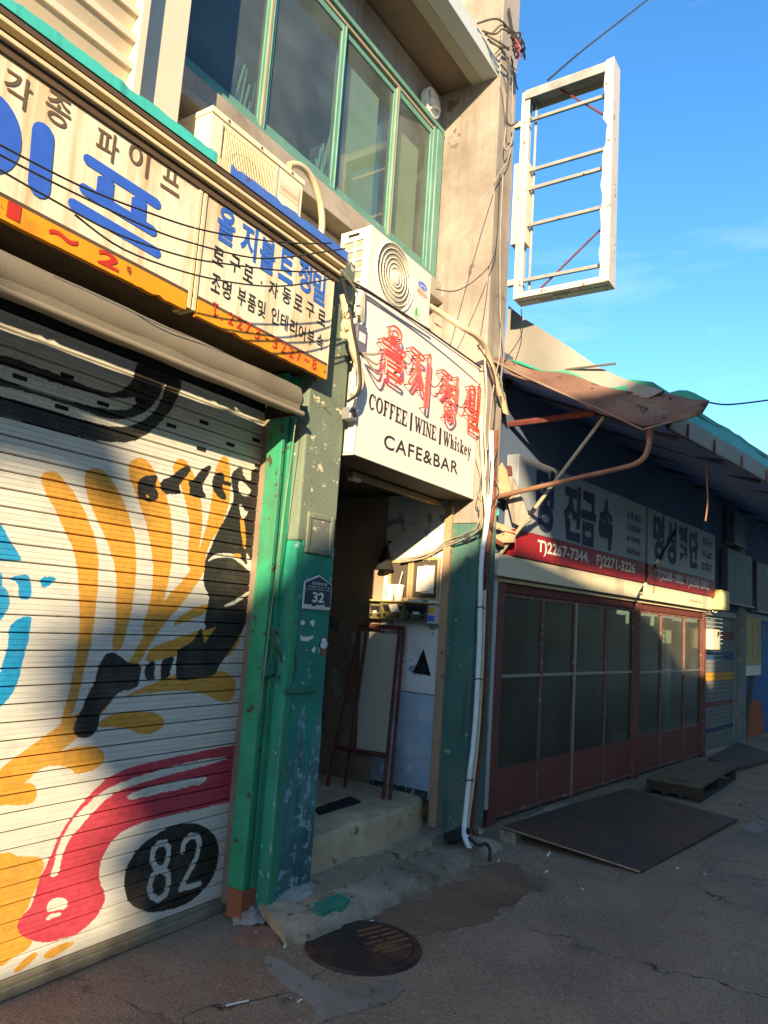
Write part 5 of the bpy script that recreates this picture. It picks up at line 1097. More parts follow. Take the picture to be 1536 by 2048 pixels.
# two painted sign boards
def sboard(a0,a1,lab):
    t=thing('shop_signboard',FB(.12)((a0+a1)/2,2.17,0),lab,'sign')
    part('board',mb().box(FBZ,a0,a1,2.395,3.045,.0,.12),M_bsign,t,bev=.004)
    part('red_band',mb().box(FBZ,a0+.0,a1,2.17,2.393,.0,.122),M_bred,t,bev=.003)
    return t
s1=sboard(.05,2.96,'white and red signboard nearest the column with a phone and fax number'); s2=sboard(3.045,5.60,'narrower looking white and red signboard at the far end beside the yellow meter box')
FS1=FB(.122)
m=mb()
for ch,p,w_,h_ in zip('명진금속',[(0.529,2.722),(1.081,2.692),(1.436,2.68),(1.854,2.678)],(.34,.36,.34,.34),(.58,.54,.54,.52)): text_char(m,FS1,ch,p[0],p[1],w_,h_,.002,.045)
rows=[(2.14,2.868),(2.698,2.885),(2.212,2.771),(2.703,2.784),(2.193,2.617),(2.637,2.64),(2.226,2.503),(2.79,2.512)]
for i in range(4): scribble(m,FS1,2.40,2.80,2.83-i*.13,2.91-i*.13,4 if i<3 else 7,10+i,.002)
letters(m,M_navy,s1)
m=mb(); q=[(0.422,2.303),(1.473,2.277),(1.645,2.32),(2.653,2.313)]
text_fit(m,FS1,'T)2267-7344.',q[0][0],q[1][0],2.215,2.355,.0025,.025); text_fit(m,FS1,'F)2271-3226',q[2][0],q[3][0],2.215,2.355,.0025,.025)
letters(m,M_ltwhite,s1)
m=mb()
for ch,p,w_,h_ in zip('명성절단',[(3.376,2.738),(3.807,2.73),(4.231,2.735),(4.666,2.739)],(.36,.36,.34,.36),(.56,.54,.52,.5)): text_char(m,FS1,ch,p[0],p[1],w_,h_,.002,.045)
for i in range(3): scribble(m,FS1,5.0,5.45,2.84-i*.17,2.95-i*.17,4,20+i,.002)
letters(m,M_navy,s2)
m=mb(); q=[(3.33,2.258),(4.283,2.242),(4.38,2.217),(5.319,2.237)]
text_fit(m,FS1,'T)2268-1882.',q[0][0],q[1][0],2.215,2.355,.0025,.025); text_fit(m,FS1,'F)2268-2882',q[2][0],q[3][0],2.215,2.355,.0025,.025)
letters(m,M_ltwhite,s2)
m=mb(); q=[(4.594,2.043),(5.049,2.049)]; scribble(m,FB(.1),q[0][0],q[1][0]+.05,2.045,2.085,7,33,.0015); part('small_print',m,W('faded_print','#8d826b',.7,.1,9,bump=0),nbh)
# far shops: striped shutter, pillar, blue door with notice, dull signs
fs=thing('striped_shutter',FBZ(6.3,0,0),'grey roller shutter with red, blue and yellow stripes beyond the red doors','shutter')
ua=5.56; ub=(7.064,0.679)[0]
z=.03; i=0
bands={4:'#27405e',9:'#7a2c2c',15:'#c98d22',20:'#2b4668',24:'#7a2f2f'}
while z<1.90:
    col=None
    for k,v in {(.26,.36):'#27405e',(.62,.72):'#7a3434',(1.00,1.09):'#c08a2a',(1.30,1.40):'#2b4668',(1.58,1.70):'#7a3a34'}.items():
        if k[0]<=z+.03<k[1]: col=v
    mt=M_shutg if col is None else W('stripe'+col,col,.55,.08,4,bump=.05)
    part('slat',mb().box(FBZ,ua,ub,z,z+.056,-.06,-.03).box(FBZ,ua,ub,z+.008,z+.048,-.03,-.024),mt,fs); z+=.06
part('shutter_head',mb().box(FBZ,ua,ub,1.92,2.0,-.06,.02),M_grey,fs)
for x in (ua-.03,ub): part('guide',mb().box(FBZ,x,x+.04,0,1.92,-.08,.0),M_grey,fs)
fp=thing('far_pillar',FBZ(ub+.2,0,0),'peeling grey pillar between the striped shutter and the blue door','pillar')
part('shaft',mb().box(FBZ,ub+.06,ub+.40,0,3.2,-.2,.06),W('peeling_grey_pillar','#6e716c',.8,.2,3,chip=('#b5b0a2',.15,9),bump=.2),fp,bev=.01)
bd_=thing('blue_door',FBZ(ub+1.2,0,0),'blue painted shop door at the right edge with an orange lower corner','door')
part('leaf',mb().box(FBZ,ub+.42,ub+2.6,0.02,1.95,-.1,-.04),W('deep_blue_paint','#25568f',.6,.15,3,streak=('#1d3f6b',.3),bump=.1),bd_)
part('orange_panel',mb().prism(FBZ,[(ub+.45,.03),(ub+1.9,.03),(ub+1.9,.3),(ub+1.55,.62),(ub+.95,.62),(ub+.5,.35)],-.04,-.034),W('orange_paint','#a1522f',.7,.15,4,bump=.1),bd_)
part('frame',mb().box(FBZ,ub+2.6,ub+2.7,0,2.0,-.1,0).box(FBZ,ub+.42,ub+2.7,1.95,2.05,-.1,0),M_grey,bd_)
part('strut',mb().tube([FBZ(ub+.55,.02,.0),FBZ(ub+1.15,1.1,-.03)],.035,8),M_ply,bd_)
nt=thing('hanging_notice',FBZ(ub+1.0,1.2,0),'long yellowed paper notice with vertical handwriting taped at the far right','notice')
q=[(7.409,1.977),(8.569,2.027),(8.514,0.99),(7.403,1.035)]
na,nb_=q[0][0],q[1][0]; nz0,nz1=q[3][1],q[0][1]
FN=FB(.02)
part('sheet',mb().box(FN,na,nb_,nz0+.15,nz1,-.004,.0),W('yellowed_paper','#b09a6a',.8,.12,3,bump=0),nt)
part('lower_sheet',mb().box(FN,na-.01,nb_-.02,nz0,nz0+.16,-.002,.002),M_paper,nt)
m=mb(); rng=random.Random(77)
for c_,s_,n_ in ((.22,.085,5),(.55,.05,12),(.82,.05,11)):
    for k in range(n_):
        z=nz1-.08-(nz1-nz0-.3)*k/n_; x=na+(nb_-na)*c_
        for j in range(4):
            a_=rng.uniform(-.5,.5);b_=rng.uniform(-.5,.5); stroke(m,FN,[(x+a_*s_,z+b_*s_),(x+a_*s_+rng.uniform(-.6,.6)*s_,z+b_*s_+rng.uniform(-.3,.3)*s_)],.014,.0005+.00005*(k*4+j),3)
part('handwriting',m,M_inkk,nt)
mbx=thing('meter_box',FBZ(5.72,2.0,0),'yellowed plastic meter box at the end of the cream fascia','electrical box')
q=[(5.346,2.254),(5.894,2.321),(5.895,1.951),(5.327,1.953)]
part('case',mb().box(FB(.0),5.63,6.02,2.0,2.28,.02,.2),W('yellow_plastic','#cdbb78',.5,.08,4,bump=.03),mbx,bev=.012)
part('cover',mb().box(FB(.0),5.66,5.95,2.03,2.25,.2,.212),W('pale_yellow_plastic','#d8c88a',.45,.05,4,bump=0),mbx,bev=.006)
part('hook',mb().tube([FBZ(5.5,1.97,.12),FBZ(5.6,1.95,.13),FBZ(5.68,1.97,.12)],.008,6),M_cablec,mbx)
pb=thing('post_box',FBZ(5.5,1.45,0),'small cream letter box with a dark mark on the end door post','letter box')
q=[(5.418,1.668),(5.855,1.686),(5.858,1.453),(5.422,1.442)]
part('case',mb().box(FB(0),5.50,5.86,1.44,1.72,.03,.12),M_creamp,pb,bev=.005)
part('mark',mb().prism(FB(.12),wob([(5.72,1.60),(5.82,1.66),(5.84,1.70),(5.72,1.69)],.008,3,2),0,.0015),M_inkk,pb)
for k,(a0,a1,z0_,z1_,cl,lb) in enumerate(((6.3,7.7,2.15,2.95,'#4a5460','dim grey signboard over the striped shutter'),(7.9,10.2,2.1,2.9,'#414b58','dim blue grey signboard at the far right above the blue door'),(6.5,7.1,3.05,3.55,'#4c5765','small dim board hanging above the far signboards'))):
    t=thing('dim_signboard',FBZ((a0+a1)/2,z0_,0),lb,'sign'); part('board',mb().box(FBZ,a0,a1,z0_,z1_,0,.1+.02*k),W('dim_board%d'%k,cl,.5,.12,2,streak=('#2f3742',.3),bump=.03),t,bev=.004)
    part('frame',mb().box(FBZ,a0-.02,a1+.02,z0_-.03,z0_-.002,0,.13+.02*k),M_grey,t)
# ---------------------------------------------------------------- canopy: lining, gutter, tarpaulins, sagging corrugated sheet
cp=thing('canopy',(7.5,1.8,3.2),'long shop canopy with dark lining, pale gutter board and green tarpaulin edge','canopy')
g0=Vector((5.78,1.29,3.215)); g1=Vector((16.0,-.52,3.30)); gd=(g1-g0)
def wallpt(x,z): 
    uu=(x-BO.x)/BU.x; return BO+BU*uu+Vector((0,0,z))
L=mb(); A0=Vector((5.64,1.36,3.21)); 
L.add([A0,Vector((16,-.5,3.34)),wallpt(17,3.72)+Vector((0,.05,0)),wallpt(5.46,3.72)+Vector((0,.05,0)),A0+Vector((0,0,.03)),Vector((16,-.5,3.37)),wallpt(17,3.75)+Vector((0,.05,0)),wallpt(5.46,3.75)+Vector((0,.05,0))],[(0,1,2,3),(7,6,5,4),(0,4,5,1),(1,5,6,2),(2,6,7,3),(3,7,4,0)])
part('lining',L,M_soff,cp)
rng=random.Random(6)
for k in range(10):
    t=(k+.5)/10; a_=A0.lerp(Vector((16,-.5,3.34)),t); b_=wallpt(5.46+(17-5.46)*t,3.70); part('purlin',mb().tube([a_-Vector((0,0,.03)),b_-Vector((0,0,.03))],.022,6),W('dark_purlin','#3a4353',.7,.2,5,bump=.1),cp)
def strip(p0,p1,h0,h1,dy0,dy1,n,wobz,seed,mat,name,th=.012):
    rng=random.Random(seed); V=[]
    ph=rng.uniform(0,6)
    for i in range(n+1):
        t=i/n; p=p0.lerp(p1,t); w0=math.sin(i*.7+ph)*wobz+rng.uniform(-wobz,wobz)*.5; w1=math.sin(i*.5+ph+1)*wobz+rng.uniform(-wobz,wobz)*.6
        V+=[p+Vector((0,dy0,h0+w0)),p+Vector((0,dy1,h1+w1)),p+Vector((0,dy1+th,h1+w1)),p+Vector((0,dy0+th,h0+w0))]
    F_=[]
    for i in range(n):
        for j in range(4): F_.append((4*i+j,4*i+(j+1)%4,4*i+4+(j+1)%4,4*i+4+j))
    F_+=[(0,1,2,3),(4*n+3,4*n+2,4*n+1,4*n)]
    return part(name,mb().add(V,F_,True),mat,cp)
# gutter boards in lengths
seg=[.0,.13,.28,.44,.62,.82,1.0]
for k in range(6):
    a_=g0.lerp(g1,seg[k]+(.002 if k else .012)); b_=g0.lerp(g1,seg[k+1]-.002); strip(a_+Vector((0,.0,rng.uniform(-.008,.008))),b_,-.005,.14,0,-.012,6,.002,k,M_fasc,'gutter_board',.02)
    for t in (.25,.75):
        p=a_.lerp(b_,t); part('gutter_hook',mb().box(lambda a,b,c,p=p:p+Vector((a,c,b)),-.012,.012,-.03,.10,-.022,-.004),M_rust,cp)
strip(g0+Vector((.1,.03,.13)),g1+Vector((0,.03,.13)),.0,.24,-.03,.08,60,.022,3,M_tarpg,'green_tarpaulin',.02)
strip(g0+Vector((.2,.09,.34)),g1+Vector((0,.09,.34)),.0,.10,.03,.22,60,.014,5,M_tarpg,'green_tarpaulin',.02)
# grey tarpaulin gable over the roof
gp_=[(2.652,4.441),(2.507,4.302),(2.339,4.176),(2.107,3.98),(1.803,3.739),(1.518,3.576),(1.287,3.466),(1.4,3.418),(1.797,3.504),(2.319,3.662),(2.7,3.815),(2.688,4.07)]
V=[];n=len(gp_)
m=mb().prism(lambda a,b,c:Vector((5.75-c,a,b)),[(a,b) for a,b in gp_],-.05,.0); 
bm=bmesh.new()
for v in m.v: bm.verts.new(v)
bm.verts.ensure_lookup_table()
for f in m.f: bm.faces.new([bm.verts[i] for i in f])
bmesh.ops.triangulate(bm,faces=bm.faces); bmesh.ops.subdivide_edges(bm,edges=bm.edges,cuts=3,use_grid_fill=True); bmesh.ops.triangulate(bm,faces=bm.faces)
from mathutils import noise as NZ
for v in bm.verts:
    v.co.x+=.10*(NZ.noise(v.co*1.6+Vector((3,0,0))))+.03*NZ.noise(v.co*5)
m=mb(); bm.verts.index_update(); m.add([v.co.copy() for v in bm.verts],[tuple(x.index for x in f.verts) for f in bm.faces],True); bm.free()
part('gable_tarpaulin',m,M_tarp,cp)
m=mb(); q=[(2.323,3.874),(2.283,3.868),(2.285,3.811)]; m.box(FX(5.70),q[1][0],q[0][0],q[0][1]-.01,q[0][1],.12,.125).box(FX(5.70),q[1][0],q[1][0]+.012,q[2][1],q[0][1]-.01,.12,.125); 
# roof plane going back from the gutter
R_=mb(); R_.add([g0+Vector((.0,.1,.36)),g1+Vector((0,.1,.36)),g1+Vector((0,4,1.2)),g0+Vector((.2,3.4,1.25)),g0+Vector((.0,.1,.32)),g1+Vector((0,.1,.32)),g1+Vector((0,4,1.16)),g0+Vector((.2,3.4,1.21))],[(0,1,2,3),(7,6,5,4),(0,4,5,1),(1,5,6,2),(2,6,7,3),(3,7,4,0)]); part('roof_sheet',R_,M_tarpg,cp)
# sagging corrugated sheet
cs_=thing('corrugated_sheet',(5.5,1.8,3.2),'rusty sagging corrugated metal sheet hanging over the corner by the cafe sign','metal sheet')
c00=Vector((5.1,3.03,4.113)); c00.y=2.53
top=[Vector(p) for p in ((5.12,3.051,4.124),(5.3,2.683,3.891),(5.45,2.38,3.749),(5.6,2.043,3.628),(5.72,1.626,3.497),(5.8,1.298,3.442),(5.86,0.987,3.393))]
low=[Vector(p) for p in ((5.08,2.996,4.072),(5.2,2.629,3.787),(5.3,2.311,3.606),(5.38,1.958,3.421),(5.44,1.65,3.264),(5.46,1.383,3.108),(5.6,0.988,3.238))]
lin6=lambda P:[P[i].lerp(P[i+1],j/6) for i in range(len(P)-1) for j in range(6)]+[P[-1]]
tp=smooth_path(top,6); lw=lin6(low); n=len(tp); K=54; V=[]
for i in range(n):
    for k in range(K+1):
        t=k/K; p=tp[i].lerp(lw[i],t); nrm=Vector((-.45,-.2,.85)); V.append(p+nrm*(.017*math.sin(t*2*math.pi*9)*min(1,i/8)+.05*NZ.noise(p*3.1)*min(1,i/6)*min(1,(n-1-i)/4)))
m=mb().add(V,[(i*(K+1)+k,(i+1)*(K+1)+k,(i+1)*(K+1)+k+1,i*(K+1)+k+1) for i in range(n-1) for k in range(K)],True)
o=part('sheet',m,M_corr,cs_); so=o.modifiers.new('thick','SOLIDIFY'); so.thickness=.004
part('edge_lip',mb().tube([p+Vector((0,-.004,-.006)) for p in lw[2:34]],.008,6),W('dull_edge','#77695c',.6,.2,8,bump=.05),cs_)
V=[];rng=random.Random(4)
tt=tp[10:]
for i,p in enumerate(tt):
    e=min(1,i/6); V+=[p+Vector((0,0,.0)),p+Vector((.01,.02,.045*e+.03*e*math.sin(i*.9)+.008)),p+Vector((.10,.08,.06*e+.035*e*math.sin(i*.7+1)+.01))]
n=len(tt); part('tarpaulin_fold',mb().add(V,[(3*i+j,3*i+3+j,3*i+4+j,3*i+1+j) for i in range(n-1) for j in range(2)],True),M_tarpg,cs_)
# rusty pipe arm carrying the corner, elbow and bracket
pa=thing('support_pipe',(5.5,2.5,2.6),'bent rusty steel pipe arm reaching from the column to the sagging canopy corner','pipe')
P=[Vector(p) for p in ((5.5,2.598,2.631),(5.5,2.269,2.694),(5.5,1.898,2.763),(5.5,1.57,2.821),(5.5,1.448,2.849),(5.5,1.375,2.898),(5.5,1.344,2.98),(5.5,1.338,3.06),(5.5,1.336,3.137))]
part('arm',mb().tube(smooth_path(P,5),.021,12),W('brown_pipe','#7c5a45',.5,.2,6,chip=('#9a8d7c',.12,12),bump=.1),pa)
part('socket',mb().tube([P[0],P[0].lerp(P[1],.12)],.03,12),M_rust,pa)
part('sleeve',mb().tube([P[7]+Vector((0,0,-.02)),P[8]],.026,12),M_rust,pa)
bm_=thing('brace_beam',(5.6,2.2,3.1),'dull brown beam crossing the dark space under the canopy','beam')
part('beam',mb().tube([Vector(p) for p in [(5.75,2.638,3.327),(5.75,2.217,3.341),(5.75,1.834,3.356)]],.028,6),M_rustp,bm_)
po=thing('leaning_pole',(5.6,2.3,2.1),'grey pole with a dark joint leaning across the first signboard','pole')
q=[Vector(p) for p in ((5.62,2.605,2.116),(5.62,1.719,3.276))]
part('shaft',mb().tube(q,.016,8),W('grey_pole','#8d8a74',.5,.15,6,bump=.05),po)
part('joint',mb().tube([q[0].lerp(q[1],.33),q[0].lerp(q[1],.38)],.021,8),M_dark,po)
po=thing('leaning_pole',(7.5,1.9,2.1),'thin bent pole with a pale tip crossing the gap between the two signboards','pole')
q=[Vector(p) for p in ((8.202,2.058,2.036),(8.521,1.98,2.378),(8.422,1.75,2.748))]
part('shaft',mb().tube(q[1:],.013,6),M_dark,po); part('tip',mb().tube([q[1],q[1].lerp(q[2],.14)],.016,6),M_cablec,po); part('lower_end',mb().tube(q[:2],.014,6),M_dark,po)
part('tape',mb().tube([q[0]-Vector((0,0,.02)),q[0].lerp(q[1],.3)],.019,6),M_cablec,po)
tag(mb().tube([Vector(p) for p in [(5.7,2.393,3.736),(5.7,1.996,3.741),(5.7,1.658,3.737)]],.010,6).build('rod',W('rod_steel','#5a574f',.5,.2,8,bump=0)),'thin steel rod sticking out over the green tarpaulin against the sky','rod')
tag(mb().tube(smooth_path([Vector(p) for p in ((7.2,1.237,3.182),(7.2,1.227,3.001),(7.2,1.222,2.836),(7.2,1.239,2.663))],4),.008,6).build('dangling_wire',W('copper_wire','#8a6248',.5,.2,8,bump=0)),'thin brown wire dangling under the canopy at the right','wire')
# ---------------------------------------------------------------- things in the cafe entrance
FE=FX(5.1)
# board on a rusty stand
sd=thing('board_stand',(5.0,3.2,.28),'tall rusty steel stand holding a blank cream board in the cafe entrance','stand')
P=lambda pts,X: [Vector(p) for p in pts]
zf=.285
def leg(top,foot,r=.016): part('leg',mb().tube([Vector(top),Vector(foot)],r,6),M_rustp,sd)
fa=[(4.69,3.482,0.285),(4.756,3.365,0.285),(4.688,2.972,0.285),(4.704,2.922,0.285)]
tpz=[(5.02,3.507,1.512),(5.02,3.441,1.508),(5.02,3.126,1.516),(5.02,3.088,1.514)]
leg(tpz[0],fa[0]);leg(tpz[1],fa[1]);leg(tpz[2],fa[2]);leg(tpz[3],fa[3])
m=mb(); a=Vector(tpz[0]).lerp(Vector(fa[0]),.77); b=Vector(tpz[2]).lerp(Vector(fa[2]),.77); m.tube([a,b],.016,6); part('cross_rail',m,M_rustp,sd)
m=mb().tube([Vector(tpz[0]),Vector(tpz[3])],.02,6); part('top_rail',m,M_rust,sd)
q=[(3.509,1.463),(3.142,1.456),(3.184,0.537),(3.472,0.527)]
part('board',mb().prism(FX(5.03),q,-.012,.0),W('cream_board','#c9c2ac',.5,.05,2,bump=.02),sd)
part('board_shade_strip',mb().prism(FX(5.045),[(3.469,0.538),(3.185,0.542),(3.186,0.504),(3.466,0.503)],-.01,0),M_dark,sd)  # dark strip put in for the shade along the board's lower edge
# meter boxes on the wall
def mbox(pts,lab,mat,depth,seed,paper):
    a0=min(p[0] for p in pts);a1=max(p[0] for p in pts);b0=min(p[1] for p in pts);b1=max(p[1] for p in pts)
    t=thing('mail_box',FE((a0+a1)/2,b0,depth/2),lab,'mail box','steel mail boxes in the entrance')
    w=a1-a0;h=b1-b0
    part('case',mb().box(FE,a0,a1,b0,b1,.0,depth-.012),mat,t,bev=.003)
    part('front',mb().box(FE,a0,a1,b0,b0+h*.45,depth-.012,depth).box(FE,a0,a0+w*.08,b0+h*.45,b1,depth-.012,depth).box(FE,a1-w*.08,a1,b0+h*.45,b1,depth-.012,depth).box(FE,a0+w*.08,a1-w*.08,b1-h*.12,b1,depth-.012,depth),mat,t,bev=.002)
    part('slot',mb().prism(FE,[(a0+w*.08,b1-h*.13),(a1-w*.08,b1-h*.13),(a1-w*.2,b0+h*.45),(a0+w*.2,b0+h*.45)],depth-.013,depth-.009),M_dark,t)
    for f in (.22,.78): part('hole',mb().lathe(FE,a0+w*f,b0+h*.24,[(h*.11,depth-.002),(h*.11,depth+.001)],12),M_dark,t)
    if paper: part('letter',mb().prism(FE,[(a0+w*.3,b1-h*.02),(a0+w*.62,b1-h*.12),(a0+w*.5,b0+h*.42),(a0+w*.15,b0+h*.5)],depth+.001,depth+.004),M_paper,t)
    else: part('label_plate',mb().box(FE,a0+w*.35,a0+w*.62,b0+h*.40,b0+h*.55,depth,depth+.002),M_paper,t)
    return t
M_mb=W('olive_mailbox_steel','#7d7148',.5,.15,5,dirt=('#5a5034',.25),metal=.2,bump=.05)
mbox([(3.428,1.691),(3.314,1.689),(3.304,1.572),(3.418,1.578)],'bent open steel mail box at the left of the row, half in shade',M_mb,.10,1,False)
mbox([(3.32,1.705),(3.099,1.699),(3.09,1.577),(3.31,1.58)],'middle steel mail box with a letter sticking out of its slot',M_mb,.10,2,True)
mbox([(3.09,1.707),(2.869,1.702),(2.865,1.575),(3.081,1.577)],'dark shaded steel mail box with a white label at the right of the row',W('shaded_mailbox_steel','#55513f',.5,.15,5,metal=.2,bump=.05),.10,3,False)  # darker copy of the mail box steel, shade put into its colour
eb=thing('breaker_box',FE(3.0,1.75,.05),'narrow pale box with yellow and blue labels right of the mail boxes','electrical box')
q=[(2.87,1.714),(2.803,1.705),(2.798,1.563),(2.865,1.567)]; a0,a1=q[2][0],q[0][0]; b0,b1=q[2][1],q[0][1]
part('case',mb().box(FE,min(a0,a1),max(a0,a1),b0,b1,0,.10),M_greyp,eb,bev=.003)
mn,mx_=min(a0,a1),max(a0,a1)
part('yellow_label',mb().box(FE,mn+.006,mx_-.006,b0+.55*(b1-b0),b0+.8*(b1-b0),.10,.1015),W('label_yellow','#d9a92a',.6,.1,9,bump=0),eb)
part('blue_label',mb().box(FE,mn+.006,mx_-.006,b0+.12*(b1-b0),b0+.42*(b1-b0),.10,.1015),W('label_blue','#3a62b8',.6,.1,9,bump=0),eb)
# shelf, cups, magazines, papers
q=[(3.442,1.696),(2.784,1.73)]
tag(mb().box(FE,q[1][0],q[0][0],(1.322,4.056)[0]*0+(3.142,1.726)[1]-.012,(3.142,1.726)[1],0,.13).build('shelf',W('pale_wood_shelf','#b79a66',.7,.15,5,bump=.1),bev=.002),'narrow pale wooden shelf over the mail boxes','shelf')
zs=(3.142,1.726)[1]
for k,(px,lab,gm) in enumerate(((779,'white paper cup with a round green mark on the shelf',True),(797,'plain white paper cup with a straw next to the marked cup',False))):
    y={0:(3.252,1.77)[0],1:(3.166,1.773)[0]}[k]
    cu=thing('paper_cup',FE(y,zs,.07),lab,'cup')
    Fc=lambda a,b,c: Vector((5.1-.07+a,y+b,zs+c))
    part('cup_body',mb().lathe(Fc,0,0,[(.030,0),(.042,.115)],18),M_paper,cu)
    part('lid',mb().lathe(Fc,0,0,[(.045,.115),(.045,.122),(.038,.130),(.036,.132)],18),M_white,cu)
    if gm:
        q=[]; V=[]
        for i in range(14):
            for j in (0,1):
                pass
        m=mb()
        for i in range(16):
            t0=2*math.pi*i/16;t1=2*math.pi*(i+1)/16
            def pt(t,r): 
                aa=math.pi+.0+r*math.cos(t)/.037; z=.06+r*math.sin(t); R__=.0305+.0105*z/.115*1.05; return Fc(R__*1.02*math.cos(aa-.5),R__*1.02*math.sin(aa-.5),z)
            m.add([pt(t0,.021),pt(t1,.021),pt(t1,.013),pt(t0,.013)],[(0,1,2,3)]); m.add([pt(t0,.008),pt(t1,.008),pt(0,0)],[(0,1,2)])
        part('green_mark',m,W('cup_green','#2f8a5a',.6,.1,9,bump=0),cu)
    else: part('straw',mb().tube([Fc(0,0,.13),Fc(.0,-.025,.24)],.004,6),M_paper,cu)
mz=thing('magazine',FE(2.98,zs,.06),'folded leaflet with a green spine lying on the right end of the shelf','magazine')
q=[(3.046,1.747),(2.808,1.737)]; 
part('pages',mb().box(FE,q[1][0],q[0][0],zs+.001,zs+.016,.01,.12),M_paper,mz); part('cover',mb().box(FE,q[1][0]+.05,q[1][0]+.10,zs+.0165,zs+.018,.01,.122).box(FE,q[1][0]+.05,q[1][0]+.1,zs+.001,zs+.016,.121,.1225),W('leaflet_green','#3a8a62',.6,.1,9,bump=0),mz)
nq=[(3.029,2.011),(2.872,2.022),(2.871,1.796),(3.034,1.81)]
np_=thing('paper_notice',FE(2.95,1.9,.02),'white printed paper notice hanging in the right window of the entrance wall','notice')
part('sheet',mb().prism(FE,nq,.022,.0235),M_paper,np_)
cy=sum(p[0] for p in nq)/4; cz_=sum(p[1] for p in nq)/4
for i,(dz,w_) in enumerate(((.11,.05),(.085,.03),(-.10,.07),(-.115,.05))): part('printed_line',mb().sheet(FE,[(cy-w_/2,cz_+dz),(cy+w_/2,cz_+dz),(cy+w_/2,cz_+dz+.006),(cy-w_/2,cz_+dz+.006)],.0242),W('grey_print','#8a857c',.7,.1,9,bump=0),np_)
part('string',mb().tube([FE(cy-.03,cz_+.14,.023),FE(cy,cz_+.24,.025),FE(cy+.03,cz_+.14,.023)],.0015,4),M_cablec,np_)
for k,(pl,lab) in enumerate((([(3.608,1.658),(3.552,1.669),(3.563,1.618),(3.615,1.624)],'crumpled silver wrapper at the dark left end of the mail boxes'),([(3.645,1.438),(3.604,1.441),(3.6,1.342),(3.642,1.338)],'small lilac card on the dark passage wall left of the stand'),([(3.65,1.313),(3.608,1.312),(3.611,1.225),(3.652,1.23)],'small framed tag under the lilac card'))):
    tag(mb().prism(FE,pl,.0,.012).build('wall_tag',[M_grey,W('lilac_card','#a79fae',.6,.05,9,bump=0),M_concd][k]),lab,'tag')
dm=[(4.085,3.131,0.289),(4.536,3.158,0.289),(4.481,3.023,0.289),(4.001,3.014,0.289)]
tag(mb().prism(gz(.287),[(p[0],p[1]) for p in dm],0,.008).build('door_mat',W('black_rubber_mat','#1d1d1e',.9,.2,9,bump=.3)),'thin black rubber mat strip on the entrance step','mat')
# frame post at the right side of the entrance
tag(mb().box(FX(5.06),2.735,2.80,.05,2.50,-.04,.0).build('timber_post',W('worn_tan_post','#9c8062',.75,.2,5,chip=('#6a4f38',.1,14),streak=('#b59a78',.25),bump=.2),bev=.004),'worn tan timber post at the right edge of the cafe entrance','post')
lt=thing('ceiling_batten',(4.3,2.9,2.44),'pale wooden batten with a small lamp strip under the cafe sign','batten')
p0,p1=Vector((3.831,2.86,2.531)),Vector((5.269,2.86,2.529))
part('batten',mb().box(lambda a,b,c:Vector((a,2.86-c,b)),p0.x,p1.x,2.50,2.535,-.03,.03),W('dull_timber','#8a7355',.8,.15,5,bump=.1),lt,bev=.003)
part('clip',mb().box(lambda a,b,c:Vector((a,2.86-c,b)),p0.x+.02,p0.x+.12,2.48,2.50,-.02,.02),M_paper,lt)
lp=thing('wall_lamp',FE(3.3,2.05,.06),'dark cone wall lamp in the gloom over the mail boxes','lamp')
c_=(3.315,2.056)
part('shade',mb().lathe(lambda a,b,c:Vector((5.03+a,c_[0]+b,c_[1]+c)),0,0,[(.075,-.08),(.02,.10),(.012,.12)],16),M_dark,lp)
part('arm',mb().tube([FE(c_[0],c_[1]+.1,.07),FE(c_[0],c_[1]+.16,.03),FE(c_[0],c_[1]+.15,0)],.008,6),M_dark,lp)
# ---------------------------------------------------------------- conduits on the column foot
def run(name,label,pts,r,mat,k=5,n=8,cat='pipe',group=None): 
    o=mb().tube(smooth_path([Vector(p) for p in pts],k),r,n).build(name,mat); return tag(o,label,cat,group)
run('white_conduit','white plastic conduit running down the column to the kerb',((5.091,2.44,3.09),(5.124,2.44,2.704),(5.077,2.44,2.303),(5.024,2.44,2.067),(5.037,2.44,1.71),(5.055,2.44,1.394),(5.048,2.44,0.849),(4.992,2.44,0.467),(4.955,2.44,0.163),(4.841,2.38,0.124),(4.86,2.3,-0.027)),.019,M_pipew)
pts=[Vector(p) for p in ((5.142,2.46,1.847),(5.157,2.46,1.392),(5.149,2.46,0.838),(5.1,2.46,0.448),(5.044,2.46,0.142),(4.9,2.38,0.085),(4.916,2.25,-0.048))]
sp_=smooth_path(pts,50); rr=[.014+.003*(i%2) for i in range(len(sp_))]
tag(mb().tube(sp_,rr,8).build('ribbed_conduit',M_cablec),'cream ribbed flexible conduit beside the white one','pipe')
run('brown_pipe','rusty brown pipe behind the white conduit',((5.257,2.48,3.143),(5.261,2.48,2.57),(5.212,2.48,2.085),(5.24,2.48,1.582),(5.257,2.48,0.938),(5.192,2.48,0.431),(5.165,2.48,0.15),(5.137,2.42,0.045)),.022,M_rust)
run('cream_conduit','cream conduit beside the right edge of the cafe sign',((4.914,2.45,3.172),(4.961,2.45,2.908),(5.055,2.45,2.534),(5.089,2.45,2.383),(5.031,2.45,2.106)),.012,M_cablec)
run('black_hose','thin black hose curling on the kerb by the conduits',((4.899,2.373,0.1),(4.829,2.272,0.09),(4.894,2.239,0.09),(4.855,2.19,0.07),(4.821,2.175,0.01)),.012,M_cable,cat='hose')
tag(mb().box(lambda a,b,c: BO+BU*a-BN*c+Vector((0,0,b)),-.13,-.075,.14,2.0,-.03,.045).build('trim_strip',W('pale_grey_trim','#a9aba2',.5,.1,5,streak=('#8a7a60',.2),bump=.05),bev=.003),'pale grey metal trim strip between the column and the red doors','trim')
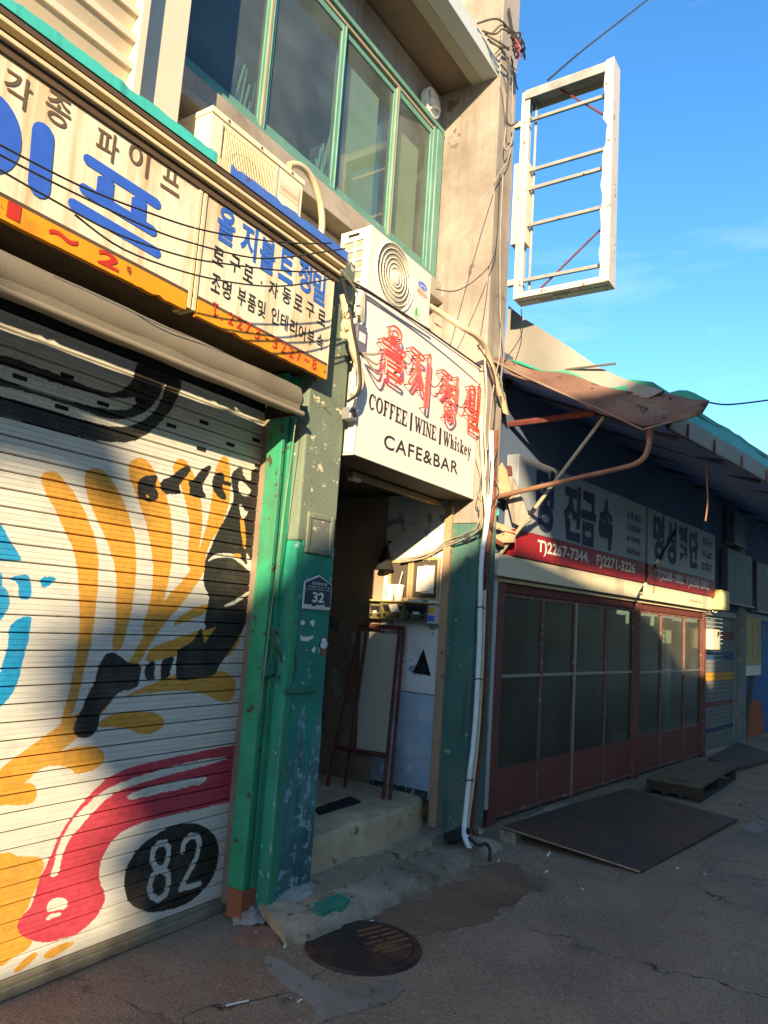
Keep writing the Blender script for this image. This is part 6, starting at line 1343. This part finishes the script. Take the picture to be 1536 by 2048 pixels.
tag(mb().box(FA(2.42),(4.713,0.169)[0],(4.984,0.116)[0],.10,.145,-.06,.02).build('drain_collar',M_dark,bev=.006),'dark collar holding the conduits at the column foot','collar')
for k,(pt,r_) in enumerate((((5.037,2.44,1.71),.034),((5.061,2.44,1.181),.036),((4.984,2.44,0.468),.036))):
    p=Vector(pt); tag(mb().tube([p+Vector((r_*math.cos(t)+.012,r_*.8*math.sin(t),.006*math.sin(t*2))) for t in [2*math.pi*i/12 for i in range(12)]],.0045,5,closed=True).build('cable_tie',M_dark),['upper black cable tie round the conduits','middle black cable tie round the conduits','lowest black cable tie round the conduits'][k],'cable tie')
# refrigerant hose from the white unit down to the column
run('insulated_pipe','pale insulated pipe running from the white unit down behind the sagging sheet',((4.394,2.66,3.882),(4.534,2.6,3.849),(4.633,2.5,3.779),(4.809,2.46,3.759),(4.965,2.46,3.713),(5.099,2.46,3.585),(5.259,2.46,3.434)),.022,M_hose,cat='hose')
run('insulated_pipe','taped beige pipe bulging down the pillar edge left of the cafe sign',((3.239,2.56,3.463),(3.268,2.55,3.363),(3.279,2.53,3.255),(3.325,2.52,3.146),(3.385,2.52,3.073),(3.425,2.52,3.008),(3.414,2.52,2.927),(3.362,2.53,2.875)),.022,M_hose,cat='hose')
tp_=thing('tape_wrap',Vector((3.261,2.54,3.312)),'crumpled yellowed tape wrapped on the beige pipe by the pillar','tape')
for k,(a,b_) in enumerate((((3.251,2.53,3.362),(.022,.02,.05)),((3.242,2.53,3.272),(.03,.02,.04)),((3.219,2.52,3.194),(.02,.02,.035)))):
    bm=bmesh.new(); bmesh.ops.create_icosphere(bm,subdivisions=2,radius=1); m=mb()
    for v in bm.verts: kk=1+.5*NZ.noise(v.co*1.6+Vector((k*5,0,0))); v.co=Vector((v.co.x*b_[0]*kk,v.co.y*b_[1]*kk,v.co.z*b_[2]*kk))+Vector(a)
    m.add([v.co.copy() for v in bm.verts],[tuple(x.index for x in f.verts) for f in bm.faces]); bm.free(); part('wrap',m,W('yellowed_tape','#d9c592',.7,.15,9,bump=.2),tp_)
run('black_cable','thick dark cable hanging down the pillar past the transformer box',((3.141,2.5,3.514),(3.227,2.5,3.384),(3.275,2.49,3.247),(3.338,2.49,3.115),(3.376,2.49,2.973),(3.357,2.49,2.881),(3.283,2.5,2.816)),.009,M_cable,cat='cable')
run('grey_cable','loose pale cable looping left of the beige pipe on the pillar',((3.35,2.53,3.141),(3.37,2.53,3.023),(3.356,2.53,2.926),(3.354,2.54,2.887)),.006,M_cablec,cat='cable')
for k,(pl,lab) in enumerate(((((3.144,2.52,3.553),(3.273,2.54,3.536),(3.451,2.55,3.576),(3.77,2.54,3.585),(4.212,2.53,3.606)),'dark cable lying along the top edge of the cafe sign'),(((3.126,2.5,3.556),(3.23,2.5,3.522),(3.305,2.5,3.491)),'short dark cable end sticking down left of the white unit'),(((3.187,2.52,3.526),(3.359,2.53,3.565),(3.578,2.53,3.576),(3.992,2.52,3.586),(4.497,2.5,3.574),(4.914,2.47,3.555)),'brownish cable running along the cafe sign top towards the column'))):
    run('sign_cable',lab,pl,.0065,M_cablew if k==1 else M_cable,cat='cable')
ts=thing('terminal_strip',Vector((3.411,2.55,3.468)),'cream terminal strip with loose wires above the transformer box','terminal')
part('strip',mb().box(FA(2.56),(3.4,3.498)[0],(3.446,3.517)[0],(3.433,3.402)[1],(3.419,3.519)[1],-.02,.01),M_cablec,ts,bev=.003)
m=mb()
for k in range(4): m.tube(smooth_path([Vector((3.417,2.54,3.56))+Vector((.004*k,0,0)),Vector((3.394,2.53,3.458))+Vector((.012*k-.01,0,0)),Vector((3.409,2.54,3.363))+Vector((.01*k,0,0))],4),.003,4)
part('loose_wire',m,M_cablew,ts)
# wires sagging across the ivory signboard
ws=[([(0.985,2.3,3.014),(1.08,2.3,3.014),(1.373,2.3,3.034),(1.643,2.3,3.082),(1.908,2.3,3.143),(2.241,2.3,3.26),(2.564,2.3,3.398),(2.78,2.3,3.506)],'uppermost of the thin wires sagging across the ivory signboard'),
    ([(0.994,2.31,2.989),(1.09,2.31,2.988),(1.32,2.31,3),(1.682,2.31,3.033),(1.926,2.31,3.083),(2.224,2.31,3.167),(2.442,2.31,3.269),(2.656,2.31,3.391),(2.908,2.31,3.539)],'second wire down across the ivory signboard, ending at the hood corner'),
    ([(1.005,2.32,2.948),(1.101,2.32,2.945),(1.265,2.32,2.942),(1.547,2.32,2.947),(1.864,2.32,3.005),(2.139,2.32,3.094),(2.517,2.32,3.234),(2.782,2.32,3.353)],'third wire down across the ivory signboard'),
    ([(1.381,2.33,2.938),(1.598,2.33,2.908),(1.941,2.33,2.961),(2.298,2.33,3.068),(2.551,2.33,3.18),(2.856,2.33,3.349)],'lowest wire sagging across the right panel of the ivory signboard')]
for p,lab in ws: run('sagging_wire',lab,p,.004,M_cable,k=5,n=5,cat='wire',group='wires across the signboard')
# cable tangle at the top of the column
tg=thing('cable_tangle',(5.3,2.5,6.2),'tangle of dark and red cable ends bolted to the top of the plaster column','cables')
m=mb()
arcs=[((4.645,2.52,6.352),(4.786,2.46,6.478),(4.872,2.42,6.51),(5.061,2.42,6.555)),((4.737,2.52,6.356),(4.845,2.46,6.386),(4.897,2.42,6.456),(5.042,2.42,6.531)),((4.783,2.52,6.365),(4.831,2.45,6.316),(4.921,2.42,6.327),(5.039,2.42,6.369)),((4.832,2.52,6.356),(4.929,2.45,6.317),(5.008,2.43,6.294),(5.068,2.43,6.208)),((4.916,2.52,6.476),(4.926,2.45,6.529),(4.961,2.42,6.52)),((4.841,2.5,6.327),(4.967,2.46,6.359),(5.057,2.43,6.411))]
for a in arcs: m.tube(smooth_path([Vector(p) for p in a],5),.0085,6)
part('feeder',m,W('sunbleached_cable','#4d4739',.6,.2,8,bump=0),tg)
rng=random.Random(15); m=mb(); c0=Vector((5.071,2.4,6.422)); c1=Vector((5.227,2.36,6.495))
for k in range(26):
    a=c0+Vector((rng.uniform(-.07,.07),rng.uniform(-.03,.03),rng.uniform(-.10,.12))); b=c0.lerp(c1,rng.uniform(0,1.0))+Vector((rng.uniform(-.05,.05),0,rng.uniform(-.08,.06))); mid=(a+b)/2+Vector((rng.uniform(-.05,.05),rng.uniform(-.03,.0),rng.uniform(-.06,.09)))
    m.tube(smooth_path([a,mid,b],4),.006,5)
part('cable_ends',m,M_cable,tg)
m=mb()
for k in range(7):
    a=c0+Vector((rng.uniform(-.06,.01),-.03,rng.uniform(-.04,.08))); m.tube(smooth_path([a,a+Vector((rng.uniform(-.05,.05),-.02,-.05)),a+Vector((rng.uniform(-.02,.08),0,-.09))],4),.005,5)
part('red_core',m,W('dull_red_cable','#8a4048',.5,.2,9,bump=0),tg)
part('bracket',mb().box(lambda a,b,c:Vector((5.222,2.5,6.782))+Vector((a*.55+b*.0,-c,-a*.85+b*.4)),-.12,.20,-.035,.035,-.01,.012),W('dark_bracket','#3a362f',.5,.2,8,bump=.05),tg)
# cables hanging down the column
dr=[(((4.993,2.49,6.836),(5.011,2.49,6.566),(5.025,2.49,6.154),(5.02,2.49,5.645),(5.028,2.49,5.024),(4.991,2.49,4.313),(4.887,2.49,3.853)),.004,'long thin pale cable down the corner of the plaster column',M_cablew),
    (((5.141,2.47,6.381),(5.15,2.46,6.184),(5.113,2.45,5.829),(5.169,2.44,5.765),(5.326,2.44,5.904)),.009,'thick cable dropping from the tangle and bending into the sign frame',W('sunbleached_cable','')),
    (((5.016,2.49,6.147),(5.108,2.48,6.022),(5.165,2.48,5.781),(5.133,2.47,5.573),(5.177,2.47,5.554),(5.288,2.47,5.692)),.006,'cable looping low behind the thick one on the column',M_cablew),
    (((5.209,2.48,6.463),(5.312,2.48,6.307),(5.383,2.48,6.26)),.006,'short cable from the tangle to the top of the sign frame',M_cable),
    (((5.252,2.48,6.466),(5.27,2.48,6.086),(5.286,2.48,5.624),(5.103,2.48,5.308),(4.775,2.48,4.841),(4.522,2.48,4.422),(4.394,2.5,4.13),(4.315,2.55,3.97)),.004,'thin cable slanting across the plaster column down to the white unit',M_cablew),
    (((5.103,2.48,5.308),(5.108,2.48,4.798),(5.043,2.48,4.505),(4.776,2.49,4.218),(4.487,2.5,4.007),(4.295,2.55,3.95)),.004,'thin cable drooping in a wide curve on the plaster column',M_cable),
    (((5.162,2.48,5.32),(5.164,2.48,4.738),(5.218,2.48,4.236),(5.262,2.48,3.82),(5.12,2.46,3.393),(5.057,2.45,2.93)),.005,'cable running straight down the column edge to the pipes',M_cablew),
    (((5.627,2.47,4.32),(5.678,2.47,4.148),(5.531,2.46,3.957),(5.324,2.46,3.753),(5.237,2.46,3.639)),.004,'loose cable end swinging below the sign frame',M_cable)]
for p,r_,lab,mt in dr: run('drop_cable',lab,p,r_,mt,k=6,n=5,cat='cable')
for p,r_,lab,mt in [(((4.93,2.46,3.701),(4.988,2.45,3.393),(4.987,2.45,3.072),(5.043,2.45,2.807),(4.986,2.45,2.522)),.005,'thin pale cable close beside the cream conduit',M_cablec),
    (((4.815,2.46,3.701),(5.057,2.44,3.577),(5.146,2.44,3.357),(5.108,2.44,3.021),(5.1,2.44,2.581)),.006,'dark cable weaving between the pipes under the sagging sheet',M_cable),
    (((4.839,2.44,2.956),(4.92,2.43,2.741),(4.863,2.43,2.558),(5.021,2.44,2.489)),.004,'short loop of pale wire at the lower right edge of the cafe sign',M_cablew),
    (((5.212,2.46,4.057),(5.275,2.45,3.82),(5.244,2.45,3.555),(5.338,2.45,3.414)),.007,'grey tube stub standing beside the column under the blade sign',M_grey),
    (((5.217,2.44,2.966),(5.146,2.44,2.748),(5.281,2.44,2.633),(5.086,2.44,2.461),(5.193,2.44,2.319)),.005,'curling brown wire round the root of the pipe arm',M_cable)]: run('loose_cable',lab,p,r_,mt,k=6,n=5,cat='cable')
# broken boards and brackets between the column and the first signboard
jk=thing('broken_boards',(5.5,2.45,2.1),'broken timber offcuts and brackets wedged between the column and the first signboard','boards')
M_jk=W('splintered_board','#a58a6c',.8,.2,6,chip=('#5d4736',.12,14),bump=.25)
for pl,X,mt in (([(2.614,2.861),(2.558,2.944),(2.514,2.877),(2.46,2.683),(2.511,2.622),(2.595,2.667)],5.56,M_jk),([(2.53,2.929),(2.493,2.919),(2.48,2.841),(2.521,2.843)],5.6,M_rustp),([(2.572,2.845),(2.531,2.865),(2.504,2.671),(2.555,2.694)],5.6,W('pale_splinter','#d8c59a',.8,.1,6,bump=.1)),([(2.512,2.855),(2.469,2.81),(2.381,2.628),(2.308,2.458),(2.371,2.397),(2.462,2.44),(2.516,2.632)],5.62,W('grey_board','#8f8678',.8,.2,5,streak=('#5d5448',.3),bump=.2)),([(2.621,2.446),(2.501,2.411),(2.41,2.343),(2.499,2.361),(2.618,2.387)],5.56,M_jk),([(2.61,2.319),(2.49,2.352),(2.409,2.327),(2.415,2.265),(2.539,2.265)],5.56,M_jk),([(2.666,2.344),(2.499,2.259),(2.506,2.226),(2.673,2.306)],5.55,M_rustp),([(2.61,3.62),(2.578,3.728),(2.538,3.479),(2.505,3.345),(2.551,3.367)],5.53,M_jk),([(2.539,3.7),(2.484,3.684),(2.488,3.584),(2.534,3.576)],5.53,M_dark)):
    part('offcut',mb().prism(lambda a,b,c,X=X:Vector((X-c,a,b)),pl,-.025,.0),mt,jk)
tag(mb().prism(lambda a,b,c:Vector((5.54-c,a,b)),wob([(2.611,2.519),(2.557,2.543),(2.55,2.493),(2.595,2.485)],.003,4,2),-.01,.0).build('teal_scrap',M_teal),'small teal plastic scrap caught in the wires by the pipe arm','scrap')
m=mb(); rng=random.Random(44)
o=Vector((4.931,2.44,2.513))
for k in range(6):
    a=o+Vector((rng.uniform(-.03,.08),0,rng.uniform(-.03,.06))); b=Vector((4.967,2.5,2.289))+Vector((rng.uniform(-.03,.05),-.03,rng.uniform(-.02,.05))); c_=Vector((5.08,2.792,2.187))+Vector((-.02,rng.uniform(-.02,.02),rng.uniform(-.02,.02)))
    d_=Vector((5.06,2.958,2.095))+Vector((0,0,rng.uniform(-.02,.02))); e_=Vector((5.04,3.179,2.058))+Vector((0,0,rng.uniform(-.02,.02)))
    m.tube(smooth_path([a,(a+b)/2+Vector((0,-.02,0)),b,c_,d_,e_],5),.005,5)
tag(m.build('cable_bundle',M_cablew),'bundle of tangled brown cables entering the cafe entrance from the column','cables')
m=mb(); o=Vector((4.734,2.46,2.191))
for k in range(14):
    t=rng.uniform(0,6.3); a=o+Vector((.04*math.cos(t),-.02,.035*math.sin(t))); b=o+Vector((.045*math.cos(t+1.7),-.035,.04*math.sin(t+1.7))); m.tube(smooth_path([a,(a+b)/2+Vector((0,-.02,0)),b],4),.004,5)
tag(m.build('cable_knot',M_cablew),'knot of cable hanging on the green column base','cables')
# power lines against the sky
run('power_line','dark power line rising to the top right corner of the sky',((5.6,2.292,6.438),(6.6,2.363,7.487),(7.6,2.312,8.567),(9,2.084,10.148)),.010,M_cable,cat='wire')
run('power_line','thin dark cable leaving the canopy tip towards the right edge',((5.86,1.016,3.396),(6.3,0.903,3.485),(7,0.604,3.706)),.007,M_cable,cat='wire')
# ---------------------------------------------------------------- things on the ground
mh=thing('manhole_cover',(3.2,2.08,0),'round cast iron manhole cover with worn orange ribs sitting in the rough tarmac','manhole cover')
c_=Vector((3.195,2.085,0))
def GF(a,b,c): return Vector((c_.x+a,c_.y+b,c))
part('rim',mb().lathe(GF,0,0,[(.285,0),(.28,.016),(.248,.018),(.243,.012)],40),M_iron,mh)
part('lid',mb().lathe(GF,0,0,[(.245,.0),(.241,.018),(.21,.019)],40),M_iron,mh)
M_or=W('worn_orange_iron','#6b4a30',.6,.2,9,chip=('#3a2a20',.2,14),bump=.2)
for k,(a0,a1,b) in enumerate(((.05,.20,.12),(.02,.22,.075),(.06,.235,.03),(.0,.24,-.015),(.04,.235,-.06),(.02,.20,-.125))):
    part('rib',mb().box(lambda a,b_,c,:GF(a*.94+b_*.34,b_*.94-a*.34,c),a0,a1,b-.009,b+.009,.017,.024),M_or,mh,bev=.003)
part('boss',mb().box(lambda a,b_,c,:GF(a*.94+b_*.34,b_*.94-a*.34,c),-.0,.14,-.10,-.075,.017,.023),M_or,mh,bev=.004)
for k in range(26):
    t=random.Random(k).uniform(0,6.28); r_=random.Random(k+50).uniform(.03,.24); x_,y_=r_*math.cos(t),r_*math.sin(t)
    if x_*.94-y_*.34<-.02: part('stud',mb().lathe(GF,x_,y_,[(.014,.018),(.011,.023)],8),M_iron,mh)
q=[(5.491,2.381,0.055),(5.207,1.282,0.055),(7.312,0.98,0.055)]
pl=thing('steel_plate',(6.4,1.6,0),'large dark rusty steel plate tilted on the road before the red doors','steel plate')
A_,B_,C_=Vector((5.363,2.334,0.1)),Vector((5.357,1.319,0.02)),Vector((7.474,1.005,0.02))
D_=A_+(C_-B_)+Vector((.15,-.02,.0)); D_.z=.09
m=mb(); N_=10
top=[]
for i in range(N_+1):
    for j in range(N_+1):
        u_,v_=i/N_,j/N_; p=A_.lerp(B_,u_).lerp(D_.lerp(C_,u_),v_); top.append(p+Vector((0,0,.008*math.sin(u_*5+v_*3))))
V=top+[p-Vector((0,0,.010)) for p in top]; K=(N_+1)**2; I=lambda i,j:i*(N_+1)+j
F_=[(I(i,j),I(i+1,j),I(i+1,j+1),I(i,j+1)) for i in range(N_) for j in range(N_)]; F_+=[tuple(x+K for x in f[::-1]) for f in F_]
for i in range(N_): F_+=[(I(i,0),I(i,0)+K,I(i+1,0)+K,I(i+1,0)),(I(i,N_),I(i+1,N_),I(i+1,N_)+K,I(i,N_)+K),(I(0,i),I(0,i+1),I(0,i+1)+K,I(0,i)+K),(I(N_,i),I(N_,i)+K,I(N_,i+1)+K,I(N_,i+1))]
part('plate',mb().add(V,F_),M_plate,pl)
part('edge_weld',mb().tube([A_.lerp(B_,t)-Vector((0,0,.006)) for t in (0,.5,1)],.006,5),W('worn_edge','#8d7a64',.5,.2,9,metal=.4,bump=.05),pl)
part('support_block',mb().box(FW,A_.x-.02,A_.x+1.2,A_.y-.12,A_.y-.0,.0,.075),M_concd,pl)
pq=[Vector(p) for p in ((8.012,1.924,0.16),(7.978,1.401,0.16),(9.918,1.242,0.16),(9.663,1.833,0.16))]
pt=thing('pallet',(9.2,1.6,0),'low timber pallet with a plywood top used as a doorstep','pallet')
e1=(pq[1]-pq[0]); e2=(pq[3]-pq[0])
def PF(a,b,c): return pq[0]+e1*a+e2*b+Vector((0,0,c-.16))
part('plywood_top',mb().box(PF,0,1,0,1,.135,.16),M_ply,pt,bev=.004)
part('top_sheet',mb().box(PF,.05,1,.06,1,.161,.168),W('pale_ply_sheet','#574d3d',.85,.2,4,dirt=('#4a4135',.3),bump=.1),pt)
for b in (0,.47,.92): part('bearer',mb().box(PF,.0,1,b,b+.07,.04,.134),W('dark_timber','#352d24',.9,.2,5,bump=.2),pt)
for a in (0,.3,.6,.9): part('bottom_board',mb().box(PF,a,a+.09,0,1,.005,.04),W('dark_timber',''),pt)
fpq=[Vector(p) for p in ((10.641,1.792,0.05),(10.308,1.364,0.05),(11.831,1.063,0.05),(12.789,1.726,0.05))]
tag(mb().add([p for p in fpq]+[p-Vector((0,0,.045)) for p in fpq],[(0,1,2,3),(7,6,5,4),(0,4,5,1),(1,5,6,2),(2,6,7,3),(3,7,4,0)]).build('threshold_slab',W('brown_slab','#4b423a',.85,.2,3,bump=.3),bev=.006),'brown threshold slab before the striped shutter at the far right','slab')
spots=[((5.289,1.931),.075,.009,'largest white paper roll lying under the lifted edge of the steel plate'),
 ((4.918,1.808),.045,.005,'white cigarette end in the dirt below the end of the conduits'),
 ((5.489,1.689),.035,.006,'white crumpled scrap under the near corner of the steel plate'),
 ((5.465,1.407),.03,.005,'tiny white fleck at the front corner of the steel plate'),
 ((5.671,1.144),.03,.004,'white fleck on the road right of the steel plate corner'),
 ((4.888,2.138),.045,.005,'white cigarette end beside the ends of the conduits'),
 ((4.772,1.52),.028,.004,'pale fleck on the open tarmac well below the steel plate'),
 ((3.465,2.222),.028,.004,'pale fleck between the kerb and the manhole cover'),
 ((3.121,1.868),.04,.006,'white scrap at the right front rim of the manhole cover'),
 ((2.954,2.369),.05,.005,'bluish white cigarette end at the left end of the kerb'),
 ((2.426,2.172),.095,.004,'long thin pale straw on the tarmac at the bottom left'),
 ((2.607,1.994),.03,.004,'pale fleck beside the left edge of the cement patch'),
 ((5.68,0.969),.028,.004,'white fleck on the road at the far right below the plate'),
 ((4.865,2.533),.03,.004,'white flake on the kerb at the foot of the tan timber post')]
rng=random.Random(9)
for i,((x,y),L_,r_,lab) in enumerate(spots):
    a=rng.uniform(-.5,.9); z=.095 if i==13 else .007; d=Vector((math.cos(a),math.sin(a),0))*L_/2; p=Vector((x,y,z))
    tag(mb().tube([p-d,p+d*.2+Vector((0,.002,0)),p+d],r_,6).build('cigarette_end' if 'cigarette' in lab else 'paper_scrap',M_paper),lab,'litter')
rng=random.Random(21); m=mb(); bmx=bmesh.new(); bmesh.ops.create_icosphere(bmx,subdivisions=1,radius=1); iv=[v.co.copy() for v in bmx.verts]; jf=[tuple(x.index for x in f.verts) for f in bmx.faces]; bmx.free()
for k in range(1500):
    if k<900: x=rng.uniform(2.6,6.0); y=2.22-abs(rng.gauss(0,.28))
    else: x=rng.uniform(1.2,10); y=rng.uniform(-.5,2.5)
    r_=rng.choice((.002,.003,.003,.004,.006)); m.add([Vector((x+v.x*r_*rng.uniform(.7,1.3),y+v.y*r_*rng.uniform(.7,1.3),.002+v.z*r_*.7)) for v in iv],jf)
tag(m.build('grit',W('grit','#968b7b',.9,.4,40,bump=0)),kind='stuff')
# ---------------------------------------------------------------- buildings across the street that shade the lower walls
ob=thing('opposite_building',(-2,-6,0),'stepped roofed workshop building across the street behind the viewer','building')
FY=lambda a,b,c: Vector((a,-4.5-c,b))
prof=[(-12.2,0),(-12.2,4.9),(-12.45,5.5),(-12.60,5.58),(-12.42,5.78),(-12.68,6.02),(-12.95,6.30),(-13.0,6.58),(-12.67,6.76),(-12.2,6.82),(-11.4,6.80),(-11.0,7.02),(-10.6,7.10),(-8.2,7.12),(-6.3,6.80),(-4.9,6.64),(-4.24,6.31),(-3.3,5.8),(-1.9,5.62),(-1.6,5.3),(-1.22,5.2),(-1.08,5.9),(-1.05,7.3),(70,7.3),(70,0)]
part('wall',mb().prism(FY,prof,0,.5),W('opposite_wall','#d8ccb4',.85,.15,2,streak=('#5d5548',.3),bump=.2),ob)
part('rear_block',mb().box(FY,-12,70,0,5.1,.5,5),W('opposite_wall',''),ob)
for i in range(16):
    x=-11+i*2.7
    for z in (.9,3.6):
        wd=part('window',mb().box(FY,x,x+1.5,z,z+1.3,-.04,.02),M_alu,ob); part('pane',mb().box(FY,x+.06,x+1.44,z+.06,z+1.24,-.05,-.041),W('dark_opposite_pane','#2a2d30',.1,.1,5,bump=0,spec=.7),wd)
ob2=thing('opposite_building',(-22,-6,0),'lower flat roofed building across the street behind the viewer to the left','building')
part('wall',mb().box(FY,-34,-12.2,0,5.25,0,5),W('opposite_wall_dark','#c9bfae',.85,.15,2,streak=('#4d483f',.3),bump=.2),ob2)
for i in range(6):
    x=-32+i*3.2; wd=part('window',mb().box(FY,x,x+1.6,1,2.4,-.04,.02),M_alu,ob2); part('pane',mb().box(FY,x+.06,x+1.54,1.06,2.34,-.05,-.041),W('dark_opposite_pane',''),wd)
rb=thing('added_shade_cloth',(-14.3,-4.5,5.2),'unseen banner cloth on poles across the street, added to shade the shutter','banner')  # unseen cloth, added and shaped to throw a blob of shade on the shutter
part('cloth',mb().prism(FY,chaikin([(-13.25,7.80),(-13.06,7.74),(-12.9,7.64),(-12.72,7.5),(-12.59,7.34),(-12.6,7.20),(-12.69,7.13),(-12.80,7.24),(-12.95,7.29),(-13.24,7.28),(-16,7.3),(-16,7.85)],1),-.02,.02),M_tarp,rb)
rs2=thing('added_shade_board',(-4,-4.5,6.6),'unseen plain board over the roof edge across the street, added to shade the shop signs','sign')  # unseen board, added to keep sun off the neighbouring shop signs
part('board',mb().prism(FY,[(-7.25,6.99),(-6.2,6.93),(-1.0,6.62),(6,6.3),(6,7.5),(-1,7.62),(-6,7.78),(-8.3,7.92)],-.02,.03),M_tarp,rs2)
for x in (-5.6,-2.0): part('stay',mb().tube([FY(x,5.2,.05),FY(x,7.0-.04*(x+5.6),.05)],.02,6),M_grey,rs2)
for x in (-15.9,-14.2): part('pole',mb().tube([FY(x,5.2,.03),FY(x,7.85,.03)],.02,6),M_grey,rb)
